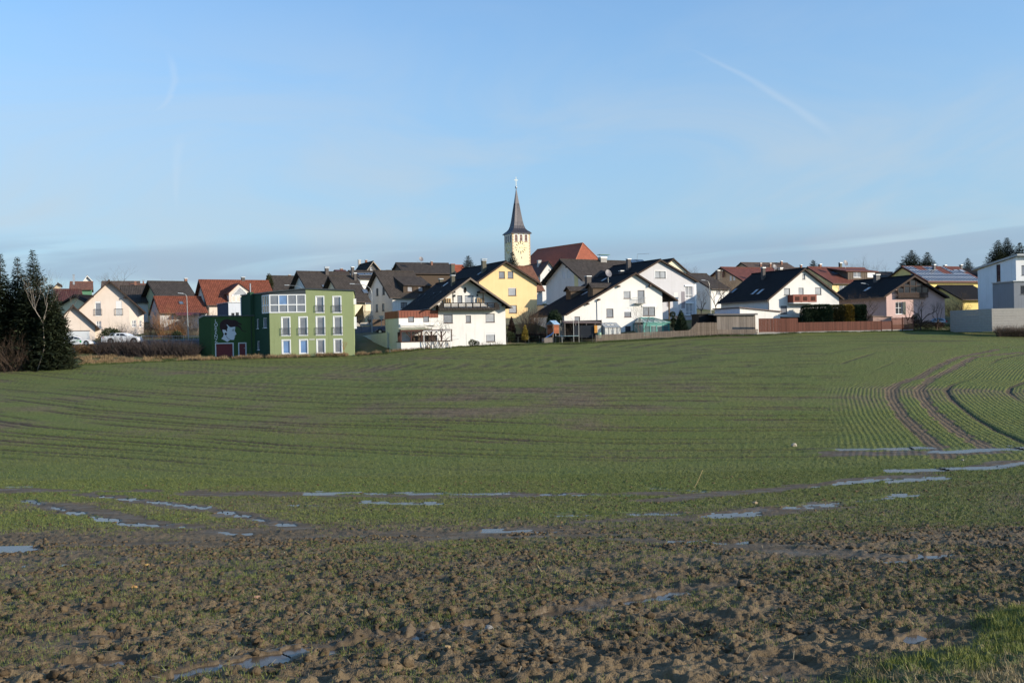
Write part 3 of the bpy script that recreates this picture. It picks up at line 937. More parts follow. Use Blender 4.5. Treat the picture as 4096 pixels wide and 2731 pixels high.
# ------------------------------------------------------------------ standing water
mw, t, b = new_mat('muddy puddle water')
gp = N(t, 'ShaderNodeNewGeometry').outputs['Position']
t.links.new(MIX(t, NOISE(t, gp, 2.0, 3), (.07, .052, .036), (.12, .09, .062)), b.inputs['Base Color'])
b.inputs['Roughness'].default_value = .2
b.inputs['Specular IOR Level'].default_value = .32
bn = N(t, 'ShaderNodeBump', {'Height': NOISE(t, gp, 7, 2), 'Strength': .25, 'Distance': .02})
t.links.new(bn.outputs[0], b.inputs['Normal'])
for k in range(len(PUDW)):
    sel = (pid == k) & (water > .12)
    cell = (sel[:-1, :-1] | sel[1:, :-1] | sel[:-1, 1:] | sel[1:, 1:])
    same = (np.abs(plev[:-1, :-1] - plev[1:, 1:]) < .004) & (np.abs(plev[1:, :-1] - plev[:-1, 1:]) < .004) & (np.abs(plev[:-1, :-1] - plev[1:, :-1]) < .004)
    I, J = np.nonzero(cell & same)
    if len(I) < 2: continue
    quads = np.stack([ii[I, J], ii[I, J + 1], ii[I + 1, J + 1], ii[I + 1, J]], 1)
    used, inv = np.unique(quads, return_inverse=True)
    V = np.stack([XX.ravel()[used], YY.ravel()[used], plev.ravel()[used] - .006], 1)
    o = np_mesh('puddle', V, inv.reshape(-1, 4), mw, origin=tuple(V[len(V) // 2]), smooth=True)
    tag(o, kind='structure')
# ------------------------------------------------------------------ clods, wheat shoots, straw and stones
def ico(sub):
    import bmesh
    bm = bmesh.new(); bmesh.ops.create_icosphere(bm, subdivisions=sub, radius=1.0)
    v = np.array([p.co[:] for p in bm.verts]); f = np.array([[q.index for q in p.verts] for p in bm.faces])
    bm.free()
    return v, f
def scatter(n, y0, y1, tmax=.60):
    Y = np.sqrt(rng.random(n) * (y1 * y1 - y0 * y0) + y0 * y0)
    X = (rng.random(n) * 2 - 1) * tmax * Y
    return X, Y
def clods(n, y0, y1, sub, smin, smax):
    X, Y = scatter(n, y0, y1)
    cl = fbm(X / 1.6 + 5, Y / 1.6, 3)
    keep = (cl > .38) & (gsample(X, Y, mud) < .35) & (gsample(X, Y, verge) < .3)
    X, Y = X[keep], Y[keep]; n = len(X)
    s = smin + (smax - smin) * rng.random(n) ** 3
    Z = gsample(X, Y, Z_grid) + s * .15
    v, f = ico(sub)
    k = len(v)
    j = 1 + (rng.random((n, k)) - .5) * 1.05
    sc = s[:, None] * (.7 + .6 * rng.random((n, 3)))
    sc[:, 2] *= .72
    a = rng.random(n) * 6.28
    vx = v[None, :, 0] * j; vy = v[None, :, 1] * j; vz = v[None, :, 2] * j
    x = vx * sc[:, :1]; y = vy * sc[:, 1:2]; z = vz * sc[:, 2:]
    V = np.stack([X[:, None] + x * np.cos(a)[:, None] - y * np.sin(a)[:, None], Y[:, None] + x * np.sin(a)[:, None] + y * np.cos(a)[:, None], Z[:, None] + z], 2)
    return V.reshape(-1, 3), (f[None] + (np.arange(n) * k)[:, None, None]).reshape(-1, 3)
Z_grid = Z
def join(parts):
    V = []; Fa = []; o = 0
    for v, f in parts:
        V.append(v); Fa.append(f + o); o += len(v)
    return np.concatenate(V), np.concatenate(Fa)
m, t, b = new_mat('soil clods')
g = N(t, 'ShaderNodeNewGeometry')
n1_ = NOISE(t, g.outputs['Position'], 14, 5, .7)
cc = MIX(t, g.outputs['Random Per Island'], (.084, .058, .032), (.175, .126, .072))
cc = MIX(t, RAMP(t, n1_, .3, .75), MIX(t, .5, cc, (.05, .035, .022)), cc)
t.links.new(cc, b.inputs['Base Color'])
b.inputs['Roughness'].default_value = .93; b.inputs['Specular IOR Level'].default_value = .2
bn = N(t, 'ShaderNodeBump', {'Height': NOISE(t, g.outputs['Position'], 45, 4, .7), 'Strength': .9, 'Distance': .02})
t.links.new(bn.outputs[0], b.inputs['Normal'])
V, Fa = join([clods(5200, 3.6, 9, 2, .006, .034), clods(17000, 9, 17, 1, .007, .037), clods(5000, 17, 34, 1, .012, .045), clods(30000, 4, 12, 1, .004, .012)])
tag(np_mesh('soil_clods', V, Fa, m, origin=(0, 12, 3)), 'crumbly brown earth clods lying over the wet field', 'soil', kind='stuff')

def blades(X, Y, Z, h, w, lean, per):
    """thin upright triangles, several per plant"""
    n = len(X); N_ = n * per
    X = np.repeat(X, per) + rng.normal(0, .012, N_); Y = np.repeat(Y, per) + rng.normal(0, .012, N_); Z = np.repeat(Z, per)
    a = rng.random(N_) * 6.283; b_ = rng.random(N_) * 6.283
    hh = np.repeat(h, per) * (.55 + .7 * rng.random(N_)); ww = w * (.6 + .8 * rng.random(N_))
    ln_ = lean * (.15 + rng.random(N_)) * hh
    dx, dy = np.cos(a) * ww / 2, np.sin(a) * ww / 2
    p0 = np.stack([X - dx, Y - dy, Z - .005], 1); p1 = np.stack([X + dx, Y + dy, Z - .005], 1)
    p2 = np.stack([X + np.cos(b_) * ln_, Y + np.sin(b_) * ln_, Z + np.sqrt(np.maximum(hh ** 2 - ln_ ** 2, (hh * .2) ** 2))], 1)
    V = np.stack([p0, p1, p2], 1).reshape(-1, 3)
    return V, np.arange(N_ * 3).reshape(-1, 3)
def wheat(n, y0, y1, h, w, per, thr):
    X, Y = scatter(n, y0, y1)
    g_ = gsample(X, Y, green) * (1 - gsample(X, Y, water)) * (1 - gsample(X, Y, verge))
    k = g_ + (fbm(X / .5, Y / .5, 2) - .5) * .4 > thr * (.4 + 1.0 * rng.random(n))
    X, Y = X[k], Y[k]
    return blades(X, Y, gsample(X, Y, Z), h * (.6 + .7 * rng.random(len(X))), w, .8, per)
M_WHEAT = leafmat('wheat shoots', (.048, .072, .014), (.170, .190, .055))
V, Fa = join([wheat(80000, 3.6, 9, .034, .0045, 3, .36), wheat(120000, 9, 18, .038, .006, 3, .36), wheat(150000, 18, 36, .05, .011, 2, .34), wheat(70000, 36, 60, .065, .02, 1, .4)])
tag(np_mesh('wheat_shoots', V, Fa, M_WHEAT, origin=(0, 14, 3)), 'short green winter wheat shoots sprouting from the soil', 'crop', kind='stuff')
# verge grass at the photographer's feet
X, Y = scatter(90000, 3.4, 11.5)
k = gsample(X, Y, verge) + (fbm(X / .4, Y / .4, 2) - .5) * .4 > .25 + .4 * rng.random(len(X))
X, Y = X[k], Y[k]
drym = fbm(X / .8 + 9, Y / .8, 3)
zz = gsample(X, Y, Z)
k = drym < .58
V, Fa = blades(X[k], Y[k], zz[k], np.full(k.sum(), .05), .005, 1.0, 6)
tag(np_mesh('verge_grass', V, Fa, leafmat('lush verge grass', (.085, .115, .018), (.24, .245, .06)), origin=(3, 6, 4)), 'lush green grass on the verge beside the field', 'grass', kind='stuff')
k = ~k
V, Fa = blades(X[k], Y[k], zz[k], np.full(k.sum(), .055), .005, 1.5, 5)
tag(np_mesh('dry_verge_grass', V, Fa, leafmat('bleached verge grass', (.17, .125, .06), (.34, .27, .15)), origin=(4, 7, 4)), 'bleached straw-coloured grass on the verge beside the field', 'grass', kind='stuff')
# straw litter
n = 2600
X, Y = scatter(n, 3.8, 16)
k = gsample(X, Y, verge) < .5; X, Y = X[k], Y[k]; n = len(X)
zz = gsample(X, Y, Z) + .012
a = rng.random(n) * 6.28; l = .012 + .05 * rng.random(n) ** 3; w_ = .0015 + .002 * rng.random(n)
tz = rng.normal(0, .25, n)
d = np.stack([np.cos(a) * l, np.sin(a) * l, tz * l], 1); s = np.stack([-np.sin(a) * w_, np.cos(a) * w_, 0 * a], 1)
c = np.stack([X, Y, zz], 1)
V = np.stack([c - d - s, c + d - s, c + d + s, c - d + s], 1).reshape(-1, 3)
tag(np_mesh('straw_litter', V, np.arange(len(V)).reshape(-1, 4), leafmat('straw', (.20, .15, .08), (.42, .33, .20)), origin=(0, 8, 3)), 'pale bits of straw strewn over the soil', 'straw', kind='stuff')
# single stones one can point at
def stone(px, py, size, col, label, flat=.75, matn=None):
    q = on_ground(px, py)
    v, f = ico(2)
    r2 = np.random.default_rng(int(px))
    v = v * (1 + (r2.random((len(v), 1)) - .5) * .35) * np.array([1, .8, flat]) * size
    mb = MB(); zt = float(gsample(np.array([q.x]), np.array([q.y]), Z)[0])
    mb.v = [tuple(Vector(p) + Vector((q.x, q.y, zt + size * flat * .45))) for p in v]; mb.f = [tuple(int(i) for i in x) for x in f]
    tag(mb.build('field_stone', mat('stone ' + label[:14], col, .9, .3, 30, .4, 60), origin=(q.x, q.y, zt)), label, 'stone')
    return q
stone(3176, 1786, .14, (.36, .31, .24), 'pale pointed boulder lying alone in the green wheat')
stone(3021, 2017, .065, (.40, .29, .18), 'rounded tan stone at the edge of the muddy rut')
stone(1957, 2527, .036, (.28, .255, .22), 'grey angular stone beside the water-filled rut')
stone(1790, 2610, .030, (.36, .24, .11), 'ochre stone among straw and wheat near the rut')
stone(175, 2292, .05, (.45, .30, .19), 'flat reddish stone on the sodden soil', .3)
stone(586, 2268, .035, (.42, .26, .08), 'yellowish stone half sunk among small clods', .5)
stone(538, 2370, .03, (.42, .22, .07), 'rusty orange stone among dark clods', .6)
stone(1025, 2393, .04, (.40, .22, .13), 'red-brown stone slab tilted on the soil', .4)
stone(3850, 1843, .06, (.30, .26, .22), 'small grey stone on mud by the pond')
# the lone dead stalk
q = on_ground(2774, 1952); D = q.y
mb = MB(); tip = P(2810, 1878, D)
mb.path([q - ZV * .03, q + (tip - q) * .5 + Vector((.02, 0, 0)), tip], .012, 5)
tag(mb.build('dead_stalk', leafmat('dry stalk', (.36, .27, .12), (.40, .31, .15)), origin=q), 'single dry straw-coloured stalk leaning out of the puddles', 'stalk')
# ------------------------------------------------------------------ houses
T_BLACK = lambda ax: tiles('black concrete tiles', (.014, .013, .014), ax, .3, moss=.1, rough=.85, spec=.12)
T_ANTH = lambda ax: tiles('weathered anthracite tiles', (.060, .050, .043), ax, .4, moss=.25, rough=.8, spec=.15)
T_BROWN = lambda ax: tiles('brown tiles', (.105, .072, .052), ax, .35)
T_RED = lambda ax: tiles('orange red clay tiles', (.185, .060, .035), ax, .4, moss=.2, spec=.15)
T_DRED = lambda ax: tiles('dark red glazed tiles', (.15, .050, .033), ax, .4, rough=.65, moss=.15, spec=.25)
T_MAR = lambda ax: tiles('maroon tiles', (.085, .030, .022), ax, .3, moss=.2)
T_RUST = lambda ax: tiles('old plain clay tiles', (.19, .085, .050), ax, .5, period=.2)
BR = dict(frame=M_FRAME_B, cols=1)
WH = dict(frame=M_FRAME_W)
# ---- pale pink house with brown verge and its garage, far left
W_PINK0 = plaster('pale pink render', (.63, .545, .475))
h = gable('gabled_house', 'pale pink two-storey house with maroon roof behind the parked cars', 150, 25, A(1245, 487), A(830, 875), A(1662, 852),
          A(880, 1000), A(1478, 1000), 11, W_PINK0, T_MAR('w'), oh=.7,
          wins=[(rc(A, 1085, 728, 1150, 893), dict(cols=1, rail=.45, shutter=.12)), (rc(A, 1322, 722, 1390, 890), dict(cols=1, rail=.45, shutter=.97)),
                (rc(A, 1097, 952, 1155, 1033), dict(cols=2, split=.5))])
# the angled right-hand part of that house
pl2 = Plane(h.F.at(h.width, 0, 0), Vector((math.cos(R(40)), math.sin(R(40)), 0)), Vector((-math.sin(R(40)), math.cos(R(40)), 0)))
s2 = pl2.hit(*A(1578, 900))[0]
pl3 = Plane(pl2.at(s2, 0, 0), Vector((math.cos(R(62)), math.sin(R(62)), 0)), Vector((-math.sin(R(62)), math.cos(R(62)), 0)))
s3 = pl3.hit(*A(1640, 950))[0]
def under(h, p):
    u = (p - h.O).dot(h.U)
    return h.top(u) - h.t + .02
r2 = pl2.rect(rc(A, 1505, 942, 1550, 1020)); r3 = pl3.rect(rc(A, 1590, 942, 1615, 1022))
mb = MB()
face_with_holes(mb, pl2, [(0, 0), (s2, 0), (s2, under(h, pl2.at(s2, 0, 0))), (0, under(h, pl2.p0))], [r2])
face_with_holes(mb, pl3, [(0, 0), (s3, 0), (s3, under(h, pl3.at(s3, 0, 0))), (0, under(h, pl3.p0))], [r3])
mb.poly([pl3.at(s3, 0, 0), pl3.at(s3, 0, 0) + h.W * 5, pl3.at(s3, 0, under(h, pl3.at(s3, 0, 0))) + h.W * 5, pl3.at(s3, 0, under(h, pl3.at(s3, 0, 0)))])
mb.build('angled_wall', W_PINK0, h.root)
window(h.root, pl2, r2, cols=2, split=.5); window(h.root, pl3, r3, cols=1, split=.5)
for fx in (A(1060, 680), A(1418, 690)):
    u, z = h.F.hit(*fx, -.3)
    mb = MB(); mb.par(h.F.at(u - .12, -.65, z), h.U * .24, h.W * .65, ZV * .2)
    mb.build('roof_bracket', M_FASCIA, h.root)
hg = gable('garage', 'pale pink double garage with grey door behind white hatchback', 146, 25, A(832, 772), A(640, 960), A(1137, 1036),
           A(680, 1100), A(1086, 1100), 6, W_PINK0, T_MAR('w'), oh=.6, cat='garage')
a, z0, b_, z1 = hg.F.rect(rc(A, 735, 1068, 1022, 1200))
mb = MB(); bar(mb, hg.F, a, b_, -.02, .03, -.2, z1)
gd = mb.build('garage_door', mat('grey garage door', (.50, .53, .56), .5, .06), hg.root)
mb = MB(); bar(mb, hg.F, a - .1, b_ + .1, -.05, -.021, z1, z1 + .1); mb.build('door_lintel', M_FASCIA, hg.root)
# ---- far left background roofs
eave('house', 'house under a worn maroon roof beside the tall spruces', 172, 28, A(640, 720), A(960, 700), A(600, 590), 9, plaster('dull cream render', (.55, .47, .35)), T_MAR('u'))
hx = gable('house', 'cream gabled house with black roof wedged behind the garage', 162, -22, A(840, 655), A(655, 768), A(1040, 770), A(675, 800), A(1010, 800), 9,
           plaster('cream render', (.70, .62, .42)), T_BLACK('w'), oh=.6, fascia=M_FASCIA)
eave('house', 'small house with faded red roof and green gable end', 225, 22, A(790, 590), A(1060, 588), A(762, 505), 10, plaster('green render', (.10, .22, .14)), T_RUST('u'))
hx = gable('house', 'distant white gabled house with maroon roof and steel flue', 262, 24, A(995, 433), A(935, 512), A(1060, 500), A(940, 540), A(1050, 540), 9,
           M_WHITE, T_MAR('w'), fascia=M_WHITE)
chimney(hx, 'L', rc(A, 828, 420, 855, 498), M_SHEET)
hx = gable('house', 'distant cream gable with orange verge left of the faded red roof', 240, 24, A(660, 515), A(605, 575), A(705, 540), A(610, 600), A(690, 600), 8,
           plaster('dull cream render', (.55, .47, .35)), T_RUST('w'))
hb = eave('house', 'long dark-roofed house right of the pale pink house', 178, 24, A(1395, 735), A(1790, 738), A(1360, 550), 10, M_WHITE, T_ANTH('u'))
hf = eave('house', 'distant house with dark brown roof below the round bare tree', 250, 20, A(1150, 590), A(1600, 590), A(1060, 500), 10, M_WHITE, T_BROWN('u'))
hf = eave('house', 'distant house with orange-brown roof and two chimneys', 235, 20, A(1470, 565), A(1840, 560), A(1440, 530), 8, M_WHITE, T_RUST('u'))
chimney(hf, 'F', rc(A, 1530, 492, 1560, 545), M_BRICK); chimney(hf, 'F', rc(A, 1625, 482, 1645, 530), M_BRICK, cap='hood')
# ---- olive-gabled barn and the red-roofed house in front of it
hb = eave('barn', 'dark-roofed house with olive gable above a smaller red roof', 172, 33, B(385, 642), B(900, 640), B(325, 455), 10.5,
          plaster('olive render', (.36, .38, .24)), T_ANTH('u'), oh=.6, ohg=.8, back=1.0, cat='house')
chimney(hb, 'F', rc(B, 745, 415, 790, 458), M_BRICK)
hr = eave('house', 'low house with bright red roof and one small skylight behind the hedge', 158, 30, B(432, 848), B(1045, 836), B(376, 648), 8.5,
          plaster('blue grey render', (.50, .50, .50)), T_RED('u'), wins=[(rc(B, 665, 905, 722, 945), dict(cols=1))], ohg=.15)
skylight(hr, 'F', *B(704, 727), .7, 1.0)
a, z = hr.F.hit(*B(620, 842)); b_, _z = hr.F.hit(*B(930, 842))
mb = MB()
for i in range(10):
    x0 = a + (b_ - a) * i / 10
    mb.par(hr.F.at(x0, -1.5, z - .55), hr.U * ((b_ - a) / 10 - .03), hr.W * 1.45 + ZV * .6, ZV * .04)
mb.build('sheet_canopy', mat('wine red sheet', (.16, .03, .03), .35, .15, metal=.3), hr.root)
# ---- orange-red house with glazed dormer
ho = eave('house', 'orange-red roofed house with glazed gable dormer behind the green building', 163, 30, C_(197, 582), C_(1190, 560), C_(88, 242), 10,
          plaster('pale pink render', (.74, .60, .50)), T_RED('u'), ohg=.5)
chimney(ho, 'F', rc(C_, 675, 198, 735, 258))
# dormer: gable front standing proud of the slope
DP = Plane(ho.F.at(0, -.1, 0), ho.U, ho.W)
def gdormer(h, pl, apex, el, er, wl, wr, wallm, roofm, deep, base):
    (ua, za), (ul, zl), (ur, zr) = [pl.hit(*q, -.25) for q in (apex, el, er)]
    a = pl.hit(*wl)[0]; b = pl.hit(*wr)[0]; zb = pl.hit(*base)[1]
    t = .14
    top = lambda u: zl + (za - zl) * (u - ul) / (ua - ul) if u < ua else za + (zr - za) * (u - ua) / (ur - ua)
    mb = MB(); mb.prism([pl.at(a, 0, zb), pl.at(b, 0, zb), pl.at(b, 0, top(b) - t), pl.at(ua, 0, za - t), pl.at(a, 0, top(a) - t)], pl.N * deep)
    d = mb.build('dormer', wallm, h.root)
    mb = MB(); pA = pl.at(ua, -.25, za)
    slab(mb, pA, pl.N * (deep + .25), pl.at(ul, -.25, zl) - pA, t); slab(mb, pA, pl.N * (deep + .25), pl.at(ur, -.25, zr) - pA, t)
    mb.build('dormer_roof', roofm, d)
    return d
d = gdormer(ho, DP, C_(650, 280), C_(488, 428), C_(815, 400), C_(505, 480), C_(775, 480), plaster('pale pink render', (.74, .60, .50)), T_RED('w'), 4.5, C_(640, 620))
for k in ((540, 465, 598, 545), (605, 465, 665, 545)):
    r_ = DP.rect(rc(C_, *k)); window(d, DP, r_, cols=1, flush=True, sill=False)
mb = MB()
zz = [DP.hit(*C_(*q)) for q in ((540, 458), (765, 448), (652, 340))]
for p, q in ((0, 1), (1, 2), (2, 0)):
    mb.path([DP.at(zz[p][0], -.03, zz[p][1]), DP.at(zz[q][0], -.03, zz[q][1])], .07, 4)
mb.build('triangular_frame', M_FRAME_W, d)
mb = MB(); mb.poly([DP.at(zz[i][0], -.015, zz[i][1]) for i in (0, 1, 2)]); mb.build('triangular_pane', M_GLASS_L, d)
# flat-roofed annex in front of it
def flatbox(name, label, D, psi, fl, fr, top, back, wallm, leftm=None, cat='annex', coping=M_SHEET, wins=(), group=None, lwins=(), cop=.12, base=None, coph=.1, tr=None):
    """box with a flat top: fl, fr bottom pixels of the front corners (front-left at depth D), top pixel at front-left"""
    psi = R(psi); U = Vector((math.cos(psi), math.sin(psi), 0)); W = Vector((-math.sin(psi), math.cos(psi), 0))
    o = P(*fl, D); pl = Plane(o, U, W)
    w = pl.hit(*fr)[0]
    zt = pl.hit(*top)[1] + o.z
    zb = min(gz(o.x, o.y), gz((o + U * w).x, (o + U * w).y)) - .3 if base is None else base
    o = Vector((o.x, o.y, zb)); hh = zt - zb
    h = House(); h.O, h.U, h.W, h.psi, h.width, h.hh = o, U, W, psi, w, hh
    h.root = root(name, o, psi, label, cat, group)
    h.F = Plane(o, U, W); h.LF = Plane(o, W, U)
    h2 = h.F.hit(*tr)[1] if tr else hh
    fr_ = [h.F.rect(x[0]) for x in wins]; lr_ = [h.LF.rect(x[0]) for x in lwins]
    mb = MB(); face_with_holes(mb, h.F, [(0, 0), (w, 0), (w, h2), (0, hh)], fr_)
    mb.poly([h.F.at(w, 0, 0), h.F.at(w, back, 0), h.F.at(w, back, h2), h.F.at(w, 0, h2)])
    mb.poly([h.F.at(0, back, 0), h.F.at(w, back, 0), h.F.at(w, back, h2), h.F.at(0, back, hh)])
    if leftm is None: face_with_holes(mb, h.LF, [(0, 0), (back, 0), (back, hh), (0, hh)], lr_)
    h.wall = mb.build('wall', wallm, h.root)
    if leftm is not None:
        mb = MB(); face_with_holes(mb, h.LF, [(0, 0), (back, 0), (back, hh), (0, hh)], lr_); mb.build('side_wall', leftm, h.root)
    for x, r in zip(wins, fr_): window(h.root, h.F, r, **(x[1] if len(x) > 1 else {}))
    for x, r in zip(lwins, lr_): window(h.root, h.LF, r, **(x[1] if len(x) > 1 else {}))
    mb = MB(); mb.par(h.F.at(-cop, -cop, hh + .003), U * (w + 2 * cop) + ZV * ((h2 - hh) * (w + 2 * cop) / w), W * (back + 2 * cop), ZV * coph)
    h.roof = mb.build('flat_roof', coping, h.root)
    return h
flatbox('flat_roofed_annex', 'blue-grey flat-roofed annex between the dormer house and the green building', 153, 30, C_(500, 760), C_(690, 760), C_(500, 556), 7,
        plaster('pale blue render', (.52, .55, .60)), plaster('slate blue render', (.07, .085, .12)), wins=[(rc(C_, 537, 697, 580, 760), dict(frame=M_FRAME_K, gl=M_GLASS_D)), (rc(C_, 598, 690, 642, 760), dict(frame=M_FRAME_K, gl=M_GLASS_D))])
# ---- dark-roofed houses behind the green building
h4 = eave('house', 'dark-roofed house with ivy on its verge behind the red-roofed house', 200, 28, C_(1150, 470), C_(1560, 470), C_(1045, 185), 11, M_WHITE, T_ANTH('u'))
chimney(h4, 'F', rc(C_, 1325, 165, 1365, 190), M_BRICK)
h5 = eave('house', 'white house with dark brown-grey roof and hooded chimney behind the green building', 188, 31, D_(310, 640), D_(1150, 640), D_(190, 335), 11,
          M_WHITE, T_ANTH('u'), ohg=.9, oh=.5)
chimney(h5, 'F', rc(D_, 590, 262, 660, 392), cap='hood'); skylight(h5, 'F', *D_(580, 573), .95, 1.2)
chimney(h5, 'F', rc(D_, 1000, 262, 1055, 372))
h7 = eave('house', 'dark-roofed house carrying three framed solar collectors', 200, 31, D_(1130, 440), D_(1560, 440), D_(1058, 325), 11, M_WHITE, T_ANTH('u'))
for k in range(3):
    px = D_(1168 + 86 * k, 384)
    q, dn, al, n = slope_hit(h7, 'F', *px)
    mb = MB(); o = q - al * .95 - dn * .75 + n * .06
    for (i, j, w_, l_) in ((0, 0, 1.9, .07), (0, 1.43, 1.9, .07), (0, .07, .07, 1.36), (1.83, .07, .07, 1.36)):
        mb.par(o + al * i + dn * j, al * w_, dn * l_, n * .08)
    s = mb.build('solar_collector', M_SHEET, h7.roof)
    mb = MB(); mb.par(o + al * .08 + dn * .08, al * 1.74, dn * 1.34, n * .05); mb.build('pane', glass('collector glass', (.02, .022, .03)), s)
h6 = eave('house', 'cream house with dark tiled roof and tall slate chimney right of green building', 160, 31, D_(862, 806), D_(1314, 787), D_(738, 405), 11,
          plaster('light cream render', (.78, .70, .50)), T_ANTH('u'), ohg=.8, oh=.6, wins=[(rc(D_, 1187, 852, 1308, 958), dict(frame=M_FRAME_B, gl=M_GLASS_L, cols=2))])
chimney(h6, 'F', rc(D_, 1042, 357, 1090, 482)); skylight(h6, 'F', *D_(1218, 650), .95, 1.25)
h8 = gable('house', 'hilltop house with near-black roof and two brick chimneys', 235, 26, D_(1347, 175), D_(1225, 345), D_(1472, 322), D_(1245, 380), D_(1450, 380), 10,
           plaster('grey board gable', (.10, .095, .09)), T_BLACK('w'), oh=.5, fascia=wood('pale verge', (.34, .29, .23)), wins=[(rc(D_, 1298, 270, 1330, 318), dict(cols=1))])
chimney(h8, 'L', rc(D_, 1108, 150, 1158, 212), mat('pale chimney', (.45, .42, .38), .8)); chimney(h8, 'L', rc(D_, 1218, 150, 1258, 190), M_BRICK)
hz = eave('house', 'low maroon roof left of the hilltop house', 226, 24, D_(800, 350), D_(980, 345), D_(770, 318), 7, M_WHITE, T_MAR('u'))
chimney(hz, 'F', rc(D_, 825, 285, 880, 318), M_BRICK)
# ---- white house with shed dormer left of the white balcony house
W9 = M_WHITE
h9 = eave('house', 'white two-storey house with dark tiles and a wide brown dormer', 165, 33, D_(1603, 738), E_(820, 684), D_(1415, 325), 10.5, W9, T_ANTH('u'), ohg=.75, oh=.55,
          wins=[(rc(E_, 385, 780, 480, 865), dict(frame=M_FRAME_K, cols=2))],
          lwins=[(rc(D_, 1390, 600, 1425, 720), dict(frame=M_FRAME_K, gl=M_GLASS_D)), (rc(D_, 1488, 584, 1527, 705), dict(frame=M_FRAME_K, gl=M_GLASS_D)),
                 (rc(D_, 1383, 850, 1420, 970), dict(frame=M_FRAME_K)), (rc(D_, 1483, 838, 1520, 955), dict(frame=M_FRAME_K)), (rc(D_, 1443, 430, 1462, 490), dict(frame=M_FRAME_K, cols=1, gl=M_GLASS_D))])
def shed_dormer(h, el, er, rl, rr, wl, wr, base, wallm, roofm, wins, nbd=8, fr=None):
    """wide dormer with its own shallower roof; el, er front corners of its roof, rl a point where it joins the slope"""
    q = slope_hit(h, 'F', *base)[0]
    w0 = (q - h.O).dot(h.W)
    pl = Plane(h.O + h.W * w0, h.U, h.W)
    ul, zl = pl.hit(*el, -.3); ur, _ = pl.hit(*er, -.3)
    a, _ = pl.hit(*wl); b, _ = pl.hit(*wr)
    zb = q.z - h.O.z - .15
    qj = slope_hit(h, 'F', *rl)[0]
    wj = (qj - h.O).dot(h.W) - w0; zj = qj.z - h.O.z
    t = .14
    mb = MB()
    frs = [pl.rect(x[0]) for x in wins]
    face_with_holes(mb, pl, [(a, zb), (b, zb), (b, zl - t), (a, zl - t)], frs)
    for u in (a, b):
        mb.poly([pl.at(u, 0, zb), pl.at(u, 0, zl - t), pl.at(u, wj, zj - t)])
    d = mb.build('dormer', wallm, h.root)
    for i in range(nbd + 1):
        u = a + (b - a) * i / nbd
        if any(r[0] - .05 < u < r[2] + .05 for r in frs): continue
        m2 = MB(); bar(m2, pl, u - .03, u + .03, -.03, .0, zb + .1, zl - t - .03); m2.build('batten', wallm, d)
    for x, r in zip(wins, frs): window(d, pl, r, **x[1])
    mb = MB(); mb.par(pl.at(ul, -.3, zl), h.U * (ur - ul), pl.at(ul, wj, zj) - pl.at(ul, -.3, zl), Vector((0, 0, -t)))
    mb.build('dormer_roof', roofm, d)
    return d
W_BOARD = wood('dark brown boarding', (.085, .06, .042))
shed_dormer(h9, E_(430, 522), E_(850, 512), E_(380, 395), None, E_(425, 580), E_(830, 580), E_(600, 640), W_BOARD, T_ANTH('u'),
            [(rc(E_, 487, 547, 562, 622), dict(frame=M_FRAME_B, cols=1, gl=M_GLASS_L)), (rc(E_, 648, 550, 718, 620), dict(frame=M_FRAME_B, cols=1, gl=M_GLASS_L))])
hq = eave('house', 'long dark-roofed house on the rise with satellite dish on the ridge', 215, 22, E_(420, 345), E_(1230, 335), E_(362, 192), 11, W_BOARD, T_ANTH('u'))
chimney(hq, 'F', rc(E_, 833, 165, 870, 228), M_BRICK); dish(hq, *E_(688, 138), .5, D=218, mast=1.0)
hq = eave('house', 'house with vivid orange roof peeping behind the dark roofs', 240, 22, E_(1130, 330), E_(1420, 330), E_(1100, 226), 9, M_WHITE, tiles('vivid orange tiles', (.36, .085, .03), 'u', .3, moss=0))
hq = eave('house', 'low brown-roofed building with pale chimney tops left of the long dark roof', 222, 22, E_(230, 345), E_(460, 345), E_(225, 305), 7, M_WHITE, T_BROWN('u'))
chimney(hq, 'F', rc(E_, 255, 265, 305, 308), M_BRICK)
# ---- yellow gable house
W_YEL = plaster('warm yellow render', (.76, .56, .29))
hy = gable('gabled_house', 'warm yellow house with black roof and two slate chimneys', 155, 25, E_(1957, 165), E_(1400, 560), G_(615, 572), E_(1560, 800), G_(552, 800), 17, W_YEL, T_BLACK('w'), oh=.55,
           wins=[(rc(E_, 1850, 320, 1938, 425), BR), (rc(E_, 1982, 320, 2066, 423), BR), (rc(E_, 1990, 565, 2108, 682), dict(BR, gl=M_GLASS_L, shutter=.08)), (rc(E_, 2000, 824, 2118, 942), dict(BR, gl=M_GLASS_L))])
chimney(hy, 'L', rc(E_, 1598, 130, 1680, 325), mat('green-brown slate', (.085, .08, .055), .7, .2, 4), cap='hood'); skylight(hy, 'L', *E_(1567, 350), .8, 1.1)
chimney(hy, 'L', rc(E_, 1133, 205, 1205, 372), mat('green-brown slate', (.085, .08, .055), .7, .2, 4), M_COP)
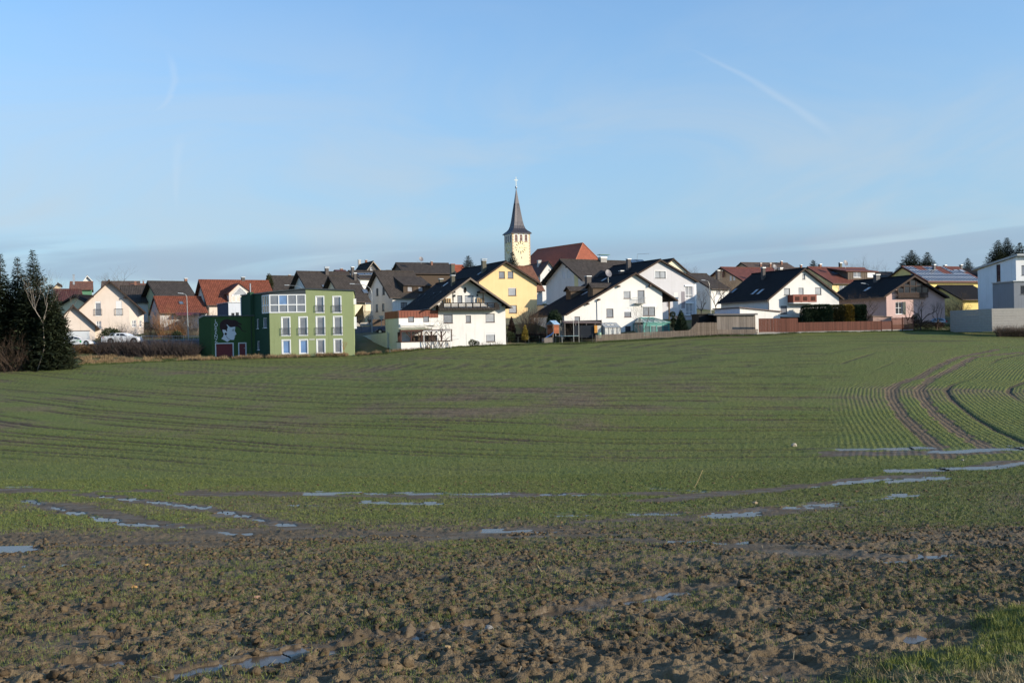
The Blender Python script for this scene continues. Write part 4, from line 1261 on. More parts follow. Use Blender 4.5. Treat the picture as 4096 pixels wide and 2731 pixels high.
# ---- rust-roofed house and white gable below the church
hr2 = eave('house', 'white house under an old rust-coloured plain-tile roof behind yellow house', 186, 24, G_(330, 678), G_(672, 672), G_(270, 318), 10, M_WHITE, T_RUST('u'))
hw = gable('gabled_house', 'narrow white gable with maroon roof below the church', 215, 22, F_(1320, 1220), F_(1190, 1405), F_(1405, 1325), F_(1205, 1450), F_(1392, 1450), 16, M_WHITE, T_MAR('w'), oh=.35,
           wins=[(rc(F_, 1312, 1322, 1329, 1354), dict(cols=1, gl=M_GLASS_D, sill=False)), (rc(F_, 1232, 1452, 1277, 1518), dict(cols=1, frame=M_FRAME_B, gl=M_GLASS_L))])
chimney(hw, 'L', rc(F_, 1172, 1205, 1226, 1268), mat('pale chimney', (.45, .42, .38), .8))
# ---- large white house with long dark roof, centre right
hc = eave('house', 'large white house with long dark roof and green-capped chimney', 168, 31, G_(1228, 522), H_(1500, 500), G_(927, 216), 12, M_WHITE, T_ANTH('u'), ohg=1.0, oh=.7,
          lwins=[(rc(G_, 935, 398, 972, 503), dict(cols=1, shutter=.97)), (rc(G_, 1010, 386, 1048, 493), dict(cols=1, shutter=.97)), (rc(G_, 978, 292, 996, 335), dict(cols=1, gl=M_GLASS_D, frame=M_FRAME_B)),
                 (rc(G_, 978, 622, 1026, 690), dict(cols=1, shutter=.9))])
cc_ = chimney(hc, 'F', rc(G_, 1487, 180, 1620, 260), mat('ribbed zinc', (.12, .12, .12), .5, .2, metal=.4), aspect=1.5)
q = P(*G_(1550, 150), slope_hit(hc, 'F', *G_(1550, 258))[0].y)
mb = MB(); mb.par(q - hc.U * 1.1 - hc.W * .5, hc.U * 2.2, hc.W * 1.0, ZV * .08)
for i in range(6): mb.tube(q + hc.U * (-.9 + .36 * i), q + hc.U * (-.9 + .36 * i) - ZV * .9, .015, .015, 4)
mb.build('chimney_hood', mat('verdigris copper', (.10, .24, .19), .6, .2), cc_)
a, z0, b_, z1 = hc.LF.rect(rc(G_, 1110, 430, 1167, 640))
mb = MB(); bar(mb, hc.LF, a, b_, -.012, .0, z0 - 3, z1); mb.build('painted_stripe', plaster('pale yellow paint', (.72, .66, .36)), hc.root)
for k in range(2):
    q, dn, al, n = slope_hit(hc, 'F', *H_(990 + 95 * k, 200))
    mb = MB(); mb.par(q - al * 1.05 - dn * .8 + n * .03, al * 2.0, dn * 1.5, n * .1)
    mb.build('solar_collector', glass('collector glass blue', (.05, .08, .12)), hc.roof)
q, dn, al, n = slope_hit(hc, 'F', *H_(1028, 150)); zt = P(*H_(1028, 68), q.y).z
mb = MB(); mb.tube(Vector((q.x, q.y, q.z - .3)), Vector((q.x, q.y, zt)), .03, .03, 5); mb.tube(Vector((q.x, q.y, zt)), Vector((q.x + 2.2, q.y, zt + .05)), .025, .025, 4)
for i in range(7): mb.tube(Vector((q.x + .25 + .3 * i, q.y - .3, zt + .02)), Vector((q.x + .25 + .3 * i, q.y + .3, zt + .02)), .012, .012, 3)
mb.build('television_aerial', M_POLE, hc.roof)
# white wing left of it
flatbox('white_wing', 'lower white wing with dark coping left of the large white house', 164, 31, G_(655, 940), G_(830, 940), G_(662, 900), 6, M_WHITE, cat='annex', coping=M_BLACKWOOD)
# ---- light grey house with white bay
W_GREY = plaster('light grey render', (.56, .55, .56))
hgry = gable('gabled_house', 'light grey house with black roof and white corner bay windows', 160, 25, H_(1415, 155), H_(940, 440), H_(2036, 512), H_(1060, 800), H_(1977, 800), 14, W_GREY, T_BLACK('w'), oh=.45,
             wins=[(rc(H_, 1318, 347, 1495, 465), dict(frame=M_FRAME_K, trim=M_FRAME_W, tw=.1, gl=M_GLASS_L)), (rc(H_, 1820, 600, 1938, 795), dict(cols=2, split=.3, box=True, gl=M_GLASS_L)), (rc(H_, 1828, 880, 1945, 1072), dict(cols=2, split=.3, box=True, gl=M_GLASS_L))])
for px, nm, m_ in (((1630, 700, 1697, 950), 'painted_panel', M_WHITE), ((1755, 685, 1812, 960), 'painted_panel', plaster('mauve grey render', (.26, .24, .26))), ((1515, 830, 1570, 935), 'painted_panel', plaster('mauve grey render', (.26, .24, .26)))):
    a, z0, b_, z1 = hgry.F.rect(rc(H_, *px)); mb = MB(); bar(mb, hgry.F, a, b_, -.02, .0, z0, z1); mb.build(nm, m_, hgry.root)
chimney(hgry, 'L', rc(H_, 862, 142, 940, 318)); chimney(hgry, 'L', rc(H_, 742, 337, 823, 398))
# side bay on the right corner
for k in ((590, 825), (870, 1070)):
    px0 = H_(1978, k[0]); px1 = H_(2020, k[1])
    zt = hgry.F.hit(*px0)[1]; zb = hgry.F.hit(*px1)[1]
    pl = Plane(hgry.F.at(hgry.width, .6, 0), hgry.U, hgry.W)
    mb = MB(); mb.par(pl.at(0, 0, zb - .1), hgry.U * .75, hgry.W * 1.9, ZV * (zt - zb + .4))
    bay = mb.build('side_bay', M_FRAME_W, hgry.root)
    window(bay, pl, (.08, zb, .68, zt), cols=1, split=.3, flush=True, sill=False, gl=M_GLASS_L)
hbk = flatbox('basement_extension', 'mauve grey basement wall below the light grey house', 158, 25, H_(1800, 1330), H_(2042, 1330), H_(1812, 1090), 2.5, plaster('mauve grey light render', (.42, .40, .44)), cat='annex', coping=M_CONC, wins=[(rc(H_, 1860, 1165, 1898, 1215), dict(cols=1, frame=M_FRAME_B, gl=M_GLASS_D))])
gable('gabled_house', 'pale yellow gable with dark roof behind the light grey house', 200, 25, H_(1632, 140), H_(1420, 280), H_(1950, 425), H_(1480, 400), H_(1900, 480), 10, plaster('pale yellow render', (.76, .70, .52)), T_BLACK('w'), oh=.4)
# ------------------------------------------------------------------ green building with the painted garage
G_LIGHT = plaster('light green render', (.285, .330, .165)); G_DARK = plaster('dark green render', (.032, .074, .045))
GREYSH = mat('anthracite sheet cladding', (.055, .065, .07), .5, .12, metal=.2)
psi = R(8)
gU = Vector((math.cos(psi), math.sin(psi), 0)); gW = Vector((-math.sin(psi), math.cos(psi), 0))
go = P(1081, 1416, 131)
gF = Plane(Vector((go.x, go.y, go.z)), gU, gW)
an = R(37)
gL = Plane(gF.p0.copy(), Vector((-math.sin(an), math.cos(an), 0)), Vector((math.cos(an), math.sin(an), 0)))
gr_ = root('green_apartment_building', gF.p0, psi, 'three-storey green building with white-framed French windows and corner glazing', 'building')
zlo = -.8
sR, zR = gF.hit(1413, 1164); sP, zP = gF.hit(1222, 1157); zb_ = gF.hit(1150, 1252)[1]
_, zc = gF.hit(1081, 1171); zft = gF.hit(1150, 1178)[1]
s49 = gL.hit(1049, 1215)[0]; z49 = gL.hit(1049, 1175)[1]; sE, zE = gL.hit(965, 1184)
s19 = gL.hit(1018.6, 1300)[0]
GT = dict(trim=M_FRAME_W, tw=.13, cols=1, sill=False, fw=.09)
fw_ = []
for x0, x1 in ((1703, 1822), (1940, 2058)): fw_.append((rc(C_, x0 + 10, 475, x1 - 10, 690), dict(GT, rail=.44)))
for x0, x1, dy in ((1228, 1353, 8), (1468, 1594, 4), (1707, 1834, 0), (1946, 2073, -3)): fw_.append((rc(C_, x0 + 12, 754 + dy, x1 - 10, 1000 + dy), dict(GT, rail=.40)))
for x0, x1, dy, gl in ((1235, 1360, 4, M_GLASS_B), (1475, 1600, 0, M_GLASS_B), (1714, 1838, -4, M_GLASS), (1953, 2075, -8, M_GLASS)): fw_.append((rc(C_, x0 + 12, 1072 + dy, x1 - 12, 1255 + dy), dict(GT, gl=gl)))
fr = [gF.rect(x[0]) for x in fw_]
mb = MB()
face_with_holes(mb, gF, [(0, zlo), (sR, zlo), (sR, zR), (sP, zP), (sP, zb_), (0, zb_)], fr)
mb.poly([gF.at(sR, 0, zlo), gF.at(sR, 11, zlo), gF.at(sR, 11, zR), gF.at(sR, 0, zR)])
mb.build('front_wall', G_LIGHT, gr_)
for x, r in zip(fw_, fr): window(gr_, gF, r, **x[1])
lw = [(rc(C_, 976, 764, 1028, 905), dict(cols=1)), (rc(C_, 888, 780, 918, 917), dict(cols=1)), (rc(C_, 896, 1086, 929, 1210), dict(cols=1))]
lr = [gL.rect(x[0]) for x in lw]
mb = MB()
face_with_holes(mb, gL, [(0, zlo), (sE, zlo), (sE, zE), (s49, z49), (s49, zb_), (0, zb_)], lr)
bk = gL.at(sE, 0, 0)
mb.poly([gL.at(sE, 0, zlo), gF.at(sR, 11, zlo), gF.at(sR, 11, zE), gL.at(sE, 0, zE)])
mb.build('side_wall', G_DARK, gr_)
for x, r in zip(lw, lr): window(gr_, gL, r, **x[1])
# upper window on the far part, flue, downpipe
r = gL.rect(rc(C_, 780, 517, 803, 657)); window(gr_, gL, r, cols=1, flush=True, sill=False)
a, z0, b_, z1 = gL.rect(rc(C_, 806, 412, 850, 735))
mb = MB(); bar(mb, gL, a, b_, -.5, -.003, z0, z1); mb.build('flue', G_DARK, gr_)
c0 = gL.at((a + b_) / 2, -.25, z1)
mb = MB(); mb.tube(c0, c0 + ZV * 1.2, .09, .09, 8); mb.build('flue_pipe', M_SHEET, gr_)
a, z0, b_, z1 = gL.rect(rc(C_, 668, 478, 684, 728))
mb = MB(); mb.tube(gL.at(a + .1, -.1, z0), gL.at(a + .1, -.1, z1), .07, .07, 8); mb.build('downpipe', M_FRAME_W, gr_)
# corner glazing
def glaze(pl, a, b, z0, z1, n, zs, m0=None):
    mb = MB(); fwd = .14
    xs = [a + (b - a) * i / n for i in range(n + 1)]
    bar(mb, pl, a, b, -.03, .12, z0 - fwd / 2, z0 + fwd / 2)
    w = mb.build('corner_glazing', M_FRAME_W, gr_)
    for zz in (zs, z1): mb = MB(); bar(mb, pl, a, b, -.03, .12, zz - fwd / 2, zz + fwd / 2); mb.build('transom', M_FRAME_W, w)
    for i, x in enumerate(xs):
        mb = MB(); bar(mb, pl, x - fwd / 2, x + fwd / 2, -.035, .125, z0 - fwd / 2, z1 + fwd / 2); mb.build('mullion', M_FRAME_W, w)
    cols = [M_GLASS, M_GLASS_B, M_GLASS, M_GLASS]
    for i in range(n):
        for q0, q1 in ((z0, zs), (zs, z1)):
            mb = MB(); bar(mb, pl, xs[i] + fwd / 2, xs[i + 1] - fwd / 2, .03, .045, q0 + fwd / 2, q1 - fwd / 2)
            mb.build('pane', m0 or cols[i % 4] if q0 == zs else (m0 or M_GLASS), w)
zs_ = gF.hit(1150, 1219)[1]
glaze(gF, .08, sP - .05, zb_ + .1, zft - .05, 4, zs_); glaze(gL, .08, s49, zb_ + .1, zft - .05, 3, zs_, glass('amber curtain glass', (.45, .36, .24)))
mb = MB(); mb.poly([gF.at(0, .01, zft), gF.at(sP, .01, zft), gF.at(sP, .01, zP), gF.at(0, .01, zc)])
mb.poly([gL.at(0, .01, zft), gL.at(s49, .01, zft), gL.at(s49, .01, z49), gL.at(0, .01, zc)]); mb.build('fascia_cladding', GREYSH, gr_)
pts = [gL.at(sE, -.15, zE), gL.at(s49, -.15, z49), gF.at(-.15, -.2, zc), gF.at(sP, -.15, zP), gF.at(sR + .15, -.15, zR), gF.at(sR + .15, 11, zR - .1), gL.at(sE, 6, zE)]
mb = MB(); n = len(pts); ctr = sum(pts, Vector()) / n + ZV * .15
k = len(mb.v)
mb.v += [tuple(p) for p in pts] + [tuple(p + ZV * .16) for p in pts] + [tuple(ctr + ZV * .16)]
for i in range(n):
    j = (i + 1) % n
    mb.f.append((i, j, n + j, n + i)); mb.f.append((n + i, n + j, 2 * n))
mb.build('roof', GREYSH, gr_)
a, z0, b_, z1 = gF.rect(rc(C_, 1613, 1055, 1692, 1070)); mb = MB(); bar(mb, gF, a, b_, -.03, -.003, z0, z1); mb.build('name_plate', mat('pale plate', (.6, .6, .55), .5), gr_)
for y in ((500, 578), (750, 915)):
    a, z0, b_, z1 = gF.rect(rc(C_, 2222, y[0], 2236, y[1])); mb = MB(); bar(mb, gF, sR + .003, sR + .35, .2, .7, z0, z1); mb.build('side_sign_box', M_FRAME_W, gr_)
# garage wing
gg = gL.at(s19, 0, 0)
GP = Plane(gg - gU * 0, gU, gW)
ga = GP.hit(846, 1350)[0]
GP = Plane(gg + gU * ga, gU, gW); gw = -ga
zg1 = GP.hit(846, 1267)[1]; zg2 = GP.hit(1019, 1264)[1]
gside = Plane(GP.p0.copy(), Vector((-math.sin(R(50)), math.cos(R(50)), 0)), Vector((math.cos(R(50)), math.sin(R(50)), 0)))
sS = gside.hit(796, 1330)[0]; zS = gside.hit(796, 1276)[1]
gar = root('painted_garage', GP.p0 + ZV * zlo, psi, 'dark green garage with painted lettering and a large head in profile', 'garage')
dr = GP.rect(rc(C_, 328, 1124, 556, 1300)); dd = GP.rect(rc(C_, 648, 1120, 733, 1300))
dr = (dr[0], zlo + .05, dr[2], dr[3]); dd = (dd[0], zlo + .05, dd[2], dd[3])
mb = MB()
face_with_holes(mb, GP, [(0, zlo), (gw, zlo), (gw, zg2), (0, zg1)], [dr, dd])
mb.poly([gside.at(0, 0, zlo), gside.at(sS, 0, zlo), gside.at(sS, 0, zS), gside.at(sS * .55, 0, zg1 + .1), gside.at(0, 0, zg1)])
mb.build('wall', plaster('mid dark green render', (.045, .092, .034)), gar)
RED = mat('wine red door', (.13, .012, .018), .5, .1)
mb = MB()
n = 6
mb = MB(); bar(mb, GP, dr[0], dr[2], .1, .14, zlo, dr[3]); gdo = mb.build('garage_door', RED, gar)
for i in range(n):
    z = dr[3] - (dr[3] - zlo) * (i + .1) / n
    mb = MB(); bar(mb, GP, dr[0] + .02, dr[2] - .02, .085, .099, z - (dr[3] - zlo) / n + .06, z); mb.build('door_panel', RED, gdo)
mb = MB(); bar(mb, GP, dd[0], dd[2], .1, .14, zlo, dd[3]); de = mb.build('side_door', RED, gar)
mb = MB(); bar(mb, GP, dd[2] - .2, dd[2] - .1, .05, .099, zlo + 1.6, zlo + 1.68); mb.build('handle', M_SHEET, de)
for r in (dr, dd):
    mb = MB(); bar(mb, GP, r[0] - .14, r[2] + .14, -.025, .03, r[3], r[3] + .14); bar(mb, GP, r[0] - .14, r[0], -.025, .03, zlo, r[3]); bar(mb, GP, r[2], r[2] + .14, -.025, .03, zlo, r[3])
    mb.build('door_surround', mat('pale grey paint', (.55, .57, .58), .7), gar)
mb = MB(); mb.prism([GP.at(-.05, -.12, zg1), GP.at(gw, -.12, zg2), GP.at(gw, 3, zg2 + .05), gside.at(sS * .55, 0, zg1 + .1)], ZV * .14); mb.build('flat_roof', GREYSH, gar)
mb = MB(); mb.par(gside.at(0, -.06, zg1), gside.at(sS * .55, -.06, zg1 + .12) - gside.at(0, -.06, zg1), gside.N * .2, ZV * .1)
mb.par(gside.at(sS * .55, -.06, zg1 + .12), gside.at(sS, -.06, zS + .02) - gside.at(sS * .55, -.06, zg1 + .12), gside.N * .2, ZV * .1); mb.build('coping', M_CONC, gar)
a = GP.hit(1006, 1330)[0]
mb = MB(); mb.tube(GP.at(a, -.08, zlo), GP.at(a, -.08, zg2), .06, .06, 7); mb.build('downpipe', mat('dark green pipe', (.02, .045, .03), .5), gar)
# mural
MU = lambda x, y: (790 + x * .11478, 1250 + y * .11478)
def paint(name, pts, d, m):
    uv = [GP.hit(*MU(*p)) for p in pts]
    mb = MB(); n0 = 0
    tri = tessellate_polygon([[Vector((u, z, 0)) for u, z in uv]])
    mb.v = [tuple(GP.at(u, -d, z)) for u, z in uv]; mb.f = [tuple(t_) for t_ in tri]
    return mb.build(name, m, gar)
FACE = mat('pale face paint', (.58, .62, .66), .8, .04); HAIR = mat('dark maroon hair paint', (.030, .012, .014), .8, .3, 1.5); INK = mat('ink paint', (.012, .010, .014), .8)
paint('painted_face', [(1000, 408), (1050, 430), (1100, 485), (1160, 514), (1230, 507), (1310, 488), (1312, 560), (1300, 640), (1360, 745), (1330, 775), (1305, 810), (1315, 840), (1305, 860), (1285, 890), (1275, 945), (1220, 952), (1150, 945), (1100, 975), (1040, 1025), (960, 975), (830, 908), (885, 845), (920, 745), (880, 680), (870, 592), (975, 607), (1010, 657), (1040, 662), (1030, 590), (1060, 510), (1030, 450)], .006, FACE)
paint('painted_hair', [(770, 450), (790, 370), (850, 290), (930, 245), (1030, 230), (1120, 245), (1180, 260), (1290, 255), (1370, 285), (1440, 350), (1530, 390), (1555, 440), (1480, 425), (1390, 400), (1430, 440), (1490, 470), (1520, 520), (1532, 560), (1582, 630), (1660, 652), (1760, 646), (1650, 672), (1558, 640), (1488, 560), (1410, 495), (1300, 488), (1230, 505), (1160, 512), (1100, 485), (1050, 430), (1008, 404), (995, 412), (1030, 450), (1060, 510), (1030, 590), (1040, 660), (1010, 655), (975, 605), (870, 590), (880, 680), (920, 745), (890, 850), (858, 852), (893, 740), (830, 640), (780, 540)], .009, HAIR)
paint('painted_earring', [(985 + 42 * math.cos(i * .5236), 742 + 44 * math.sin(i * .5236)) for i in range(12)], .012, HAIR)
paint('painted_eyebrow', [(1208, 592), (1250, 572), (1300, 582), (1298, 592), (1250, 584)], .012, INK)
paint('painted_eye', [(1198, 622), (1240, 606), (1290, 616), (1262, 636), (1220, 634)], .012, INK)
paint('painted_mouth', [(1262, 826), (1300, 820), (1326, 830), (1300, 838)], .012, INK)
paint('painted_jaw_line', [(990, 785), (1010, 820), (1050, 878), (1100, 915), (1152, 940), (1150, 950), (1094, 925), (1042, 886), (1000, 830)], .012, INK)
def letter(ch, cx, cy, hpx):
    cu = bpy.data.curves.new('lettering', 'FONT'); cu.body = ch; cu.size = 1.0; cu.align_x = 'CENTER'
    ob = bpy.data.objects.new('lettering', cu)
    me = bpy.data.meshes.new_from_object(ob)
    vs = np.array([v.co[:] for v in me.vertices]); fs = [tuple(p.vertices) for p in me.polygons]
    bpy.data.objects.remove(ob); bpy.data.meshes.remove(me); bpy.data.curves.remove(cu)
    vs[:, :2] -= (vs[:, :2].min(0) + vs[:, :2].max(0)) / 2
    hh = vs[:, 1].max() * 2
    u, z = GP.hit(*MU(cx, cy)); _, z2 = GP.hit(*MU(cx, cy - hpx))
    k = (z2 - z) / hh
    mb = MB(); mb.v = [tuple(GP.at(u + x * k * .92, -.010, z + y * k)) for x, y, _ in vs]; mb.f = fs
    return mb.build('letter', FACE, gar)
for ch, cy in zip('LORENZ', (292, 425, 560, 697, 830, 967)): letter(ch, 645, cy, 118)

# ------------------------------------------------------------------ white house with the black balcony
w1 = gable('gabled_house', 'white house with carved black balcony, black roof and brown clad extension', 138, 23, E_(1423, 413), E_(815, 866), E_(2047, 850), E_(862, 1150), E_(1952, 1150), 13, M_WHITE, T_BLACK('w'), oh=1.35,
           fascia=wood('grey brown verge', (.20, .16, .13)),
           wins=[(rc(E_, 1022, 960, 1160, 1090), BR), (rc(E_, 1357, 972, 1432, 1084), BR), (rc(E_, 1652, 948, 1786, 1078), dict(BR, gl=M_GLASS_L)), (rc(E_, 1660, 1240, 1793, 1368), dict(BR, gl=M_GLASS_L, shutter=.2)),
                 (rc(E_, 1230, 678, 1304, 800), dict(frame=M_FRAME_K, cols=1, sill=False)), (rc(E_, 1342, 678, 1472, 800), dict(frame=M_FRAME_K, cols=1, sill=False, gl=M_GLASS_L))])
F = w1.F
a, z0, b_, z1 = F.rect(rc(E_, 1363, 1243, 1440, 1420))
mb = MB(); bar(mb, F, a, b_, -.03, .0, z0, z1); dr_ = mb.build('cellar_door', mat('cream door', (.68, .68, .62), .6), w1.root)
mb = MB(); bar(mb, F, b_ - .16, b_ - .08, -.09, -.031, (z0 + z1) / 2, (z0 + z1) / 2 + .05); mb.build('handle', M_SHEET, dr_)
# arched niche over the small window
a, z0, b_, z1 = F.rect(rc(E_, 1352, 948, 1434, 975))
mb = MB(); c0 = F.at((a + b_) / 2, -.03, z0); rr = (b_ - a) / 2
mb.prism([c0 + F.S * (math.cos(i * math.pi / 8) * rr) + ZV * (math.sin(i * math.pi / 8) * (z1 - z0)) for i in range(9)], F.N * .028); mb.build('window_arch', M_WHITE, w1.root)
# balcony
BP = Plane(F.at(0, -1.15, 0), F.S, F.N)
a, z0, b_, z1 = BP.rect(rc(E_, 945, 785, 1862, 900))
bal = MB(); bar(bal, BP, a + .3, b_ - .3, .02, 1.12, z0 + .06, z0 + .2); bl = bal.build('balcony', M_BLACKWOOD, w1.root)
mb = MB(); bar(mb, BP, a + .05, b_ - .05, -.06, .06, z0, z0 + .36); mb.build('bottom_board', M_BLACKWOOD, bl)
mb = MB(); bar(mb, BP, a + .25, b_ - .3, -.07, .07, z1 - .1, z1); mb.build('handrail', M_BLACKWOOD, bl)
for s_, sg in ((a, 1), (b_, -1)):
    mb = MB(); prof = [(0, z0 + .05), (.75, z0 + .05), (.75, z1 - .02), (.45, z1 - .06), (.2, z1 - .25), (.05, z1 - .55)]
    mb.prism([BP.at(s_ + sg * x, -.05, z) for x, z in prof], BP.N * .1); mb.build('end_panel', M_BLACKWOOD, bl)
    mb = MB(); mb.par(BP.at(s_ + sg * .02, .05, z0 + .05), BP.N * 1.08, F.S * (sg * .05), ZV * (z1 - z0 - .3)); mb.build('side_panel', M_BLACKWOOD, bl)
nb = 46
pmesh = None
for i in range(nb):
    u = a + .85 + (b_ - a - 1.7) * i / (nb - 1)
    if pmesh is None:
        mb = MB(); c0 = BP.at(u, 0, z0 + .36); hh = z1 - z0 - .46
        mb.lathe(c0, [(.028, 0), (.045, hh * .15), (.02, hh * .3), (.045, hh * .55), (.02, hh * .8), (.03, hh)], 6)
        p0_ = mb.build('baluster', M_BLACKWOOD, bl); pmesh = p0_.data; u0 = u
    else:
        o = bpy.data.objects.new('baluster', pmesh); o.parent = bl; o.location = (u - u0, 0, 0); COL.objects.link(o)
for i in range(8):
    u = a + .75 + (b_ - a - 1.5) * i / 7
    mb = MB(); bar(mb, BP, u - .06, u + .06, -.08, .08, z0 + .36, z1 - .1); mb.build('balcony_post', M_BLACKWOOD, bl)
for i in range(38):
    u = a + .25 + (b_ - a - .5) * i / 37
    mb = MB(); bar(mb, BP, u - .06, u + .06, -.11, -.061, z0 + .05, z0 + .24); mb.build('scallop', wood('worn dark timber', (.06, .05, .042)), bl)
for fx in ((1165, 660), (1618, 660)):
    u = BP.hit(*E_(*fx))[0]; zt = BP.hit(*E_(fx[0], fx[1] - 20))[1]
    mb = MB(); mb.lathe(BP.at(u, .05, z1), [(.09, 0), (.06, .15), (.09, .4), (.07, zt - z1)], 8); mb.build('roof_post', M_BLACKWOOD, bl)
    mb = MB(); bar(mb, BP, u - .5, u + .35, -.05, 1.15, zt, zt + .28); mb.build('roof_beam', M_BLACKWOOD, bl)
for fx in ((885, 838), (1925, 822)):
    u, z = F.hit(*E_(*fx), -.6); mb = MB(); bar(mb, F, u - .12, u + .12, -1.2, 0, z - .12, z + .12); mb.build('purlin_end', M_BLACKWOOD, w1.root)
u, z = F.hit(*E_(1346, 598)); mb = MB(); mb.prism([F.at(u + .2 * math.cos(i * .7) * (1 + .2 * math.sin(3 * i)), -.06, z + .42 * math.sin(i * .7)) for i in range(9)], F.N * .055); mb.build('carved_emblem', M_BLACKWOOD, w1.root)
for fx in ((1185, 685), (1523, 680)):
    u, z = F.hit(*E_(*fx)); mb = MB(); mb.lathe(F.at(u, -.15, z - .15), [(.02, .35), (.12, .3), (.13, .1), (.05, 0)], 8); mb.build('wall_lantern', M_FRAME_K, w1.root)
for (x, y) in ((1040, 750), (1105, 750), (1540, 745), (1600, 745)):                 # wooden shelf frames on the balcony wall
    a2, q0, b2, q1 = F.rect(rc(E_, x - 22, y - 28, x + 22, y + 40)); mb = MB()
    for (i0, i1, j0, j1) in ((a2, a2 + .1, q0, q1), (b2 - .1, b2, q0, q1), (a2 + .1, b2 - .1, q1 - .1, q1)): bar(mb, F, i0, i1, -.25, -.02, j0, j1)
    mb.build('shelf_frame', wood('light pine', (.52, .38, .22)), w1.root)
chimney(w1, 'L', rc(E_, 1140, 372, 1208, 520), mat('green-brown slate', (.085, .08, .055), .7, .2, 4)); chimney(w1, 'L', rc(E_, 960, 425, 1026, 478), mat('green-brown slate', (.085, .08, .055), .7, .2, 4))
skylight(w1, 'L', *E_(1056, 517), .9, 1.2, M_GLASS_L)
for fx in ((620, 725), (695, 715), (825, 700), (930, 680)):
    q, dn, al, n = slope_hit(w1, 'L', *E_(*fx)); mb = MB(); mb.par(q - dn * .7 - al * .03 + n * .02, al * .06, dn * 1.4, n * .05); mb.par(q - dn * .85 - al * .25 + n * .1, al * .5, dn * .2, n * .06); mb.build('roof_ladder', M_FRAME_K, w1.roof)
# extension, brown standing seam parapet
ex = Plane(F.at(0, -.25, 0), F.S, F.N)
xa, _z = ex.hit(*E_(358, 1200)); xb, _z = ex.hit(*E_(944, 1200)); ztp = ex.hit(*E_(640, 905))[1]; zpb = ex.hit(*E_(640, 1012))[1]
exr = root('clad_extension', ex.at(xa, 0, -.3), w1.psi, 'white flat-roofed extension with red-brown metal parapet beside balcony house', 'annex')
EX = Plane(ex.at(xa, 0, 0), F.S, F.N); EL = Plane(EX.p0.copy(), F.N, F.S)
xw = xb - xa; lb = EL.hit(*E_(158, 1200))[0]
wn = [(rc(E_, 494, 996, 582, 1080), BR), (rc(E_, 720, 993, 806, 1077), BR)]
wr_ = [EX.rect(x[0]) for x in wn]
mb = MB(); face_with_holes(mb, EX, [(0, -.6), (xw, -.6), (xw, ztp - .1), (0, ztp - .1)], wr_)
mb.poly([EX.at(xw, 0, -.6), EX.at(xw, .26, -.6), EX.at(xw, .26, ztp - .1), EX.at(xw, 0, ztp - .1)])
mb.build('wall', M_WHITE, exr)
mb = MB(); mb.poly([EL.at(0, 0, -.6), EL.at(lb, 0, -.6), EL.at(lb, 0, ztp - .1), EL.at(0, 0, ztp - .1)])
mb.poly([EL.at(lb, 0, -.6), EL.at(lb, xw, -.6), EL.at(lb, xw, ztp - .1), EL.at(lb, 0, ztp - .1)])
mb.build('side_wall', plaster('grey green render', (.50, .54, .50)), exr)
for x, r in zip(wn, wr_): window(exr, EX, r, **dict(x[1], sill=False))
mb = MB(); mb.par(EX.at(-.08, -.08, ztp - .1), F.S * (xw + .1), F.N * (lb + .1), ZV * .12); mb.build('parapet_cap', M_COP, exr)
nP = 13
for i in range(nP):
    u0, u1 = xw * i / nP, xw * (i + 1) / nP
    zq = zpb
    for r in wr_:
        if u1 > r[0] + .05 and u0 < r[2] - .05: zq = r[3] + .03
    mb = MB(); bar(mb, EX, u0 + .02, u1 - .02, -.05, -.003, zq, ztp - .1); mb.build('cladding_panel', M_COP, exr)
    mb = MB(); bar(mb, EX, u1 - .02, u1 + .015, -.085, -.003, zq, ztp - .1); mb.build('seam', M_COP, exr)
for i in range(10):
    u0, u1 = lb * i / 10, lb * (i + 1) / 10
    mb = MB(); bar(mb, EL, u0 + .03, u1 - .03, -.05, -.003, zpb, ztp - .1); mb.build('cladding_panel', M_COP, exr)
    mb = MB(); bar(mb, EL, u1 - .03, u1 + .03, -.09, -.003, zpb, ztp - .1); mb.build('seam', M_COP, exr)
# awning cassette and wooden sunroom in front
a, z0, b_, z1 = EX.rect(rc(E_, 370, 1104, 900, 1128)); mb = MB(); bar(mb, EX, a, b_, -.3, -.005, z0, z1); mb.build('awning_box', mat('pale awning', (.72, .70, .66), .6), exr)
a, z0, b_, z1 = EX.rect(rc(E_, 375, 1135, 760, 1150)); mb = MB(); bar(mb, EX, a, b_, -.22, -.005, z0, z1); mb.build('awning_valance', mat('pale awning', (.72, .70, .66), .6), exr)
SUNW = wood('dark red-brown timber', (.060, .028, .022))
sp = Plane(EX.at(0, -2.0, 0), F.S, F.N)
a, z0, b_, z1 = sp.rect(rc(E_, 388, 1215, 1140, 1355))
sr = root('sunroom', sp.at(a, 0, z0 - 1.2), w1.psi, 'dark timber sunroom with white parapet below the clad extension', 'sunroom')
zr2 = EX.hit(*E_(560, 1170))[1]
zfl = z0
mb = MB(); mb.par(sp.at(a, .02, zfl - 3), F.S * (b_ - a), F.N * .2, ZV * (3 - .12)); mb.par(sp.at(a, .22, zfl - 3), F.S * .2, F.N * 1.75, ZV * (3 - .12)); mb.build('parapet', M_WHITE, sr)
mb = MB(); mb.par(sp.at(a - .1, -.08, zfl - .117), F.S * (b_ - a + .2), F.N * 2.05, ZV * .1); mb.build('parapet_cap', SUNW, sr)
mb = MB(); mb.par(sp.at(a - .1, -.1, z1), F.S * (b_ - a + .2), F.N * .16, ZV * .26); mb.build('front_beam', SUNW, sr)
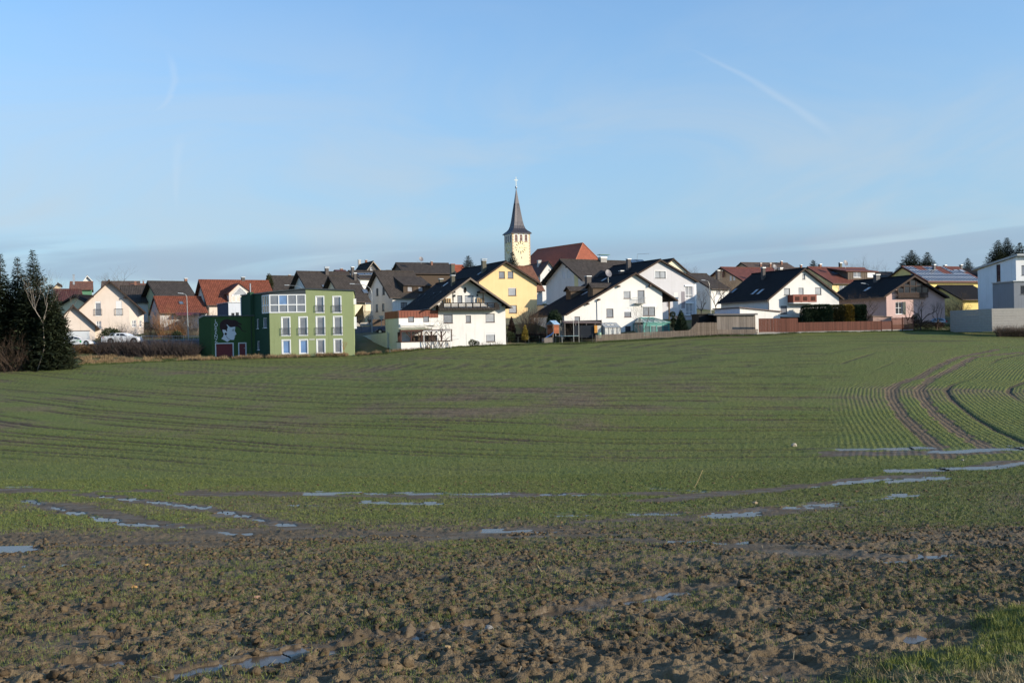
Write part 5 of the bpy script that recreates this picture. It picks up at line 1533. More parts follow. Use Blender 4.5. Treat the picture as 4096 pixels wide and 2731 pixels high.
for i in range(6):
    u = a + (b_ - a) * i / 5
    mb = MB(); bar(mb, sp, u - .09, u + .09, -.04, .12, zfl - .012, z1); mb.build('post', SUNW, sr)
    if 0 < i < 5:
        for sg in (-1, 1):
            mb = MB(); mb.par(sp.at(u + sg * .08, 0, z1 - .85), F.S * (sg * .62) + ZV * .72, F.N * .08, ZV * .14); mb.build('brace', SUNW, sr)
for i in range(4):
    mb = MB(); mb.par(sp.at(a, .25 + .42 * i, zfl - .012), F.S * .1, F.N * .1, ZV * (z1 - zfl)); mb.build('side_post', SUNW, sr)
for i in range(4):
    u0 = a + (b_ - a) * .62 * i / 4
    mb = MB(); mb.par(sp.at(u0, -.15, z1 + .265), F.S * ((b_ - a) * .62 / 4 - .03), F.N * 2.1 + ZV * max(.1, (zr2 - z1 - .25)), ZV * .03); mb.build('roof_sheet', mat('mossy translucent sheet', (.34, .34, .22), .5, .3), sr)
mb = MB(); mb.par(sp.at(a + 1.9, .5, zfl), F.S * 3.4, F.N * .8, ZV * .75); mb.build('garden_bench', W_BOARD, sr)
# trellis with bare vine
tr = Plane(sp.at(0, -.35, 0), F.S, F.N)
a, z0, b_, z1 = tr.rect(rc(E_, 730, 1203, 1130, 1440))
pg = root('vine_trellis', tr.at(a, 0, z0), w1.psi, 'white-posted trellis overgrown with bare vine in front of the sunroom', 'trellis')
for i in range(3):
    u = a + (b_ - a) * i / 2; mb = MB(); mb.tube(tr.at(u, 0, z0 - .5), tr.at(u, 0, z1), .045, .045, 6); mb.build('post', M_FRAME_W, pg)
mb = MB(); mb.tube(tr.at(a, 0, z1), tr.at(b_ + .1, 0, z1), .045, .045, 6); mb.build('top_rail', M_FRAME_W, pg)
mb = MB(); rr = random.Random(5)
for i in range(46):
    p = tr.at(a + (b_ - a) * rr.random(), rr.uniform(-.1, .1), z0 - .1 if i < 22 else z1 + rr.uniform(-.4, .1)); d = Vector((rr.uniform(-.3, .3), 0, 1)).normalized(); r0 = .035 if i < 22 else .018
    for s in range(7):
        d = (d + Vector((rr.uniform(-.55, .55), rr.uniform(-.3, .3), rr.uniform(-.35, .3) if i < 22 else rr.uniform(-.5, .4)))).normalized()
        p2 = p + d * .38; mb.tube(p, p2, r0, r0 * .85, 4, False); p = p2; r0 *= .85
tag(mb.build('vine', wood('vine bark', (.10, .075, .06)), pg), kind='stuff')
# retaining wall running back from the extension
rw0 = P(1556, 1392, 139); rw1 = P(1435, 1345, 147)
def wall_run(name, label, pts, th, m, cat='wall', cap=None):
    """free-standing wall: pts [(bottom point, top z)]"""
    o = pts[0][0]; r = root(name, (o.x, o.y, o.z), 0, label, cat)
    for (p, zt), (q, zu) in zip(pts[:-1], pts[1:]):
        d = (q - p); d.z = 0; nrm = Vector((-d.y, d.x, 0)).normalized() * th
        mb = MB(); zb = min(p.z, q.z) - .6
        lo = [Vector((p.x, p.y, zb)), Vector((q.x, q.y, zb)), Vector((q.x, q.y, zu)), Vector((p.x, p.y, zt))]
        mb.prism(lo, nrm); mb.build('wall_section', m, r)
        if cap:
            mb = MB(); mb.par(Vector((p.x, p.y, zt + .003)) - nrm * .2, Vector((d.x, d.y, zu - zt)), nrm * 1.4, ZV * .07); mb.build('wall_coping', cap, r)
    return r
tp = lambda px, py, D: P(px, py, D).z
wall_run('retaining_wall', 'pale retaining wall sloping down toward the green building', [(P(1556, 1398, 139.6), tp(1556, 1330, 139.6)), (P(1500, 1380, 143), tp(1500, 1337, 143)), (P(1436, 1350, 148), tp(1436, 1346, 148))], .25, plaster('grey green render', (.50, .54, .50)), cap=None)
# ------------------------------------------------------------------ white house with teal conservatory
w2 = gable('gabled_house', 'white house with long low black roof above the teal conservatory', 150.5, 24, H_(1005, 373), G_(982, 1034), H_(1699, 822), G_(962, 1200), H_(1441, 900), 12, M_WHITE, T_BLACK('w'), oh=.55,
           wins=[(rc(H_, 803, 668, 916, 800), dict(BR, gl=M_GLASS_L, shutter=.1)), (rc(H_, 1034, 664, 1148, 885), dict(BR, sill=False)), (rc(H_, 518, 968, 633, 1112), BR), (rc(H_, 813, 960, 928, 1106), dict(BR, shutter=.42)),
                 (rc(H_, 1117, 935, 1320, 1086), dict(frame=M_FRAME_B, cols=2, box=True)), (rc(G_, 1114, 1067, 1195, 1160), BR)])
F = w2.F
a, z0, b_, z1 = F.rect(rc(H_, 1034, 664, 1148, 885))
bp = Plane(F.at(0, -.75, 0), F.S, F.N); aa, q0, bb, q1 = bp.rect(rc(H_, 1014, 782, 1166, 886))
mb = MB(); mb.par(bp.at(aa, 0, q0), F.S * (bb - aa), F.N * .74, ZV * .1); bk_ = mb.build('small_balcony', M_CONC, w2.root)
mb = MB(); mb.path([bp.at(aa, .7, q1), bp.at(aa, 0, q1), bp.at(bb, 0, q1), bp.at(bb, .7, q1)], .03, 5); mb.build('handrail', M_SHEET, bk_)
for i in range(15):
    u = aa + (bb - aa) * i / 14; mb = MB(); mb.tube(bp.at(u, 0, q0 + .1), bp.at(u, 0, q1), .012, .012, 4, False); mb.build('bar', M_SHEET, bk_)
a, z0, b_, z1 = F.rect(rc(H_, 830, 1255, 917, 1372)); mb = MB(); bar(mb, F, a, b_, -.03, 0, z0, z1); mb.build('cellar_door', M_FRAME_K, w2.root)
p0_ = F.hit(*H_(360, 850)); p1_ = F.hit(*H_(368, 1195)); mb = MB(); mb.tube(F.at(p0_[0], -.08, p0_[1]), F.at(p0_[0], -.08, p1_[1]), .055, .055, 7); mb.build('downpipe', M_SHEET, w2.root)
for fx in ((725, 600), (395, 820), (215, 888), (1235, 590)):
    u, z = F.hit(*H_(*fx), -.25); mb = MB(); bar(mb, F, u - .12, u + .12, -.5, 0, z - .12, z + .14); mb.build('purlin_end', M_FRAME_B, w2.root)
chimney(w2, 'L', rc(H_, 183, 425, 290, 585)); dish(w2, *H_(548, 388), .55, D=148, mast=1.3)
skylight(w2, 'L', *H_(480, 492), .8, 1.2, M_GLASS_L); skylight(w2, 'L', *H_(160, 722), .8, 1.3, M_GLASS_L)
# two little dormers on the shaded slope (facing left)
def side_dormer(h, base, w, hgt, rise):
    q, dn, al, n = slope_hit(h, 'L', *base)
    c = Vector((q.x, q.y, q.z))
    f = -h.U                                      # outward
    deep = hgt / (abs(dn.z) / math.hypot(dn.x, dn.y)) + .6
    mb = MB(); o = c - h.W * (w / 2)
    mb.par(o - ZV * .4, h.W * w, h.U * deep, ZV * (hgt + .4))
    d = mb.build('dormer', W_BOARD, h.root)
    ap = c + ZV * (hgt + rise) + f * .35
    mb = MB()
    for sg in (-1, 1):
        e = c + h.W * (sg * (w / 2 + .25)) + ZV * (hgt - .12) + f * .35
        mb.par(ap, e - ap, h.U * (deep + .9), Vector((0, 0, -.1)))
    mb.build('dormer_roof', T_ANTH('u'), d)
    mb = MB(); mb.prism([c + h.W * (-w / 2) + ZV * hgt, c + h.W * (w / 2) + ZV * hgt, c + ZV * (hgt + rise - .1)], h.U * (deep + .3)); mb.build('dormer_gable', W_BOARD, d)
    pl = Plane(c - h.W * (w / 2), h.W, h.U)
    window(d, pl, (.2, .25, w - .2, hgt - .1), frame=M_FRAME_B, gl=M_GLASS_L, cols=2, flush=True, sill=False)
side_dormer(w2, G_(1350, 770), 1.6, 1.45, .6); side_dormer(w2, G_(1022, 812), 1.6, 1.45, .6)
# carport roof wing on the right: roof goes on past the wall, post under it
u, z = F.hit(*H_(1562, 842)); zg_ = F.hit(*H_(1562, 1085))[1]
mb = MB(); bar(mb, F, u - .09, u + .09, .1, .28, zg_ - .5, z); mb.build('carport_post', W_BOARD, w2.root)
u2 = F.hit(*H_(1445, 700))[0]
mb = MB(); mb.prism([F.at(u2 + .01, .4, w2.top(u2) - .9), F.at(u + .1, .4, z), F.at(u + .1, .4, w2.top(u) - .22), F.at(u2 + .01, .4, w2.top(u2) - .22)], F.N * .12); mb.build('carport_truss', M_BLACKWOOD, w2.root)
# conservatory
TEAL = mat('teal powder coat', (.055, .25, .22), .4, .08); TG = glass('conservatory glass', (.10, .16, .16)); TGR = glass('conservatory roof glass', (.22, .32, .30))
cp = Plane(F.at(0, -3.1, 0), F.S, F.N)
a, z0, b_, z1 = cp.rect(rc(H_, 1140, 1205, 1552, 1372))
zt = F.hit(*H_(1250, 1120))[1]; zb0 = z0 - .6
a0 = a; cs = root('conservatory', cp.at(a, 0, zb0), w2.psi, 'teal-framed glass conservatory with sloping roof on white house', 'conservatory')
cl = 3.0
W_ = b_ - a
n = 4
for i in range(n + 1):
    u = a + W_ * i / n; mb = MB(); bar(mb, cp, u - .09, u + .09, -.02, .14, zb0, z1); mb.build('post', TEAL, cs)
for i in range(n):
    u0 = a + W_ * i / n + .09; u1 = a + W_ * (i + 1) / n - .09
    mb = MB(); bar(mb, cp, u0, u1, .04, .06, zb0 + .3, z1 - .45); mb.build('pane', TG, cs)
    mb = MB(); bar(mb, cp, u0 - .0, u1, .0, .12, z1 - .42, z1 - .02); mb.build('head_panel', TEAL, cs)
mb = MB(); mb.par(cp.at(a - .15, -.15, z1), F.S * (W_ + .3), F.N * .3, ZV * .14); mb.build('eaves_beam', TEAL, cs)
mb = MB(); mb.par(cp.at(a - .1, -.1, zb0), F.S * (W_ + .2), F.N * (cl + .1), ZV * .28); mb.build('plinth', M_CONC, cs)
LP_ = Plane(cp.at(a - .09, .14, 0), F.N, F.S)
for i in range(4):
    u = (cl - .3) * i / 3; mb = MB(); bar(mb, LP_, u, u + .12, 0, .12, zb0 + .28, z1 - .003); mb.build('side_post', TEAL, cs)
for i in range(3):
    u = (cl - .3) * i / 3 + .12; mb = MB(); bar(mb, LP_, u, u + (cl - .3) / 3 - .12, .04, .06, zb0 + .28, z1 - .2); mb.build('side_pane', glass('conservatory glass painted sunlit', (.30, .34, .32)), cs)  # paler copy of the glass, sunlight put into its colour
tl = .9                                              # hipped glass roof: shorter at the top
ev0, ev1 = cp.at(a - .1, -.1, z1 + .145), cp.at(b_ + .1, -.1, z1 + .145)
rd0, rd1 = F.at(a + tl, -.25, zt), F.at(b_ - tl, -.25, zt)
for i in range(5):
    t0, t1 = i / 5, (i + 1) / 5
    mb = MB(); mb.poly([ev0.lerp(ev1, t0), ev0.lerp(ev1, t1), rd0.lerp(rd1, t1), rd0.lerp(rd1, t0)]); mb.build('roof_pane', TGR, cs)
for i in range(6):
    mb = MB(); mb.path([ev0.lerp(ev1, i / 5) + ZV * .02, rd0.lerp(rd1, i / 5) + ZV * .02], .045, 4); mb.build('rafter', TEAL, cs)
for s_, e_ in ((ev0, rd0), (ev1, rd1)):
    bk2 = Vector(s_) + F.N * cl; mb = MB(); mb.poly([s_, e_, Vector((bk2.x, bk2.y, s_.z))]); mb.build('hip_pane', TGR, cs)
mb = MB(); mb.path([rd0, rd1], .1, 6); mb.build('ridge_beam', TEAL, cs)
# ------------------------------------------------------------------ white house with red-brown balcony
w3 = gable('gabled_house', 'white house with red-brown panelled balcony and black roof', 150, 22, I_(1700, 262), I_(1163, 714), I_(2255, 694), I_(1181, 850), I_(2193, 800), 12.5, M_WHITE, T_BLACK('w'), oh=.45,
           wins=[(rc(I_, 1396, 553, 1483, 652), dict(frame=M_FRAME_K, cols=1, gl=M_GLASS_L)), (rc(I_, 1608, 548, 1680, 700), dict(frame=M_FRAME_K, cols=1, sill=False, gl=M_GLASS_L)), (rc(I_, 1846, 545, 1936, 646), dict(frame=M_FRAME_K, cols=1, gl=M_GLASS_L)),
                 (rc(I_, 1662, 353, 1703, 423), dict(frame=M_FRAME_K, cols=1, gl=M_GLASS_L)), (rc(I_, 1347, 808, 1440, 922), dict(frame=M_FRAME_K, cols=1)), (rc(I_, 1612, 805, 1698, 918), dict(frame=M_FRAME_W, cols=1, shutter=.9))])
F = w3.F
bp = Plane(F.at(0, -1.35, 0), F.S, F.N); a, z0, b_, z1 = bp.rect(rc(I_, 1525, 645, 1872, 755))
a = bp.hit(*I_(1533, 700))[0]
REDB = wood('red-brown balcony boards', (.20, .055, .035), .6, .15)
mb = MB(); mb.par(bp.at(a, 0, z0 - .18), F.S * (b_ - a), F.N * 1.34, ZV * .17); bl = mb.build('balcony', M_WHITE, w3.root)
n = 3
for i in range(n):
    u0 = a + (b_ - a) * i / n; u1 = a + (b_ - a) * (i + 1) / n
    mb = MB(); bar(mb, bp, u0 + .02, u1 - .02, 0, .05, z0, z1 - .1); mb.build('balcony_panel', REDB, bl)
    for k in range(8):
        u = u0 + .35 + (u1 - u0 - .7) * k / 7; mb = MB(); bar(mb, bp, u - .04, u + .04, -.03, -.002, z0 + .22, z1 - .3); mb.build('slot_board', wood('dark slot', (.07, .025, .018)), bl)
    mb = MB(); bar(mb, bp, u0 - .05, u0 + .05, -.04, .08, z0 - .03, z1); mb.build('balcony_post', REDB, bl)
mb = MB(); bar(mb, bp, a - .06, b_ + .06, -.06, .09, z1 - .1, z1 + .02); mb.build('handrail', REDB, bl)
mb = MB(); mb.par(bp.at(a - .03, .05, z0), F.N * 1.28, F.S * .05, ZV * (z1 - z0)); mb.build('balcony_side', REDB, bl)
chimney(w3, 'L', rc(I_, 1083, 250, 1142, 415)); skylight(w3, 'L', *I_(975, 610), .8, 1.5, M_GLASS_L); skylight(w3, 'L', *I_(1055, 607), .8, 1.5, M_GLASS_L); skylight(w3, 'L', *I_(675, 592), .8, 1.3)
pth = [F.hit(*I_(*q)) for q in ((1130, 720), (1172, 775), (1172, 880))]
mb = MB(); mb.path([F.at(u, -.1, z) for u, z in pth], .05, 6); mb.build('downpipe', M_GUT, w3.root)
# monopitch garage annex
an_ = flatbox('garage_annex', 'low white annex with sloping brown roof edge before the balcony house', 145.5, 22, I_(760, 980), I_(1340, 960), I_(760, 838), 6.5, M_WHITE, plaster('white render painted in lilac shade', (.66, .64, .70)), coping=mat('brown roofing', (.11, .07, .06), .6), cop=.25, coph=.14, tr=I_(1345, 893))  # left wall is white too, its lilac shade is put into the colour
# ------------------------------------------------------------------ houses behind, right half
hl = eave('house', 'white house with slate-blue gable in shade and dark roof beside grey house', 186, 30, I_(345, 557), I_(640, 552), I_(112, 342), 13, M_WHITE, T_ANTH('u'), ohg=.3, wins=[(rc(I_, 414, 587, 470, 658), dict(cols=2))])
chimney(hl, 'F', rc(I_, 424, 290, 486, 378)); chimney(hl, 'F', rc(I_, 510, 297, 542, 345), M_BRICK)
hbg = eave('house', 'beige-gabled house with glazed red roof behind the white balcony house', 192, 28, I_(797, 442), I_(1560, 440), I_(628, 252), 12, plaster('beige render', (.50, .35, .23)), T_DRED('u'), ohg=.5,
           lwins=[(rc(I_, 612, 372, 640, 440), dict(cols=1, shutter=.97)), (rc(I_, 660, 366, 690, 434), dict(cols=1, shutter=.97)), (rc(I_, 594, 548, 625, 600), dict(cols=1))])
dish(hbg, *I_(1260, 248), .5, D=192, mast=.9); chimney(hbg, 'F', rc(I_, 1330, 255, 1395, 300), mat('pale chimney', (.45, .42, .38), .8))
hfr = eave('house', 'distant long house with brown roof and brick chimneys on the skyline', 265, 22, I_(960, 300), I_(1650, 290), I_(890, 183), 11, plaster('beige render', (.50, .35, .23)), T_BROWN('u'))
for k in ((1050, 190, 1083, 240), (1188, 190, 1222, 245), (1352, 158, 1385, 215)): chimney(hfr, 'F', rc(I_, *k), M_BRICK)
hfr = eave('house', 'distant low house with brown roof left of the dark spruce tip', 255, 22, I_(1400, 300), I_(1900, 300), I_(1380, 255), 8, plaster('beige render', (.50, .35, .23)), T_BROWN('u'))
chimney(hfr, 'F', rc(I_, 1635, 212, 1668, 262), M_BRICK)
# red-roofed house with wide dormer
W_CRM = plaster('custard render', (.80, .63, .32))
hd = eave('house', 'custard yellow house with dark red roof and wide brown boarded dormer', 186, 27, J_(538, 627), J_(1500, 610), J_(300, 367), 12, W_CRM, T_DRED('u'), ohg=.4, oh=.5,
          wins=[(rc(J_, 648, 668, 782, 768), dict(cols=2)), (rc(J_, 850, 655, 1060, 760), dict(cols=3))])
shed_dormer(hd, J_(760, 425), J_(1300, 422), J_(600, 380), None, J_(790, 500), J_(1255, 500), J_(1000, 573), wood('grey brown boards', (.11, .085, .065)), T_DRED('u'),
            [(rc(J_, 882, 448, 1004, 536), dict(cols=2)), (rc(J_, 1113, 448, 1240, 532), dict(cols=1, shutter=.96))], nbd=12)
chimney(hd, 'F', rc(J_, 655, 288, 708, 378), mat('green-brown slate', (.085, .08, .055), .7, .2, 4)); dish(hd, *J_(750, 300), .55, D=190, mast=1.0); skylight(hd, 'F', *J_(582, 465), 1.5, 1.3)
chimney(hd, 'F', rc(J_, 318, 312, 372, 372), M_BRICK)
hk = eave('house', 'dark-roofed house with white skylight between red-roofed and solar houses', 215, 24, J_(1400, 560), J_(1800, 560), J_(1350, 448), 9, M_WHITE, T_ANTH('u')); skylight(hk, 'F', *J_(1535, 515), 1.2, 1.0, M_GLASS_L)
# pink house
W_PK = plaster('pink render', (.57, .40, .365))
hp = gable('gabled_house', 'pink house with black roof and dark glazed wooden balcony gable', 156, 20, J_(1893, 500), J_(1398, 838), K_(702, 952), J_(1427, 1000), K_(640, 1100), 13, W_PK, T_BLACK('w'), oh=.9, t=.24,
           wins=[(rc(J_, 1575, 940, 1690, 1140), dict(cols=2, split=.52, gl=M_GLASS_D))])
F = hp.F
bp = Plane(F.at(0, -.55, 0), F.S, F.N); a, z0, b_, z1 = bp.rect(rc(J_, 1617, 675, 2115, 870)); zrl = bp.hit(*J_(1860, 785))[1]
mb = MB(); mb.par(bp.at(a, .02, z0), F.S * (b_ - a), F.N * .52, ZV * .12); bl = mb.build('balcony', M_BLACKWOOD, hp.root)
DKW = wood('old dark boards', (.055, .036, .028))
n = 6
for i in range(n):
    zz0 = z0 + (zrl - z0) * i / n; mb = MB(); bar(mb, bp, a, b_, -.03, .02, zz0 + .015, zz0 + (zrl - z0) / n - .015); mb.build('balcony_board', DKW, bl)
for i in range(6):
    u = a + (b_ - a) * i / 5; zt = min(hp.top(u) - .3, bp.hit(*J_(1860, 560))[1]); mb = MB(); bar(mb, bp, u - .07, u + .07, -.02, .1, zrl, zt); mb.build('balcony_post', DKW, bl)
for i in range(5):
    u0 = a + (b_ - a) * i / 5 + .07; u1 = a + (b_ - a) * (i + 1) / 5 - .07; zt = min(hp.top(u0), hp.top(u1)) - .45
    mb = MB(); bar(mb, bp, u0, u1, .03, .045, zrl, max(zt, zrl + .2)); mb.build('pane', M_GLASS_D, bl)
mb = MB(); bar(mb, bp, a, b_, -.04, .1, z1 - .12, z1 + .06); mb.build('transom', DKW, bl)
a, z0, b_, z1 = F.rect(rc(J_, 1692, 938, 1742, 1145)); mb = MB(); bar(mb, F, a, b_, -.06, -.005, z0, z1); mb.build('window_shutter', mat('dark green shutter', (.03, .05, .04), .6), hp.root)
chimney(hp, 'L', rc(J_, 1243, 482, 1342, 598), M_FRAME_K); skylight(hp, 'L', *J_(1112, 732), .9, 1.4, M_GLASS_L)
# yellow house with solar panels
W_Y2 = plaster('lemon render', (.74, .60, .24))
hs = eave('house', 'lemon yellow house whose red roof is covered with solar panels', 188, 22, K_(400, 738), K_(1230, 738), K_(165, 522), 12.5, W_Y2, T_DRED('u'), ohg=.3, oh=.45,
          wins=[(rc(K_, 745, 785, 845, 868), dict(cols=2, gl=M_GLASS)), (rc(K_, 919, 783, 1008, 925), dict(cols=2, sill=False))], lwins=[(rc(K_, 150, 608, 184, 640), dict(cols=1))])
p, dn_, al_ = hs.slopes['F']; sl_len = dn_.length; dnn = dn_.normalized(); nn = dnn.cross(al_).normalized(); nn = nn if nn.z > 0 else -nn
PANEL = glass('solar cell glass', (.022, .026, .040), .22, .5); ALU = mat('panel frame', (.50, .52, .54), .5, .05)
rows, colw = 4, None
ph = sl_len * .235; pw = (K_(300, 0)[0] - K_(245, 0)[0]) / FPX * 188 / math.cos(R(22)) * 1.02
pm = None
taken = {0: [0, 1, 2, 6, 7, 8, 12], 1: [i for i in range(16) if i not in (9, 10, 11)], 2: list(range(17)), 3: list(range(17))}
for r_ in range(4):
    for i in taken[r_]:
        o = hs.pr + al_ * (.3 + i * pw) + dnn * (.15 + r_ * ph) + nn * .05
        mb = MB(); mb.par(o, al_ * (pw - .02), dnn * (ph - .02), nn * .04); s = mb.build('solar_panel', ALU, hs.roof)
        mb = MB(); mb.par(o + al_ * .065 + dnn * .065 + nn * .03, al_ * (pw - .15), dnn * (ph - .15), nn * .016); mb.build('cells', PANEL, s)
skylight(hs, 'F', *K_(815, 585), 1.1, 1.4, M_GLASS_L); skylight(hs, 'F', *K_(888, 583), 1.1, 1.4, M_GLASS_L)
for k in ((478, 490, 520, 575), (632, 498, 676, 520), (862, 492, 905, 518)): chimney(hs, 'F', rc(K_, *k), mat('slate grey chimney', (.13, .12, .12), .8))
bp = Plane(hs.F.at(0, -.9, 0), hs.U, hs.W); a, z0, b_, z1 = bp.rect(rc(K_, 905, 865, 1018, 930)); mb = MB(); bar(mb, bp, a, b_, 0, .88, z0 - .1, z0); bl = mb.build('balcony', M_CONC, hs.root)
mb = MB(); mb.path([bp.at(a, .02, z1), bp.at(b_, .02, z1)], .03, 5); mb.build('handrail', M_SHEET, bl)
for i in range(10): u = a + (b_ - a) * i / 9; mb = MB(); mb.tube(bp.at(u, .02, z0), bp.at(u, .02, z1), .014, .014, 4); mb.build('bar', M_SHEET, bl)
hsm = eave('house', 'small yellow cottage with black roof beside the modern house', 168, 22, K_(885, 985), K_(1400, 980), K_(960, 790), 9, W_Y2, T_BLACK('u'), oh=.8, ohg=.9)
hi_ = eave('house', 'dark-panelled roof at the right edge behind the modern house', 210, 20, K_(1020, 660), K_(1300, 660), K_(980, 560), 8, M_WHITE, T_BLACK('u'))
# ------------------------------------------------------------------ modern house on the right
W_MOD = plaster('cool white render', (.76, .76, .76))
mo = P(*K_(1664, 1125), 152); ps = R(6); mU = Vector((math.cos(ps), math.sin(ps), 0)); mW = Vector((-math.sin(ps), math.cos(ps), 0))
mF = Plane(mo, mU, mW); mL = Plane(mo.copy(), mW, mU)
lb = mL.hit(*K_(1112, 900))[0]; ztf = mL.hit(*K_(1660, 385))[1]; ztb = mL.hit(*K_(1112, 572))[1]
mr = root('modern_house', mo - ZV * 2, ps, 'modern white house with slanting flat roof and tall narrow side window', 'house')
lw = mL.rect(rc(K_, 1374, 492, 1432, 738)); fwin = mF.rect(rc(K_, 1732, 503, 1880, 645))
mb = MB(); face_with_holes(mb, mL, [(0, -2), (lb, -2), (lb, ztb), (0, ztf)], [lw]); face_with_holes(mb, mF, [(0, -2), (9, -2), (9, ztf), (0, ztf)], [fwin]); mb.build('wall', W_MOD, mr)
window(mr, mL, lw, cols=1, frame=M_FRAME_K, gl=M_GLASS_D, split=[.33, .66]); window(mr, mF, fwin, cols=2, frame=M_FRAME_K)
r0 = mL.at(-.9, -.35, ztf + .15); r1 = mL.at(lb + 1.2, -.35, ztb + (ztb - ztf) / lb * 1.2 + .15)
mb = MB(); mb.par(r0, r1 - r0, mU * 10, ZV * .28); mb.build('roof', mat('zinc roof edge', (.30, .32, .33), .45, .1, metal=.4), mr)
# blue-grey front block
bo = P(*K_(1630, 1180), 143); bF = Plane(bo, mU, mW); bL = Plane(bo.copy(), mW, mU)
bl_ = bL.hit(*K_(1322, 930))[0]; bzt = bL.hit(*K_(1625, 735))[1]
br = root('blue_block', bo - ZV * 2, ps, 'slate-blue flat-roofed block in front of the modern white house', 'annex')
fw2 = bF.rect(rc(K_, 1718, 792, 1860, 915))
mb = MB(); mb.poly([bL.at(0, 0, -2), bL.at(bl_, 0, -2), bL.at(bl_, 0, bzt), bL.at(0, 0, bzt)]); face_with_holes(mb, bF, [(0, -2), (8, -2), (8, bzt), (0, bzt)], [fw2]); mb.build('wall', plaster('slate blue grey render', (.21, .225, .25)), br)
window(br, bF, fw2, cols=1, frame=M_FRAME_K, gl=M_GLASS_D)
mb = MB(); mb.par(bL.at(-.2, -.2, bzt), mW * (bl_ + .2), mU * 8.3, ZV * .14); mb.build('roof_edge', M_SHEET, br)
# board-marked concrete wall
co = P(*K_(1312, 1345), 137.5); cL = Plane(co, mW, mU); cF = Plane(co.copy(), mU, mW)
cl_ = cL.hit(*K_(715, 1280))[0]; czt = cL.hit(*K_(1311, 1120))[1]
cr = root('garden_wall', co - ZV * 1, ps, 'board-marked concrete garden wall before the modern house', 'wall')
nbd = 9
for i in range(nbd):
    z0 = -1 + (czt + 1) * i / nbd; z1 = -1 + (czt + 1) * (i + 1) / nbd
    mb = MB(); mb.par(cL.at(0, 0, z0 + .012), mW * cl_, mU * .3, ZV * (z1 - z0 - .012)); mb.build('side_board_course', M_CONC, cr)
    mb = MB(); mb.par(cF.at(.3, .003 * (i % 3), z0 + .012), mU * 10, mW * .3, ZV * (z1 - z0 - .012)); mb.build('front_board_course', M_CONC, cr)
# ------------------------------------------------------------------ church
CH_Y = plaster('church yellow render', (.73, .645, .46)); CH_S = mat('sandstone quoin', (.42, .28, .17), .85, .25, 4)
SLATE = mat('dark sheet spire', (.060, .055, .062), .42, .18, 2.5, metal=.35, spec=.6)
cps = R(24); cU = Vector((math.cos(cps), math.sin(cps), 0)); cW = Vector((-math.sin(cps), math.cos(cps), 0))
c0 = P(*F_(829, 840), 285); tF = Plane(c0, cU, cW)
side = tF.hit(*F_(1067, 840))[0]
zbase = gz(c0.x, c0.y) - 1
tower = root('church_tower', (c0.x, c0.y, zbase), cps, 'yellow church tower with dark pointed spire, clock and golden cross', 'church')
TF = Plane(Vector((c0.x, c0.y, 0)), cU, cW); TL = Plane(Vector((c0.x, c0.y, 0)), cW, cU)
ztop = c0.z
belf = [TF.rect(rc(F_, *k)) for k in ((864, 862, 902, 956), (930, 862, 967, 956), (995, 862, 1032, 956))]
belfl = [(side * (.16 + .27 * i), belf[0][1], side * (.16 + .27 * i) + (belf[0][2] - belf[0][0]), belf[0][3]) for i in range(3)]
mb = MB()
face_with_holes(mb, TF, [(0, zbase), (side, zbase), (side, ztop), (0, ztop)], belf); face_with_holes(mb, TL, [(0, zbase), (side, zbase), (side, ztop), (0, ztop)], belfl)
mb.poly([TF.at(side, 0, zbase), TF.at(side, side, zbase), TF.at(side, side, ztop), TF.at(side, 0, ztop)]); mb.poly([TF.at(0, side, zbase), TF.at(side, side, zbase), TF.at(side, side, ztop), TF.at(0, side, ztop)])
mb.build('wall', CH_Y, tower)
LOUV = wood('weathered louvre', (.30, .20, .17))
for pl, rs in ((TF, belf), (TL, belfl)):
    for (a, z0, b_, z1) in rs:
        mb = MB(); bar(mb, pl, a, b_, .13, .15, z0, z1); op = mb.build('belfry_opening', M_DARK, tower)
        for i in range(5):
            zz = z0 + (z1 - z0) * (i + .1) / 5; mb = MB(); mb.par(pl.at(a + .02, .0, zz), pl.S * (b_ - a - .04), pl.N * .11 + ZV * .22, ZV * .06); mb.build('louvre_slat', LOUV, op)
        mb = MB(); c_ = (a + b_) / 2; rr = (b_ - a) / 2 + .09
        arc = [(c_ + rr * math.cos(t_ * math.pi / 8), z1 - .15 + .42 * math.sin(t_ * math.pi / 8)) for t_ in range(9)]
        loop = [(b_ + .13, z0)] + [(c_ + (rr + .1) * math.cos(t_ * math.pi / 8), z1 - .1 + .5 * math.sin(t_ * math.pi / 8)) for t_ in range(9)] + [(a - .13, z0)]
        inn = [(a, z0)] + [(c_ + (b_ - a) / 2 * math.cos(t_ * math.pi / 8), z1 - .12 + .12 * math.sin(t_ * math.pi / 8)) for t_ in range(8, -1, -1)] + [(b_, z0)]
        ring = loop + inn
        tri = tessellate_polygon([[Vector((x, y, 0)) for x, y in ring]])
        mb.v = [tuple(pl.at(x, -.03, z)) for x, z in ring]; mb.f = [tuple(t_) for t_ in tri]; mb.build('surround', M_FRAME_W, op)
        mb = MB(); bar(mb, pl, a - .1, b_ + .1, -.12, 0, z0 - .1, z0 - .003); mb.build('sill', CH_S, op)
mb = MB(); zz = zbase + 1; k = 0
while zz < ztop - .3:
    l1, l2 = (.42, .24) if k % 2 else (.24, .42)
    mb.par(TF.at(-.035, -.035, zz), cU * l1, cW * .03, ZV * .3); mb.par(TF.at(-.035, 0, zz), cW * l2, cU * .03, ZV * .3)
    mb.par(TF.at(side - l1 + .02, -.035, zz), cU * l1, cW * .03, ZV * .3); mb.par(TL.at(side - l2, -.035, zz), cW * l2, cU * .03, ZV * .3)
    zz += .42; k += 1
tag(mb.build('quoins', CH_S, tower), kind='stuff')
GOLD = mat('gilded metal', (.85, .72, .40), .35, .05, metal=.2)
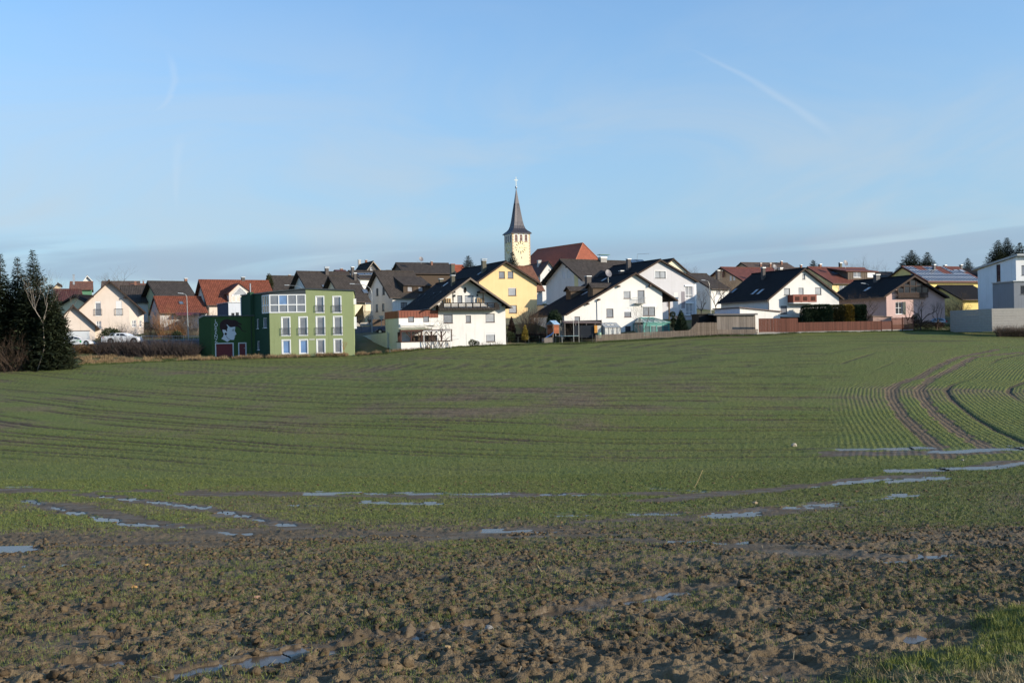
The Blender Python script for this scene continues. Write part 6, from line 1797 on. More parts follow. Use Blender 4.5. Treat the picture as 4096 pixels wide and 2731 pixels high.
for pl, cx, cz in ((TF, *TF.hit(*F_(951, 1030))), (TL, side * .5, TF.hit(*F_(951, 1030))[1])):
    rr = side * .19
    for i in range(12):
        t_ = i * math.pi / 6; d = pl.S * math.sin(t_) + ZV * math.cos(t_); e = pl.S * math.cos(t_) - ZV * math.sin(t_)
        o = pl.at(cx, -.05, cz) + d * rr; ln_ = .75 if i % 3 == 0 else .55
        mb = MB(); mb.par(o - e * .09, e * .18, d * ln_, pl.N * -.16); mb.build('clock_mark', GOLD, tower)
    for ang, ln_, wd in ((R(85), 1.0, .2), (R(62), .7, .26)):
        d = pl.S * math.sin(ang) + ZV * math.cos(ang); e = pl.S * math.cos(ang) - ZV * math.sin(ang)
        mb = MB(); mb.par(pl.at(cx, -.08, cz) - d * .45 - e * wd / 2, e * wd, d * (ln_ + .45), pl.N * -.04); mb.build('clock_hand', GOLD, tower)
a, z0, b_, z1 = TF.rect(rc(F_, 952, 1158, 959, 1182)); mb = MB(); bar(mb, TF, a, b_, -.01, .05, z0, z1); mb.build('slit_window', M_DARK, tower)
# spire: flared square foot turning into a slim pyramid
ax = c0 + cU * (side / 2) + cW * (side / 2); ax.z = ztop
zt_ = P(*F_(876, 250), ax.y).z - ztop
prof = [(side / 2 + .42, -.12), (side / 2 + .42, .02), (side / 2 + .1, .42), (side / 2 - .55, .95), (side / 2 - .95, 1.5), (side / 2 - 1.22, 2.3), (side / 2 - 1.5, 3.6), (side / 2 - 1.5 - (side / 2 - 1.5) * .55, 3.6 + (zt_ - 3.6) * .55), (.05, zt_)]
mb = MB(); m_ = len(prof)
for s4 in range(4):
    du = [(-1, -1), (1, -1), (1, 1), (-1, 1)][s4]
    for r_, z in prof: mb.v.append(tuple(ax + cU * (du[0] * r_) + cW * (du[1] * r_) + ZV * z))
for s4 in range(4):
    j = (s4 + 1) % 4
    for q in range(m_ - 1): mb.f.append((s4 * m_ + q, j * m_ + q, j * m_ + q + 1, s4 * m_ + q + 1))
mb.f.append((0, m_, 2 * m_, 3 * m_)); sp_ = mb.build('spire', SLATE, tower)
for s4, (d, e) in enumerate(((-cW, cU), (-cU, cW))):
    for k in range(-3, 4):
        f = k / 3.4; mb = MB(); pts = []
        for r_, z in prof[1:-1]: pts.append(ax + d * (r_ + .01) + e * (r_ * f) + ZV * z)
        mb.path(pts, .035, 4); mb.build('standing_seam', SLATE, sp_)
zc_ = ztop + zt_
mb = MB(); mb.lathe(Vector((ax.x, ax.y, zc_)), [(0, -.1), (.26, .1), (.34, .38), (.26, .62), (0, .8)], 12); mb.build('finial_ball', M_SHEET, sp_, True)
zx = P(*F_(871, 95), ax.y).z
mb = MB(); mb.par(Vector((ax.x, ax.y, zc_ + .7)) - cU * .045 - cW * .045, cU * .09, cW * .09, ZV * (zx - zc_ - .7)); mb.par(Vector((ax.x, ax.y, zc_ + .7 + (zx - zc_ - .7) * .64)) - cU * .62 - cW * .04, cU * 1.24, cW * .08, ZV * .1); mb.build('cross', mat('gilded cross', (.78, .70, .48), .4, .03, metal=.1), sp_)
# nave: steep roof, hipped at the right-hand end
NV = plaster('nave white render', (.75, .66, .45)); NT = tiles('church clay tiles', (.30, .085, .045), 'u', .3, period=.22, moss=.08)
nps = R(24)
rA = P(*F_(1168, 1060), 306); 
npl = Plane(rA, Vector((-math.sin(R(62)), -math.cos(R(62)), 0)) * -1, Vector((math.cos(R(62)), -math.sin(R(62)), 0)))
rBz = rA.z
d = ray(*F_(1772, 974)); tB = (rBz - EYE.z) / d.z; rB = EYE + d * tB
rdir = (rB - rA); rdir.z = 0; rl_ = rdir.length; rdir.normalize()
sid = Vector((rdir.y, -rdir.x, 0))
if sid.y > 0: sid = -sid                       # toward the viewer
hw_, hd_ = 8.0, 9.0
zE_ = rBz - hd_
nvr = root('church_nave', ((rA.x + rB.x) / 2, (rA.y + rB.y) / 2, gz(rA.x, rA.y) - 1), 0, 'church nave with steep orange-red tiled hipped roof', 'church')
eA0 = rA + sid * hw_; eA1 = rA - sid * hw_
hip = rB + rdir * 4.0
eB0 = hip + sid * hw_; eB1 = hip - sid * hw_
for v_ in (eA0, eA1, eB0, eB1): v_.z = zE_
hA0 = rA - rdir * 5.0 + sid * hw_; hA1 = rA - rdir * 5.0 - sid * hw_; hA0.z = hA1.z = zE_
mb = MB(); mb.poly([rA, rB, eB0, hA0]); mb.poly([rB, eB1, eB0]); mb.poly([rA, hA1, eB1, rB]); mb.poly([rA, hA0, hA1]); nr_ = mb.build('roof', NT, nvr)
for p_, q_ in ((rA, rB), (rB, eB0), (rB, eB1), (rA, hA0)): mb = MB(); mb.tube(p_, q_, .16, .16, 6); mb.build('ridge_tiles', tiles('ridge clay', (.38, .14, .08), 'u', .2), nr_)
mb = MB(); zg_ = nvr.location.z
for p_, q_ in ((hA0, eB0), (eB0, eB1), (eB1, hA1), (hA1, hA0)):
    mb.poly([Vector((p_.x, p_.y, zg_)), Vector((q_.x, q_.y, zg_)), Vector((q_.x, q_.y, zE_)), Vector((p_.x, p_.y, zE_))])
mb.build('wall', NV, nvr)
# ------------------------------------------------------------------ fences and sheds along the field edge
def lerp(a, b, t): return a + (b - a) * t
def boards(parent, name, a, b, n, frac, th, m, tips=False, jit=.0):
    """n upright boards between two ends a, b = (px, top py, bottom py, depth)"""
    rr = random.Random(n)
    p0, p1 = P(a[0], a[2], a[3]), P(b[0], b[2], b[3]); t0, t1 = P(a[0], a[1], a[3]).z, P(b[0], b[1], b[3]).z
    d = p1 - p0; d.z = 0; L = d.length; d.normalize(); nr = Vector((-d.y, d.x, 0))
    w = L / n * frac
    for i in range(n):
        t = (i + .5) / n
        c = p0.lerp(p1, t); zt = lerp(t0, t1, t) + rr.uniform(-jit, jit)
        mb = MB(); o = c - d * (w / 2) + nr * rr.uniform(-.008, .008)
        if tips: mb.prism([o, o + d * w, o + d * w + ZV * (zt - c.z - .05), o + d * (w / 2) + ZV * (zt - c.z), o + ZV * (zt - c.z - .05)], nr * th)
        else: mb.par(o, d * w, nr * th, ZV * (zt - c.z))
        mb.build(name, m, parent)
    return p0, p1, d, nr
PICK = wood('grey weathered picket', (.27, .21, .16), .9, .25)
pf = root('picket_fence', P(2384, 1364, 141), 0, 'weathered wooden picket fence along the field before the conservatory', 'fence')
q = lambda fn, x, t, b_, D: (fn(x, 0)[0], fn(0, t)[1], fn(0, b_)[1], D)
sec = [(q(H_, 345, 1400, 1500, 141), q(H_, 1130, 1352, 1458, 141.8), 62), (q(H_, 1130, 1352, 1458, 141.8), q(H_, 1890, 1320, 1416, 142.5), 58),
       (q(H_, 1890, 1320, 1416, 142.5), q(H_, 2012, 1195, 1410, 142.6), 9), (q(H_, 2012, 1195, 1410, 142.6), q(I_, 430, 1045, 1222, 143), 28),
       (q(I_, 430, 1148, 1222, 143), q(I_, 1022, 1140, 1212, 143.6), 50)]
for a, b, n in sec:
    boards(pf, 'picket', a, b, n, .62, .025, PICK, True, .02)
    for f in (.22, .75):
        p0 = P(a[0], lerp(a[2], a[1], f), a[3] + .05); p1 = P(b[0], lerp(b[2], b[1], f), b[3] + .05)
        mb = MB(); mb.tube(p0, p1, .035, .035, 4); mb.build('rail', PICK, pf)
    for k in range(3):
        t = k / 3; c = P(lerp(a[0], b[0], t), lerp(a[2], b[2], t), lerp(a[3], b[3], t) + .12); zt = P(lerp(a[0], b[0], t), lerp(a[1], b[1], t), lerp(a[3], b[3], t)).z
        mb = MB(); mb.tube(c - ZV * .4, Vector((c.x, c.y, zt + .03)), .06, .06, 6); mb.build('post', PICK, pf)
BRN = wood('red-brown stained boards', (.135, .050, .033), .75, .2)
bf = root('board_fence', P(3036, 1336, 143.6), 0, 'tall red-brown board fence on a concrete plinth beside the plank shed', 'fence')
a, b = q(I_, 1032, 990, 1190, 143.7), q(I_, 1600, 984, 1184, 144.6)
boards(bf, 'board', a, b, 24, .93, .03, BRN); 
mb = MB(); p0, p1 = P(a[0], a[2], a[3] + .02), P(b[0], b[2], b[3] + .02); mb.par(p0 - ZV * .85, p1 - p0, Vector((0, .16, 0)), ZV * .83); mb.build('plinth', M_CONC, bf)
lf = root('board_fence', P(3192, 1329, 144.6), 0, 'low red-brown board fence below the clipped hedge', 'fence')
a, b = q(I_, 1602, 1048, 1178, 144.6), q(J_, 1345, 1252, 1400, 147)
a = (a[0], a[1], I_(0, 1178)[1], 144.6)
boards(lf, 'board', a, b, 82, .93, .03, BRN)
mb = MB(); p0, p1 = P(a[0], a[2], a[3] + .02), P(b[0], b[2], b[3] + .02); mb.par(p0 - ZV * .8, p1 - p0, Vector((0, .16, 0)), ZV * .78); mb.build('plinth', M_CONC, lf)
wf = root('slat_fence', P(3526, 1319, 147), 0, 'red-brown horizontal slat panels with arched lattice at the fence end', 'fence')
for k, (x0, x1, t0, t1) in enumerate(((1347, 1518, 1255, 1250), (1522, 1690, 1210, 1210), (1694, 1872, 1192, 1190))):
    p0, p1 = P(*J_(x0, 1392), 147 + .5 * k), P(*J_(x1, 1388), 147.5 + .5 * k); z0 = P(*J_(x0, t0), 147 + .5 * k).z
    n = 13; hh = z0 - p0.z
    for i in range(n):
        mb = MB(); mb.par(p0 + ZV * (hh * i / n) + Vector((0, .02 * (i % 2), 0)), Vector((p1.x - p0.x, p1.y - p0.y, p1.z - p0.z)), Vector((0, .02, 0)), ZV * (hh / n * .86)); mb.build('slat', BRN, wf)
    for p_ in (p0, p1): mb = MB(); mb.par(p_ - Vector((.05, .03, .4)), (.1, 0, 0), (0, .1, 0), ZV * (hh + .45)); mb.build('post', BRN, wf)
    mb = MB(); mb.par(p0 - ZV * .7 + Vector((0, .03, 0)), p1 - p0, Vector((0, .16, 0)), ZV * .68); mb.build('plinth', M_CONC, wf)
for i in range(7):                              # arched lattice over the middle panel
    xm = 1530 + 24 * i
    for dx in (14, -14):
        p0, p1 = P(*J_(xm - dx, 1212), 147.5), P(*J_(xm + dx, 1196 - (8 if 1 < i < 5 else 0)), 147.5); mb = MB(); mb.tube(p0, p1, .02, .02, 4); mb.build('lattice_bar', BRN, wf)
# grey plank shed
GP_ = wood('silver grey planks', (.23, .195, .165), .9, .35)
ps_ = root('plank_shed', P(*I_(415, 1215), 144.6), 0, 'silver-grey plank shed behind the picket fence', 'shed')
boards(ps_, 'plank', q(I_, 430, 948, 1200, 144.6), q(I_, 975, 940, 1195, 145.6), 40, .95, .03, GP_)
boards(ps_, 'side_plank', q(I_, 978, 940, 1195, 145.6), q(I_, 1004, 942, 1185, 148.5), 8, .95, .03, GP_)
p0, p1 = P(*I_(378, 945), 144.2), P(*I_(1018, 938), 145.3); mb = MB(); mb.par(p0, p1 - p0, Vector((-.3, 4, .12)), ZV * .22); mb.build('shed_roof', mat('bitumen felt', (.14, .13, .13), .8, .2), ps_)
mb = MB(); p0, p1 = P(*I_(432, 1195), 144.8), P(*I_(972, 1190), 145.8); mb.par(p0 + Vector((0, .3, 0)), p1 - p0, Vector((0, 3, 0)), ZV * 2.6); mb.build('shed_body', M_BLACKWOOD, ps_)
flatbox('dark_shed', 'black low shed between grey house and plank shed', 147, 10, I_(165, 1060), I_(412, 1060), I_(165, 935), 3, wood('tarred boards', (.012, .012, .014)), cat='shed', coping=M_BLACKWOOD)
flatbox('carport', 'flat black carport roof behind the tall brown fence', 148, 10, I_(1010, 1060), I_(1650, 1060), I_(1012, 965), 4, M_BLACKWOOD, cat='carport', coping=M_BLACKWOOD, tr=I_(1640, 985))
flatbox('log_shed', 'low pinkish stone shed behind the slat fence', 150.5, 15, J_(1205, 1270), J_(1510, 1270), J_(1205, 1175), 2.5, mat('pink rubble', (.36, .24, .20), .9, .4, 5), cat='shed', coping=wood('grey batten', (.2, .15, .12)), tr=J_(1505, 1190))
# lean-to with dark tarp, orange shutter
lt = root('lean_to', P(*G_(960, 1380), 144), 0, 'dark open lean-to with corrugated roof left of greenhouse', 'shed')
p0, p1 = P(*G_(960, 1168), 143.9), P(*G_(1525, 1172), 144.4); mb = MB(); mb.par(p0, p1 - p0, Vector((-.4, 1.9, .3)), ZV * .1); mb.build('corrugated_roof', mat('brown corrugated', (.12, .085, .08), .7, .2), lt)
p0, p1 = P(*G_(960, 1385), 145.7), P(*G_(1525, 1370), 146.1); mb = MB(); mb.par(p0 - ZV * .3, p1 - p0, Vector((0, .1, 0)), ZV * 2.75); mb.build('back_boards', M_BLACKWOOD, lt)
for x in (968, 1130, 1290, 1420, 1515): p0 = P(*G_(x, 1390), 143.9); mb = MB(); mb.par(p0, (.1, 0, 0), (0, .1, 0), ZV * (P(*G_(x, 1172), 143.9).z - p0.z)); mb.build('post', GP_, lt)
p0, p1 = P(*G_(1095, 1385), 143.6), P(*G_(1400, 1378), 143.8); mb = MB(); mb.par(p0, p1 - p0, Vector((0, .06, 0)), ZV * 1.75); mb.build('tarp', mat('black tarp', (.014, .016, .022), .5, .3), lt)
mb = MB(); p0 = P(*G_(1412, 1310), 143.6); mb.par(p0, (.42, .1, 0), (0, .05, 0), ZV * 1.05); mb.build('orange_shutter', wood('orange pine', (.46, .22, .05)), lt)
mb = MB(); p0 = P(*G_(1455, 1305), 143.8); mb.par(p0, (.55, .1, 0), (0, .05, 0), ZV * 1.0); mb.build('pale_board', mat('pale board', (.6, .56, .48)), lt)
wb = MB(); p0 = P(*G_(1480, 1375), 143.6); wb.lathe(p0 - ZV * .1, [(.0, 0), (.3, 0), (.34, .5), (.33, .75), (0, .78)], 10); tag(wb.build('water_butt', mat('faded green plastic', (.22, .34, .25), .5), origin=p0), 'pale green water butt at the end of the picket fence', 'barrel')
# greenhouse
gh = root('greenhouse', P(*H_(490, 1400), 143.5), R(24), 'small polycarbonate greenhouse with dark frame behind the picket fence', 'greenhouse')
U_, W__ = Vector((math.cos(R(24)), math.sin(R(24)), 0)), Vector((-math.sin(R(24)), math.cos(R(24)), 0))
o = P(*H_(492, 1405), 143.5); gF_ = Plane(o, U_, W__); wL = gF_.hit(*H_(756, 1340))[0]; ze = gF_.hit(*H_(492, 1280))[1]; dp = 2.5; zr_ = gF_.hit(*H_(445, 1208), dp / 2)[1]
PC = mat('polycarbonate', (.46, .46, .44), .35, .12, 1.5); PCR = mat('polycarbonate roof', (.30, .33, .35), .25, .15, 1.5)
n = 4
for i in range(n):
    u0, u1 = wL * i / n, wL * (i + 1) / n
    mb = MB(); bar(mb, gF_, u0 + .03, u1 - .03, 0, .02, .1, ze - .03); mb.build('side_pane', PC, gh)
    e0, e1 = gF_.at(u0 + .03, -.03, ze + .03), gF_.at(u1 - .03, -.03, ze + .03); up = gF_.at(u0 + .03, dp / 2, zr_) - e0
    mb = MB(); mb.par(e0, e1 - e0, up * .48, ZV * .02); mb.build('roof_pane', PCR, gh)
    mb = MB(); mb.par(e0 + up * .52 + ZV * (.1 if i in (1, 2) else 0), e1 - e0, up * .46, ZV * .02); mb.build('roof_vent', PCR, gh)
for i in range(n + 1):
    u = wL * i / n; mb = MB(); mb.path([gF_.at(u, -.02, -.3), gF_.at(u, -.02, ze), gF_.at(u, dp / 2, zr_ + .02), gF_.at(u, dp, ze), gF_.at(u, dp, -.3)], .03, 4); mb.build('frame_hoop', M_FRAME_K, gh)
for z, w in ((ze, -.02), (zr_ + .02, dp / 2), (.08, -.02)): mb = MB(); mb.tube(gF_.at(0, w, z), gF_.at(wL, w, z), .03, .03, 4); mb.build('frame_rail', M_FRAME_K, gh)
mb = MB(); mb.poly([gF_.at(.01, 0, 0), gF_.at(.01, dp, 0), gF_.at(.01, dp, ze), gF_.at(.01, dp / 2, zr_), gF_.at(.01, 0, ze)]); mb.build('end_pane', PC, gh)
for w in (.8, 1.7): mb = MB(); mb.tube(gF_.at(-.02, w, -.2), gF_.at(-.02, w, ze + .2), .025, .025, 4); mb.build('door_stile', M_FRAME_K, gh)
# play tower with slide, sand box, trampoline
ptw = root('play_tower', P(*G_(790, 1400), 143), 0, 'wooden play tower with blue gabled roof and blue slide', 'play tower')
PW = wood('orange-red play boards', (.26, .085, .038)); BLU = mat('blue plastic', (.06, .16, .42), .35, .08)
x0, x1 = P(*G_(800, 1320), 142.6), P(*G_(886, 1320), 143.2); ux = (x1 - x0); ux.z = 0; nx = Vector((-ux.y, ux.x, 0)).normalized() * ux.length * .9 - ux * .45
zt = P(*G_(800, 1188), 142.6).z; n = 7
for i in range(n):
    zz = x0.z + (zt - x0.z) * i / n; hh = (zt - x0.z) / n * .95
    mb = MB(); mb.par(Vector((x0.x, x0.y, zz)), ux, nx * .02, ZV * hh); mb.build('front_board', PW, ptw)
    mb = MB(); mb.par(Vector((x0.x, x0.y, zz)), nx, ux * .02, ZV * hh * (.95 if i not in (4, 5) else .5)); mb.build('side_board', PW, ptw)
zg_ = gz(x0.x, x0.y)
for k in (0, 1):
    for j in (0, 1): mb = MB(); c = Vector((x0.x, x0.y, zg_ - .2)) + ux * k + nx * j - Vector((.05, .05, 0)); mb.par(c, (.1, 0, 0), (0, .1, 0), ZV * (zt + .1 - zg_ + .2)); mb.build('leg', PICK, ptw)
ra = P(*G_(775, 1130), 142.9); rb = ra + ux * 1.05
for sg in (0, 1):
    e = Vector((x0.x, x0.y, zt)) - ux * .03 + nx * (1.12 if sg else -.12); ap = Vector((x0.x, x0.y, ra.z)) + nx * .5 - ux * .03
    mb = MB(); mb.par(ap, ux * 1.06, e - ap, ZV * .04); mb.build('roof_panel', mat('pale blue roofing', (.22, .34, .48), .5, .2), ptw)
mb = MB(); pts = [P(*G_(x, y), 142.2) for x, y in ((795, 1312), (765, 1345), (735, 1362), (690, 1388), (655, 1420), (632, 1430))]
for a_, b_ in zip(pts[:-1], pts[1:]):
    mb.par(a_, b_ - a_, Vector((.1, .5, 0)), ZV * .04); mb.par(a_, b_ - a_, Vector((.01, .04, 0)), ZV * .16); mb.par(a_ + Vector((.1, .46, 0)), b_ - a_, Vector((.01, .04, 0)), ZV * .16)
mb.build('slide', BLU, ptw)
sb = root('planter_box', P(*G_(665, 1458), 141.5), 0, 'grey raised planter box below the blue slide', 'planter')
p0, p1 = P(*G_(662, 1460), 141.4), P(*G_(788, 1450), 141.6)
for i in range(3): mb = MB(); mb.par(p0 + ZV * (.24 * i), p1 - p0, Vector((0, .04, 0)), ZV * .22); mb.build('front_plank', GP_, sb); mb = MB(); mb.par(p0 + ZV * (.24 * i) + Vector((-.02, .045, 0)), (-.3, 1.2, 0), (.03, 0, 0), ZV * .22); mb.build('side_plank', GP_, sb)
tm = root('trampoline', P(*G_(1005, 1430), 142.5), 0, 'garden trampoline with tall poles beside the play tower', 'trampoline')
c = P(*G_(1005, 1360), 143); mb = MB(); pr = [(1.62, -.03), (1.7, 0), (1.62, .05), (1.35, .05), (0, .02)]; mb.lathe(c, pr, 20); mb.build('jumping_mat', mat('pale trampoline edge', (.28, .40, .40), .5), tm)
for i in range(6): t_ = i * 1.047; mb = MB(); e = c + Vector((1.66 * math.cos(t_), 1.66 * math.sin(t_), 0)); mb.tube(Vector((e.x, e.y, gz(e.x, e.y) - .1)), e + ZV * (2.3 if i in (0, 2, 3, 5) else 0), .03, .03, 6); mb.build('pole', M_POLE, tm)
# ------------------------------------------------------------------ wire fences
def wire_fence(label, pts, hgt, col, n, step=1):
    o = on_ground(*pts[0]); r = root('wire_fence', o, 0, label, 'fence'); prev = None
    m = mat('fence post ' + str(col[1]), col, .6)
    base = []
    for (a, b) in zip(pts[:-1], pts[1:]):
        for i in range(n): base.append((lerp(a[0], b[0], i / n), lerp(a[1], b[1], i / n)))
    base.append(pts[-1]); tops = []
    for x, y in base:
        g = on_ground(x, y); mb = MB(); mb.tube(g - ZV * .2, g + ZV * hgt, .028, .028, 6); mb.build('post', m, r); tops.append(g)
    for f in (.15, .55, .98):
        for a, b in zip(tops[:-1], tops[1:]): mb = MB(); mb.tube(a + ZV * hgt * f, b + ZV * hgt * f, .008, .008, 3, False); mb.build('wire', m, r)
    return r
wire_fence('thin green wire fence in front of the green building', [(1000, 1428), (1200, 1424), (1405, 1419)], 1.25, (.05, .12, .09), 3)
wire_fence('thin teal wire fence before the white balcony house', [(1560, 1412), (1700, 1394), (1835, 1386), (1960, 1381)], 1.2, (.06, .17, .16), 2)
wire_fence('thin dark wire fence before the play garden', [(2030, 1379), (2200, 1373), (2370, 1369)], 1.1, (.04, .06, .055), 4)
# railing behind the pickup
rl = root('iron_railing', P(560, 1368, 143), 0, 'low iron railing on the road behind the pickup', 'railing')
pa, pb = P(566, 1366, 143), P(796, 1366, 145)
for f in (.25, .95): mb = MB(); mb.tube(pa + ZV * .85 * f, pb + ZV * .85 * f, .03, .03, 5); mb.build('rail', M_POLE, rl)
for i in range(34): c = pa.lerp(pb, i / 33); mb = MB(); mb.tube(c - ZV * .2, c + ZV * .88, .016 if i % 6 else .045, None, 5); mb.build('bar', M_POLE, rl)
# dark timber fence and garden wall by the street
wall_run('garden_wall', 'dark garden wall with pale fence panels below the cream house', [(P(1418, 1308, 158), tp(1418, 1292, 158)), (P(1485, 1303, 160), tp(1485, 1288, 160))], .2, M_CONC)
wall_run('hedge_wall', 'dark stained timber screen below the slate-blue gable', [(P(1488, 1308, 158), tp(1488, 1278, 158)), (P(1575, 1308, 160), tp(1575, 1275, 160))], .1, W_BOARD, cat='screen')
# ------------------------------------------------------------------ road behind the hedge
RD = mat('asphalt', (.060, .060, .062), .9, .25, 1.5)
def strip(name, pts, w, off=.02, m=RD):
    V = []; Fs = []
    fine = []
    for a, b in zip(pts[:-1], pts[1:]):
        n = max(2, int(math.hypot(b[0] - a[0], b[1] - a[1]) / 1.0)); fine += [(lerp(a[0], b[0], i / n), lerp(a[1], b[1], i / n)) for i in range(n)]
    fine.append(pts[-1]); nn = len(fine); cr = 7
    for i, p in enumerate(fine):
        a = fine[max(i - 1, 0)]; b = fine[min(i + 1, nn - 1)]; dx, dy = b[0] - a[0], b[1] - a[1]; L = math.hypot(dx, dy)
        for j in range(cr):
            f = (j / (cr - 1) - .5) * w; x = p[0] - dy / L * f; y = p[1] + dx / L * f; V.append((x, y, gz(x, y) + off))
    for i in range(nn - 1):
        for j in range(cr - 1): a = i * cr + j; Fs.append((a, a + 1, a + cr + 1, a + cr))
    tag(np_mesh(name, V, Fs, m), kind='structure')
strip('road', [(-80, 140), (-64, 142), (-50, 143), (-38, 145), (-24, 152), (-18, 156), (-6, 162), (12, 166)], 6.0, .03)
# ------------------------------------------------------------------ street lamps and sign
def lamp(label, base, top, tip, D, arm=1.0):
    b0 = P(*base, D); g = gz(b0.x, b0.y); r = root('street_lamp', (b0.x, b0.y, g), 0, label, 'street lamp', 'street lamps along the village roads')
    t0, t1 = P(*top, D), P(*tip, D)
    mb = MB(); mb.tube(Vector((b0.x, b0.y, g - .2)), t0, .085, .05, 8); mb.build('pole', M_POLE, r)
    c = Vector((t0.x, t0.y, t1.z)); pts = [t0.lerp(c, s) * (1 - s) + c.lerp(t1, s) * s for s in [i / 6 for i in range(7)]]
    mb = MB(); mb.path(pts, .04, 6); mb.build('arm', M_POLE, r)
    d = (pts[-1] - pts[-2]).normalized(); mb = MB(); s = Vector((-d.y, d.x, 0)); s = s.normalized() if s.length > .1 else Vector((0, 1, 0))
    mb.par(pts[-1] - s * .11, d * .7, s * .22, ZV * .1); mb.build('lamp_head', mat('lamp head', (.6, .62, .63), .4), r)
lamp('street lamp standing between the dark hedge and the red-roofed house', B(797, 1215), B(776, 670), B(728, 612), 145)
lamp('tall street lamp on the lane right of the green building', D_(1325, 1280), D_(1322, 680), D_(1052, 536), 150)
lamp('street lamp whose arm shows just above the green building', (1214, 1330), C_(1530, 400), C_(1335, 318), 163)
lamp('street lamp rising behind the bare tree by the pink house', J_(1168, 1050), J_(1158, 740), J_(1078, 640), 163)
lamp('street lamp beside the slate-blue gable end', I_(336, 780), I_(318, 520), I_(258, 443), 176)
sg = P(1526, 1310, 151); sr_ = root('road_sign', (sg.x, sg.y, gz(sg.x, sg.y)), 0, 'triangular road sign seen from behind on the lane', 'road sign')
zt = P(1526, 1262, 151).z; mb = MB(); mb.tube(Vector((sg.x, sg.y, gz(sg.x, sg.y) - .2)), Vector((sg.x, sg.y, zt)), .035, .035, 6); mb.build('post', M_POLE, sr_)
mb = MB(); c = Vector((sg.x, sg.y + .06, zt)); mb.prism([c + Vector((-.42, 0, -.05)), c + Vector((.42, 0, -.05)), c + Vector((0, 0, -.78))], Vector((0, .02, 0))); mb.build('sign_plate', mat('sign back', (.30, .33, .35), .4, .05, metal=.5), sr_)
# ------------------------------------------------------------------ cars
CZ = Z_(240, 1310, .14456)
def car(label, fn, D, outline, glassp, wheels, belt, width=1.78, paint=None, psi=0.0, extras=None, cat='car', name='parked_car', wr=.34):
    """side profile measured on an upright plane, given width, tumblehome and wheels"""
    c0 = P(*fn(*wheels[0]), D); pl = Plane(c0, Vector((math.cos(R(psi)), math.sin(R(psi)), 0)), Vector((-math.sin(R(psi)), math.cos(R(psi)), 0)))
    pr = [pl.hit(*fn(*p)) for p in outline]; zb = pl.hit(*fn(*belt))[1]; zt = max(z for _, z in pr)
    gy_ = pl.hit(*fn(*wheels[0]))[1] - wr
    r = root(name, pl.at(0, 0, gy_), R(psi), label, cat)
    cx = sum(u for u, _ in pr) / len(pr)
    def sect(d, k, tum):
        out = []
        for u, z in pr:
            f = max(0, (z - zb) / (zt - zb + 1e-6)); out.append(pl.at(cx + (u - cx) * k, d + (tum * f if d < width / 2 else -tum * f), z - (1 - k) * .3 * (z > zb)))
        return out
    secs = [sect(0.0, .955, .2), sect(.10, .99, .2), sect(.3, 1, .12), sect(width - .3, 1, .12), sect(width - .1, .99, .2), sect(width, .955, .2)]
    mb = MB(); n = len(pr)
    for s in secs: mb.v += [tuple(p) for p in s]
    for i in range(len(secs) - 1):
        for j in range(n): k = (j + 1) % n; mb.f.append((i * n + j, i * n + k, (i + 1) * n + k, (i + 1) * n + j))
    for i in (0, len(secs) - 1):
        tri = tessellate_polygon([[Vector((u, z, 0)) for u, z in pr]]); mb.f += [tuple(i * n + t_ for t_ in tr_) for tr_ in tri]
    body = mb.build('body', paint or M_CARW, r)
    for gp in glassp:
        uv = [pl.hit(*fn(*p)) for p in gp]; mb = MB()
        mb.poly([pl.at(cx + (u - cx) * .955, -.012 + .2 * max(0, (z - zb) / (zt - zb)), z) for u, z in uv]); mb.build('window', glass('car glass', (.018, .022, .024), .05), body)
    for w in wheels:
        u, z = pl.hit(*fn(*w))
        for d in (-.01, width - .2):
            mb = MB(); mb.tube(pl.at(u, d, z), pl.at(u, d + .21, z), wr, wr, 18); wh = mb.build('wheel', M_TYRE, r)
            mb = MB(); mb.tube(pl.at(u, d - .015, z), pl.at(u, d + .225, z), wr * .64, wr * .64, 14); mb.build('rim', M_RIM, wh)
        mb = MB(); mb.tube(pl.at(u, -.004, z + .03), pl.at(u, .2, z + .03), wr * 1.2, wr * 1.2, 18); mb.build('wheel_well_shade', M_TYRE, body)  # black disc on the body, painted shade of the wheel well
    for nm, rect_, m_ in (extras or []):
        a, z0, b_, z1 = pl.rect((*fn(*rect_[:2]), *fn(*rect_[2:]))); mb = MB(); bar(mb, pl, a, b_, -.02, .06, z0, z1); mb.build(nm, m_, body)
    return r, pl, body
REDL = mat('red lamp', (.35, .02, .02), .3); CLEAR = mat('clear lamp', (.7, .72, .75), .15)
r, pl, body = car('white double-cab pickup parked on the road by the pink house', CZ, 140.5, [(1125, 395), (1118, 300), (1150, 245), (1300, 236), (1490, 232), (1500, 165), (1540, 146), (1760, 144), (1835, 165), (1930, 224), (2080, 244), (2150, 270), (2185, 345), (2180, 392), (1900, 402), (1500, 404), (1300, 408)],
                  [[(1548, 166), (1640, 164), (1640, 226), (1552, 226)], [(1655, 164), (1735, 166), (1838, 224), (1838, 232), (1655, 228)]], [(1400, 384), (2040, 372)], (1600, 235), 1.85, wr=.39,
                  extras=[('tail_lamp', (1170, 258, 1210, 284), REDL), ('head_lamp', (2095, 262, 2150, 280), CLEAR), ('door_handle', (1550, 256, 1590, 264), M_CARW), ('door_handle', (1720, 256, 1765, 264), M_CARW), ('wing_mirror', (1838, 205, 1870, 232), M_CARW), ('sill_trim', (1520, 402, 1920, 412), M_TYRE)], name='pickup_truck', cat='pickup')
mb = MB()
for d in (.25, 1.55): mb.path([pl.at(*[pl.hit(*CZ(*p))[0] for p in [pt]], d, pl.hit(*CZ(*pt))[1]) for pt in ((1335, 236), (1400, 165), (1490, 162))], .04, 6)
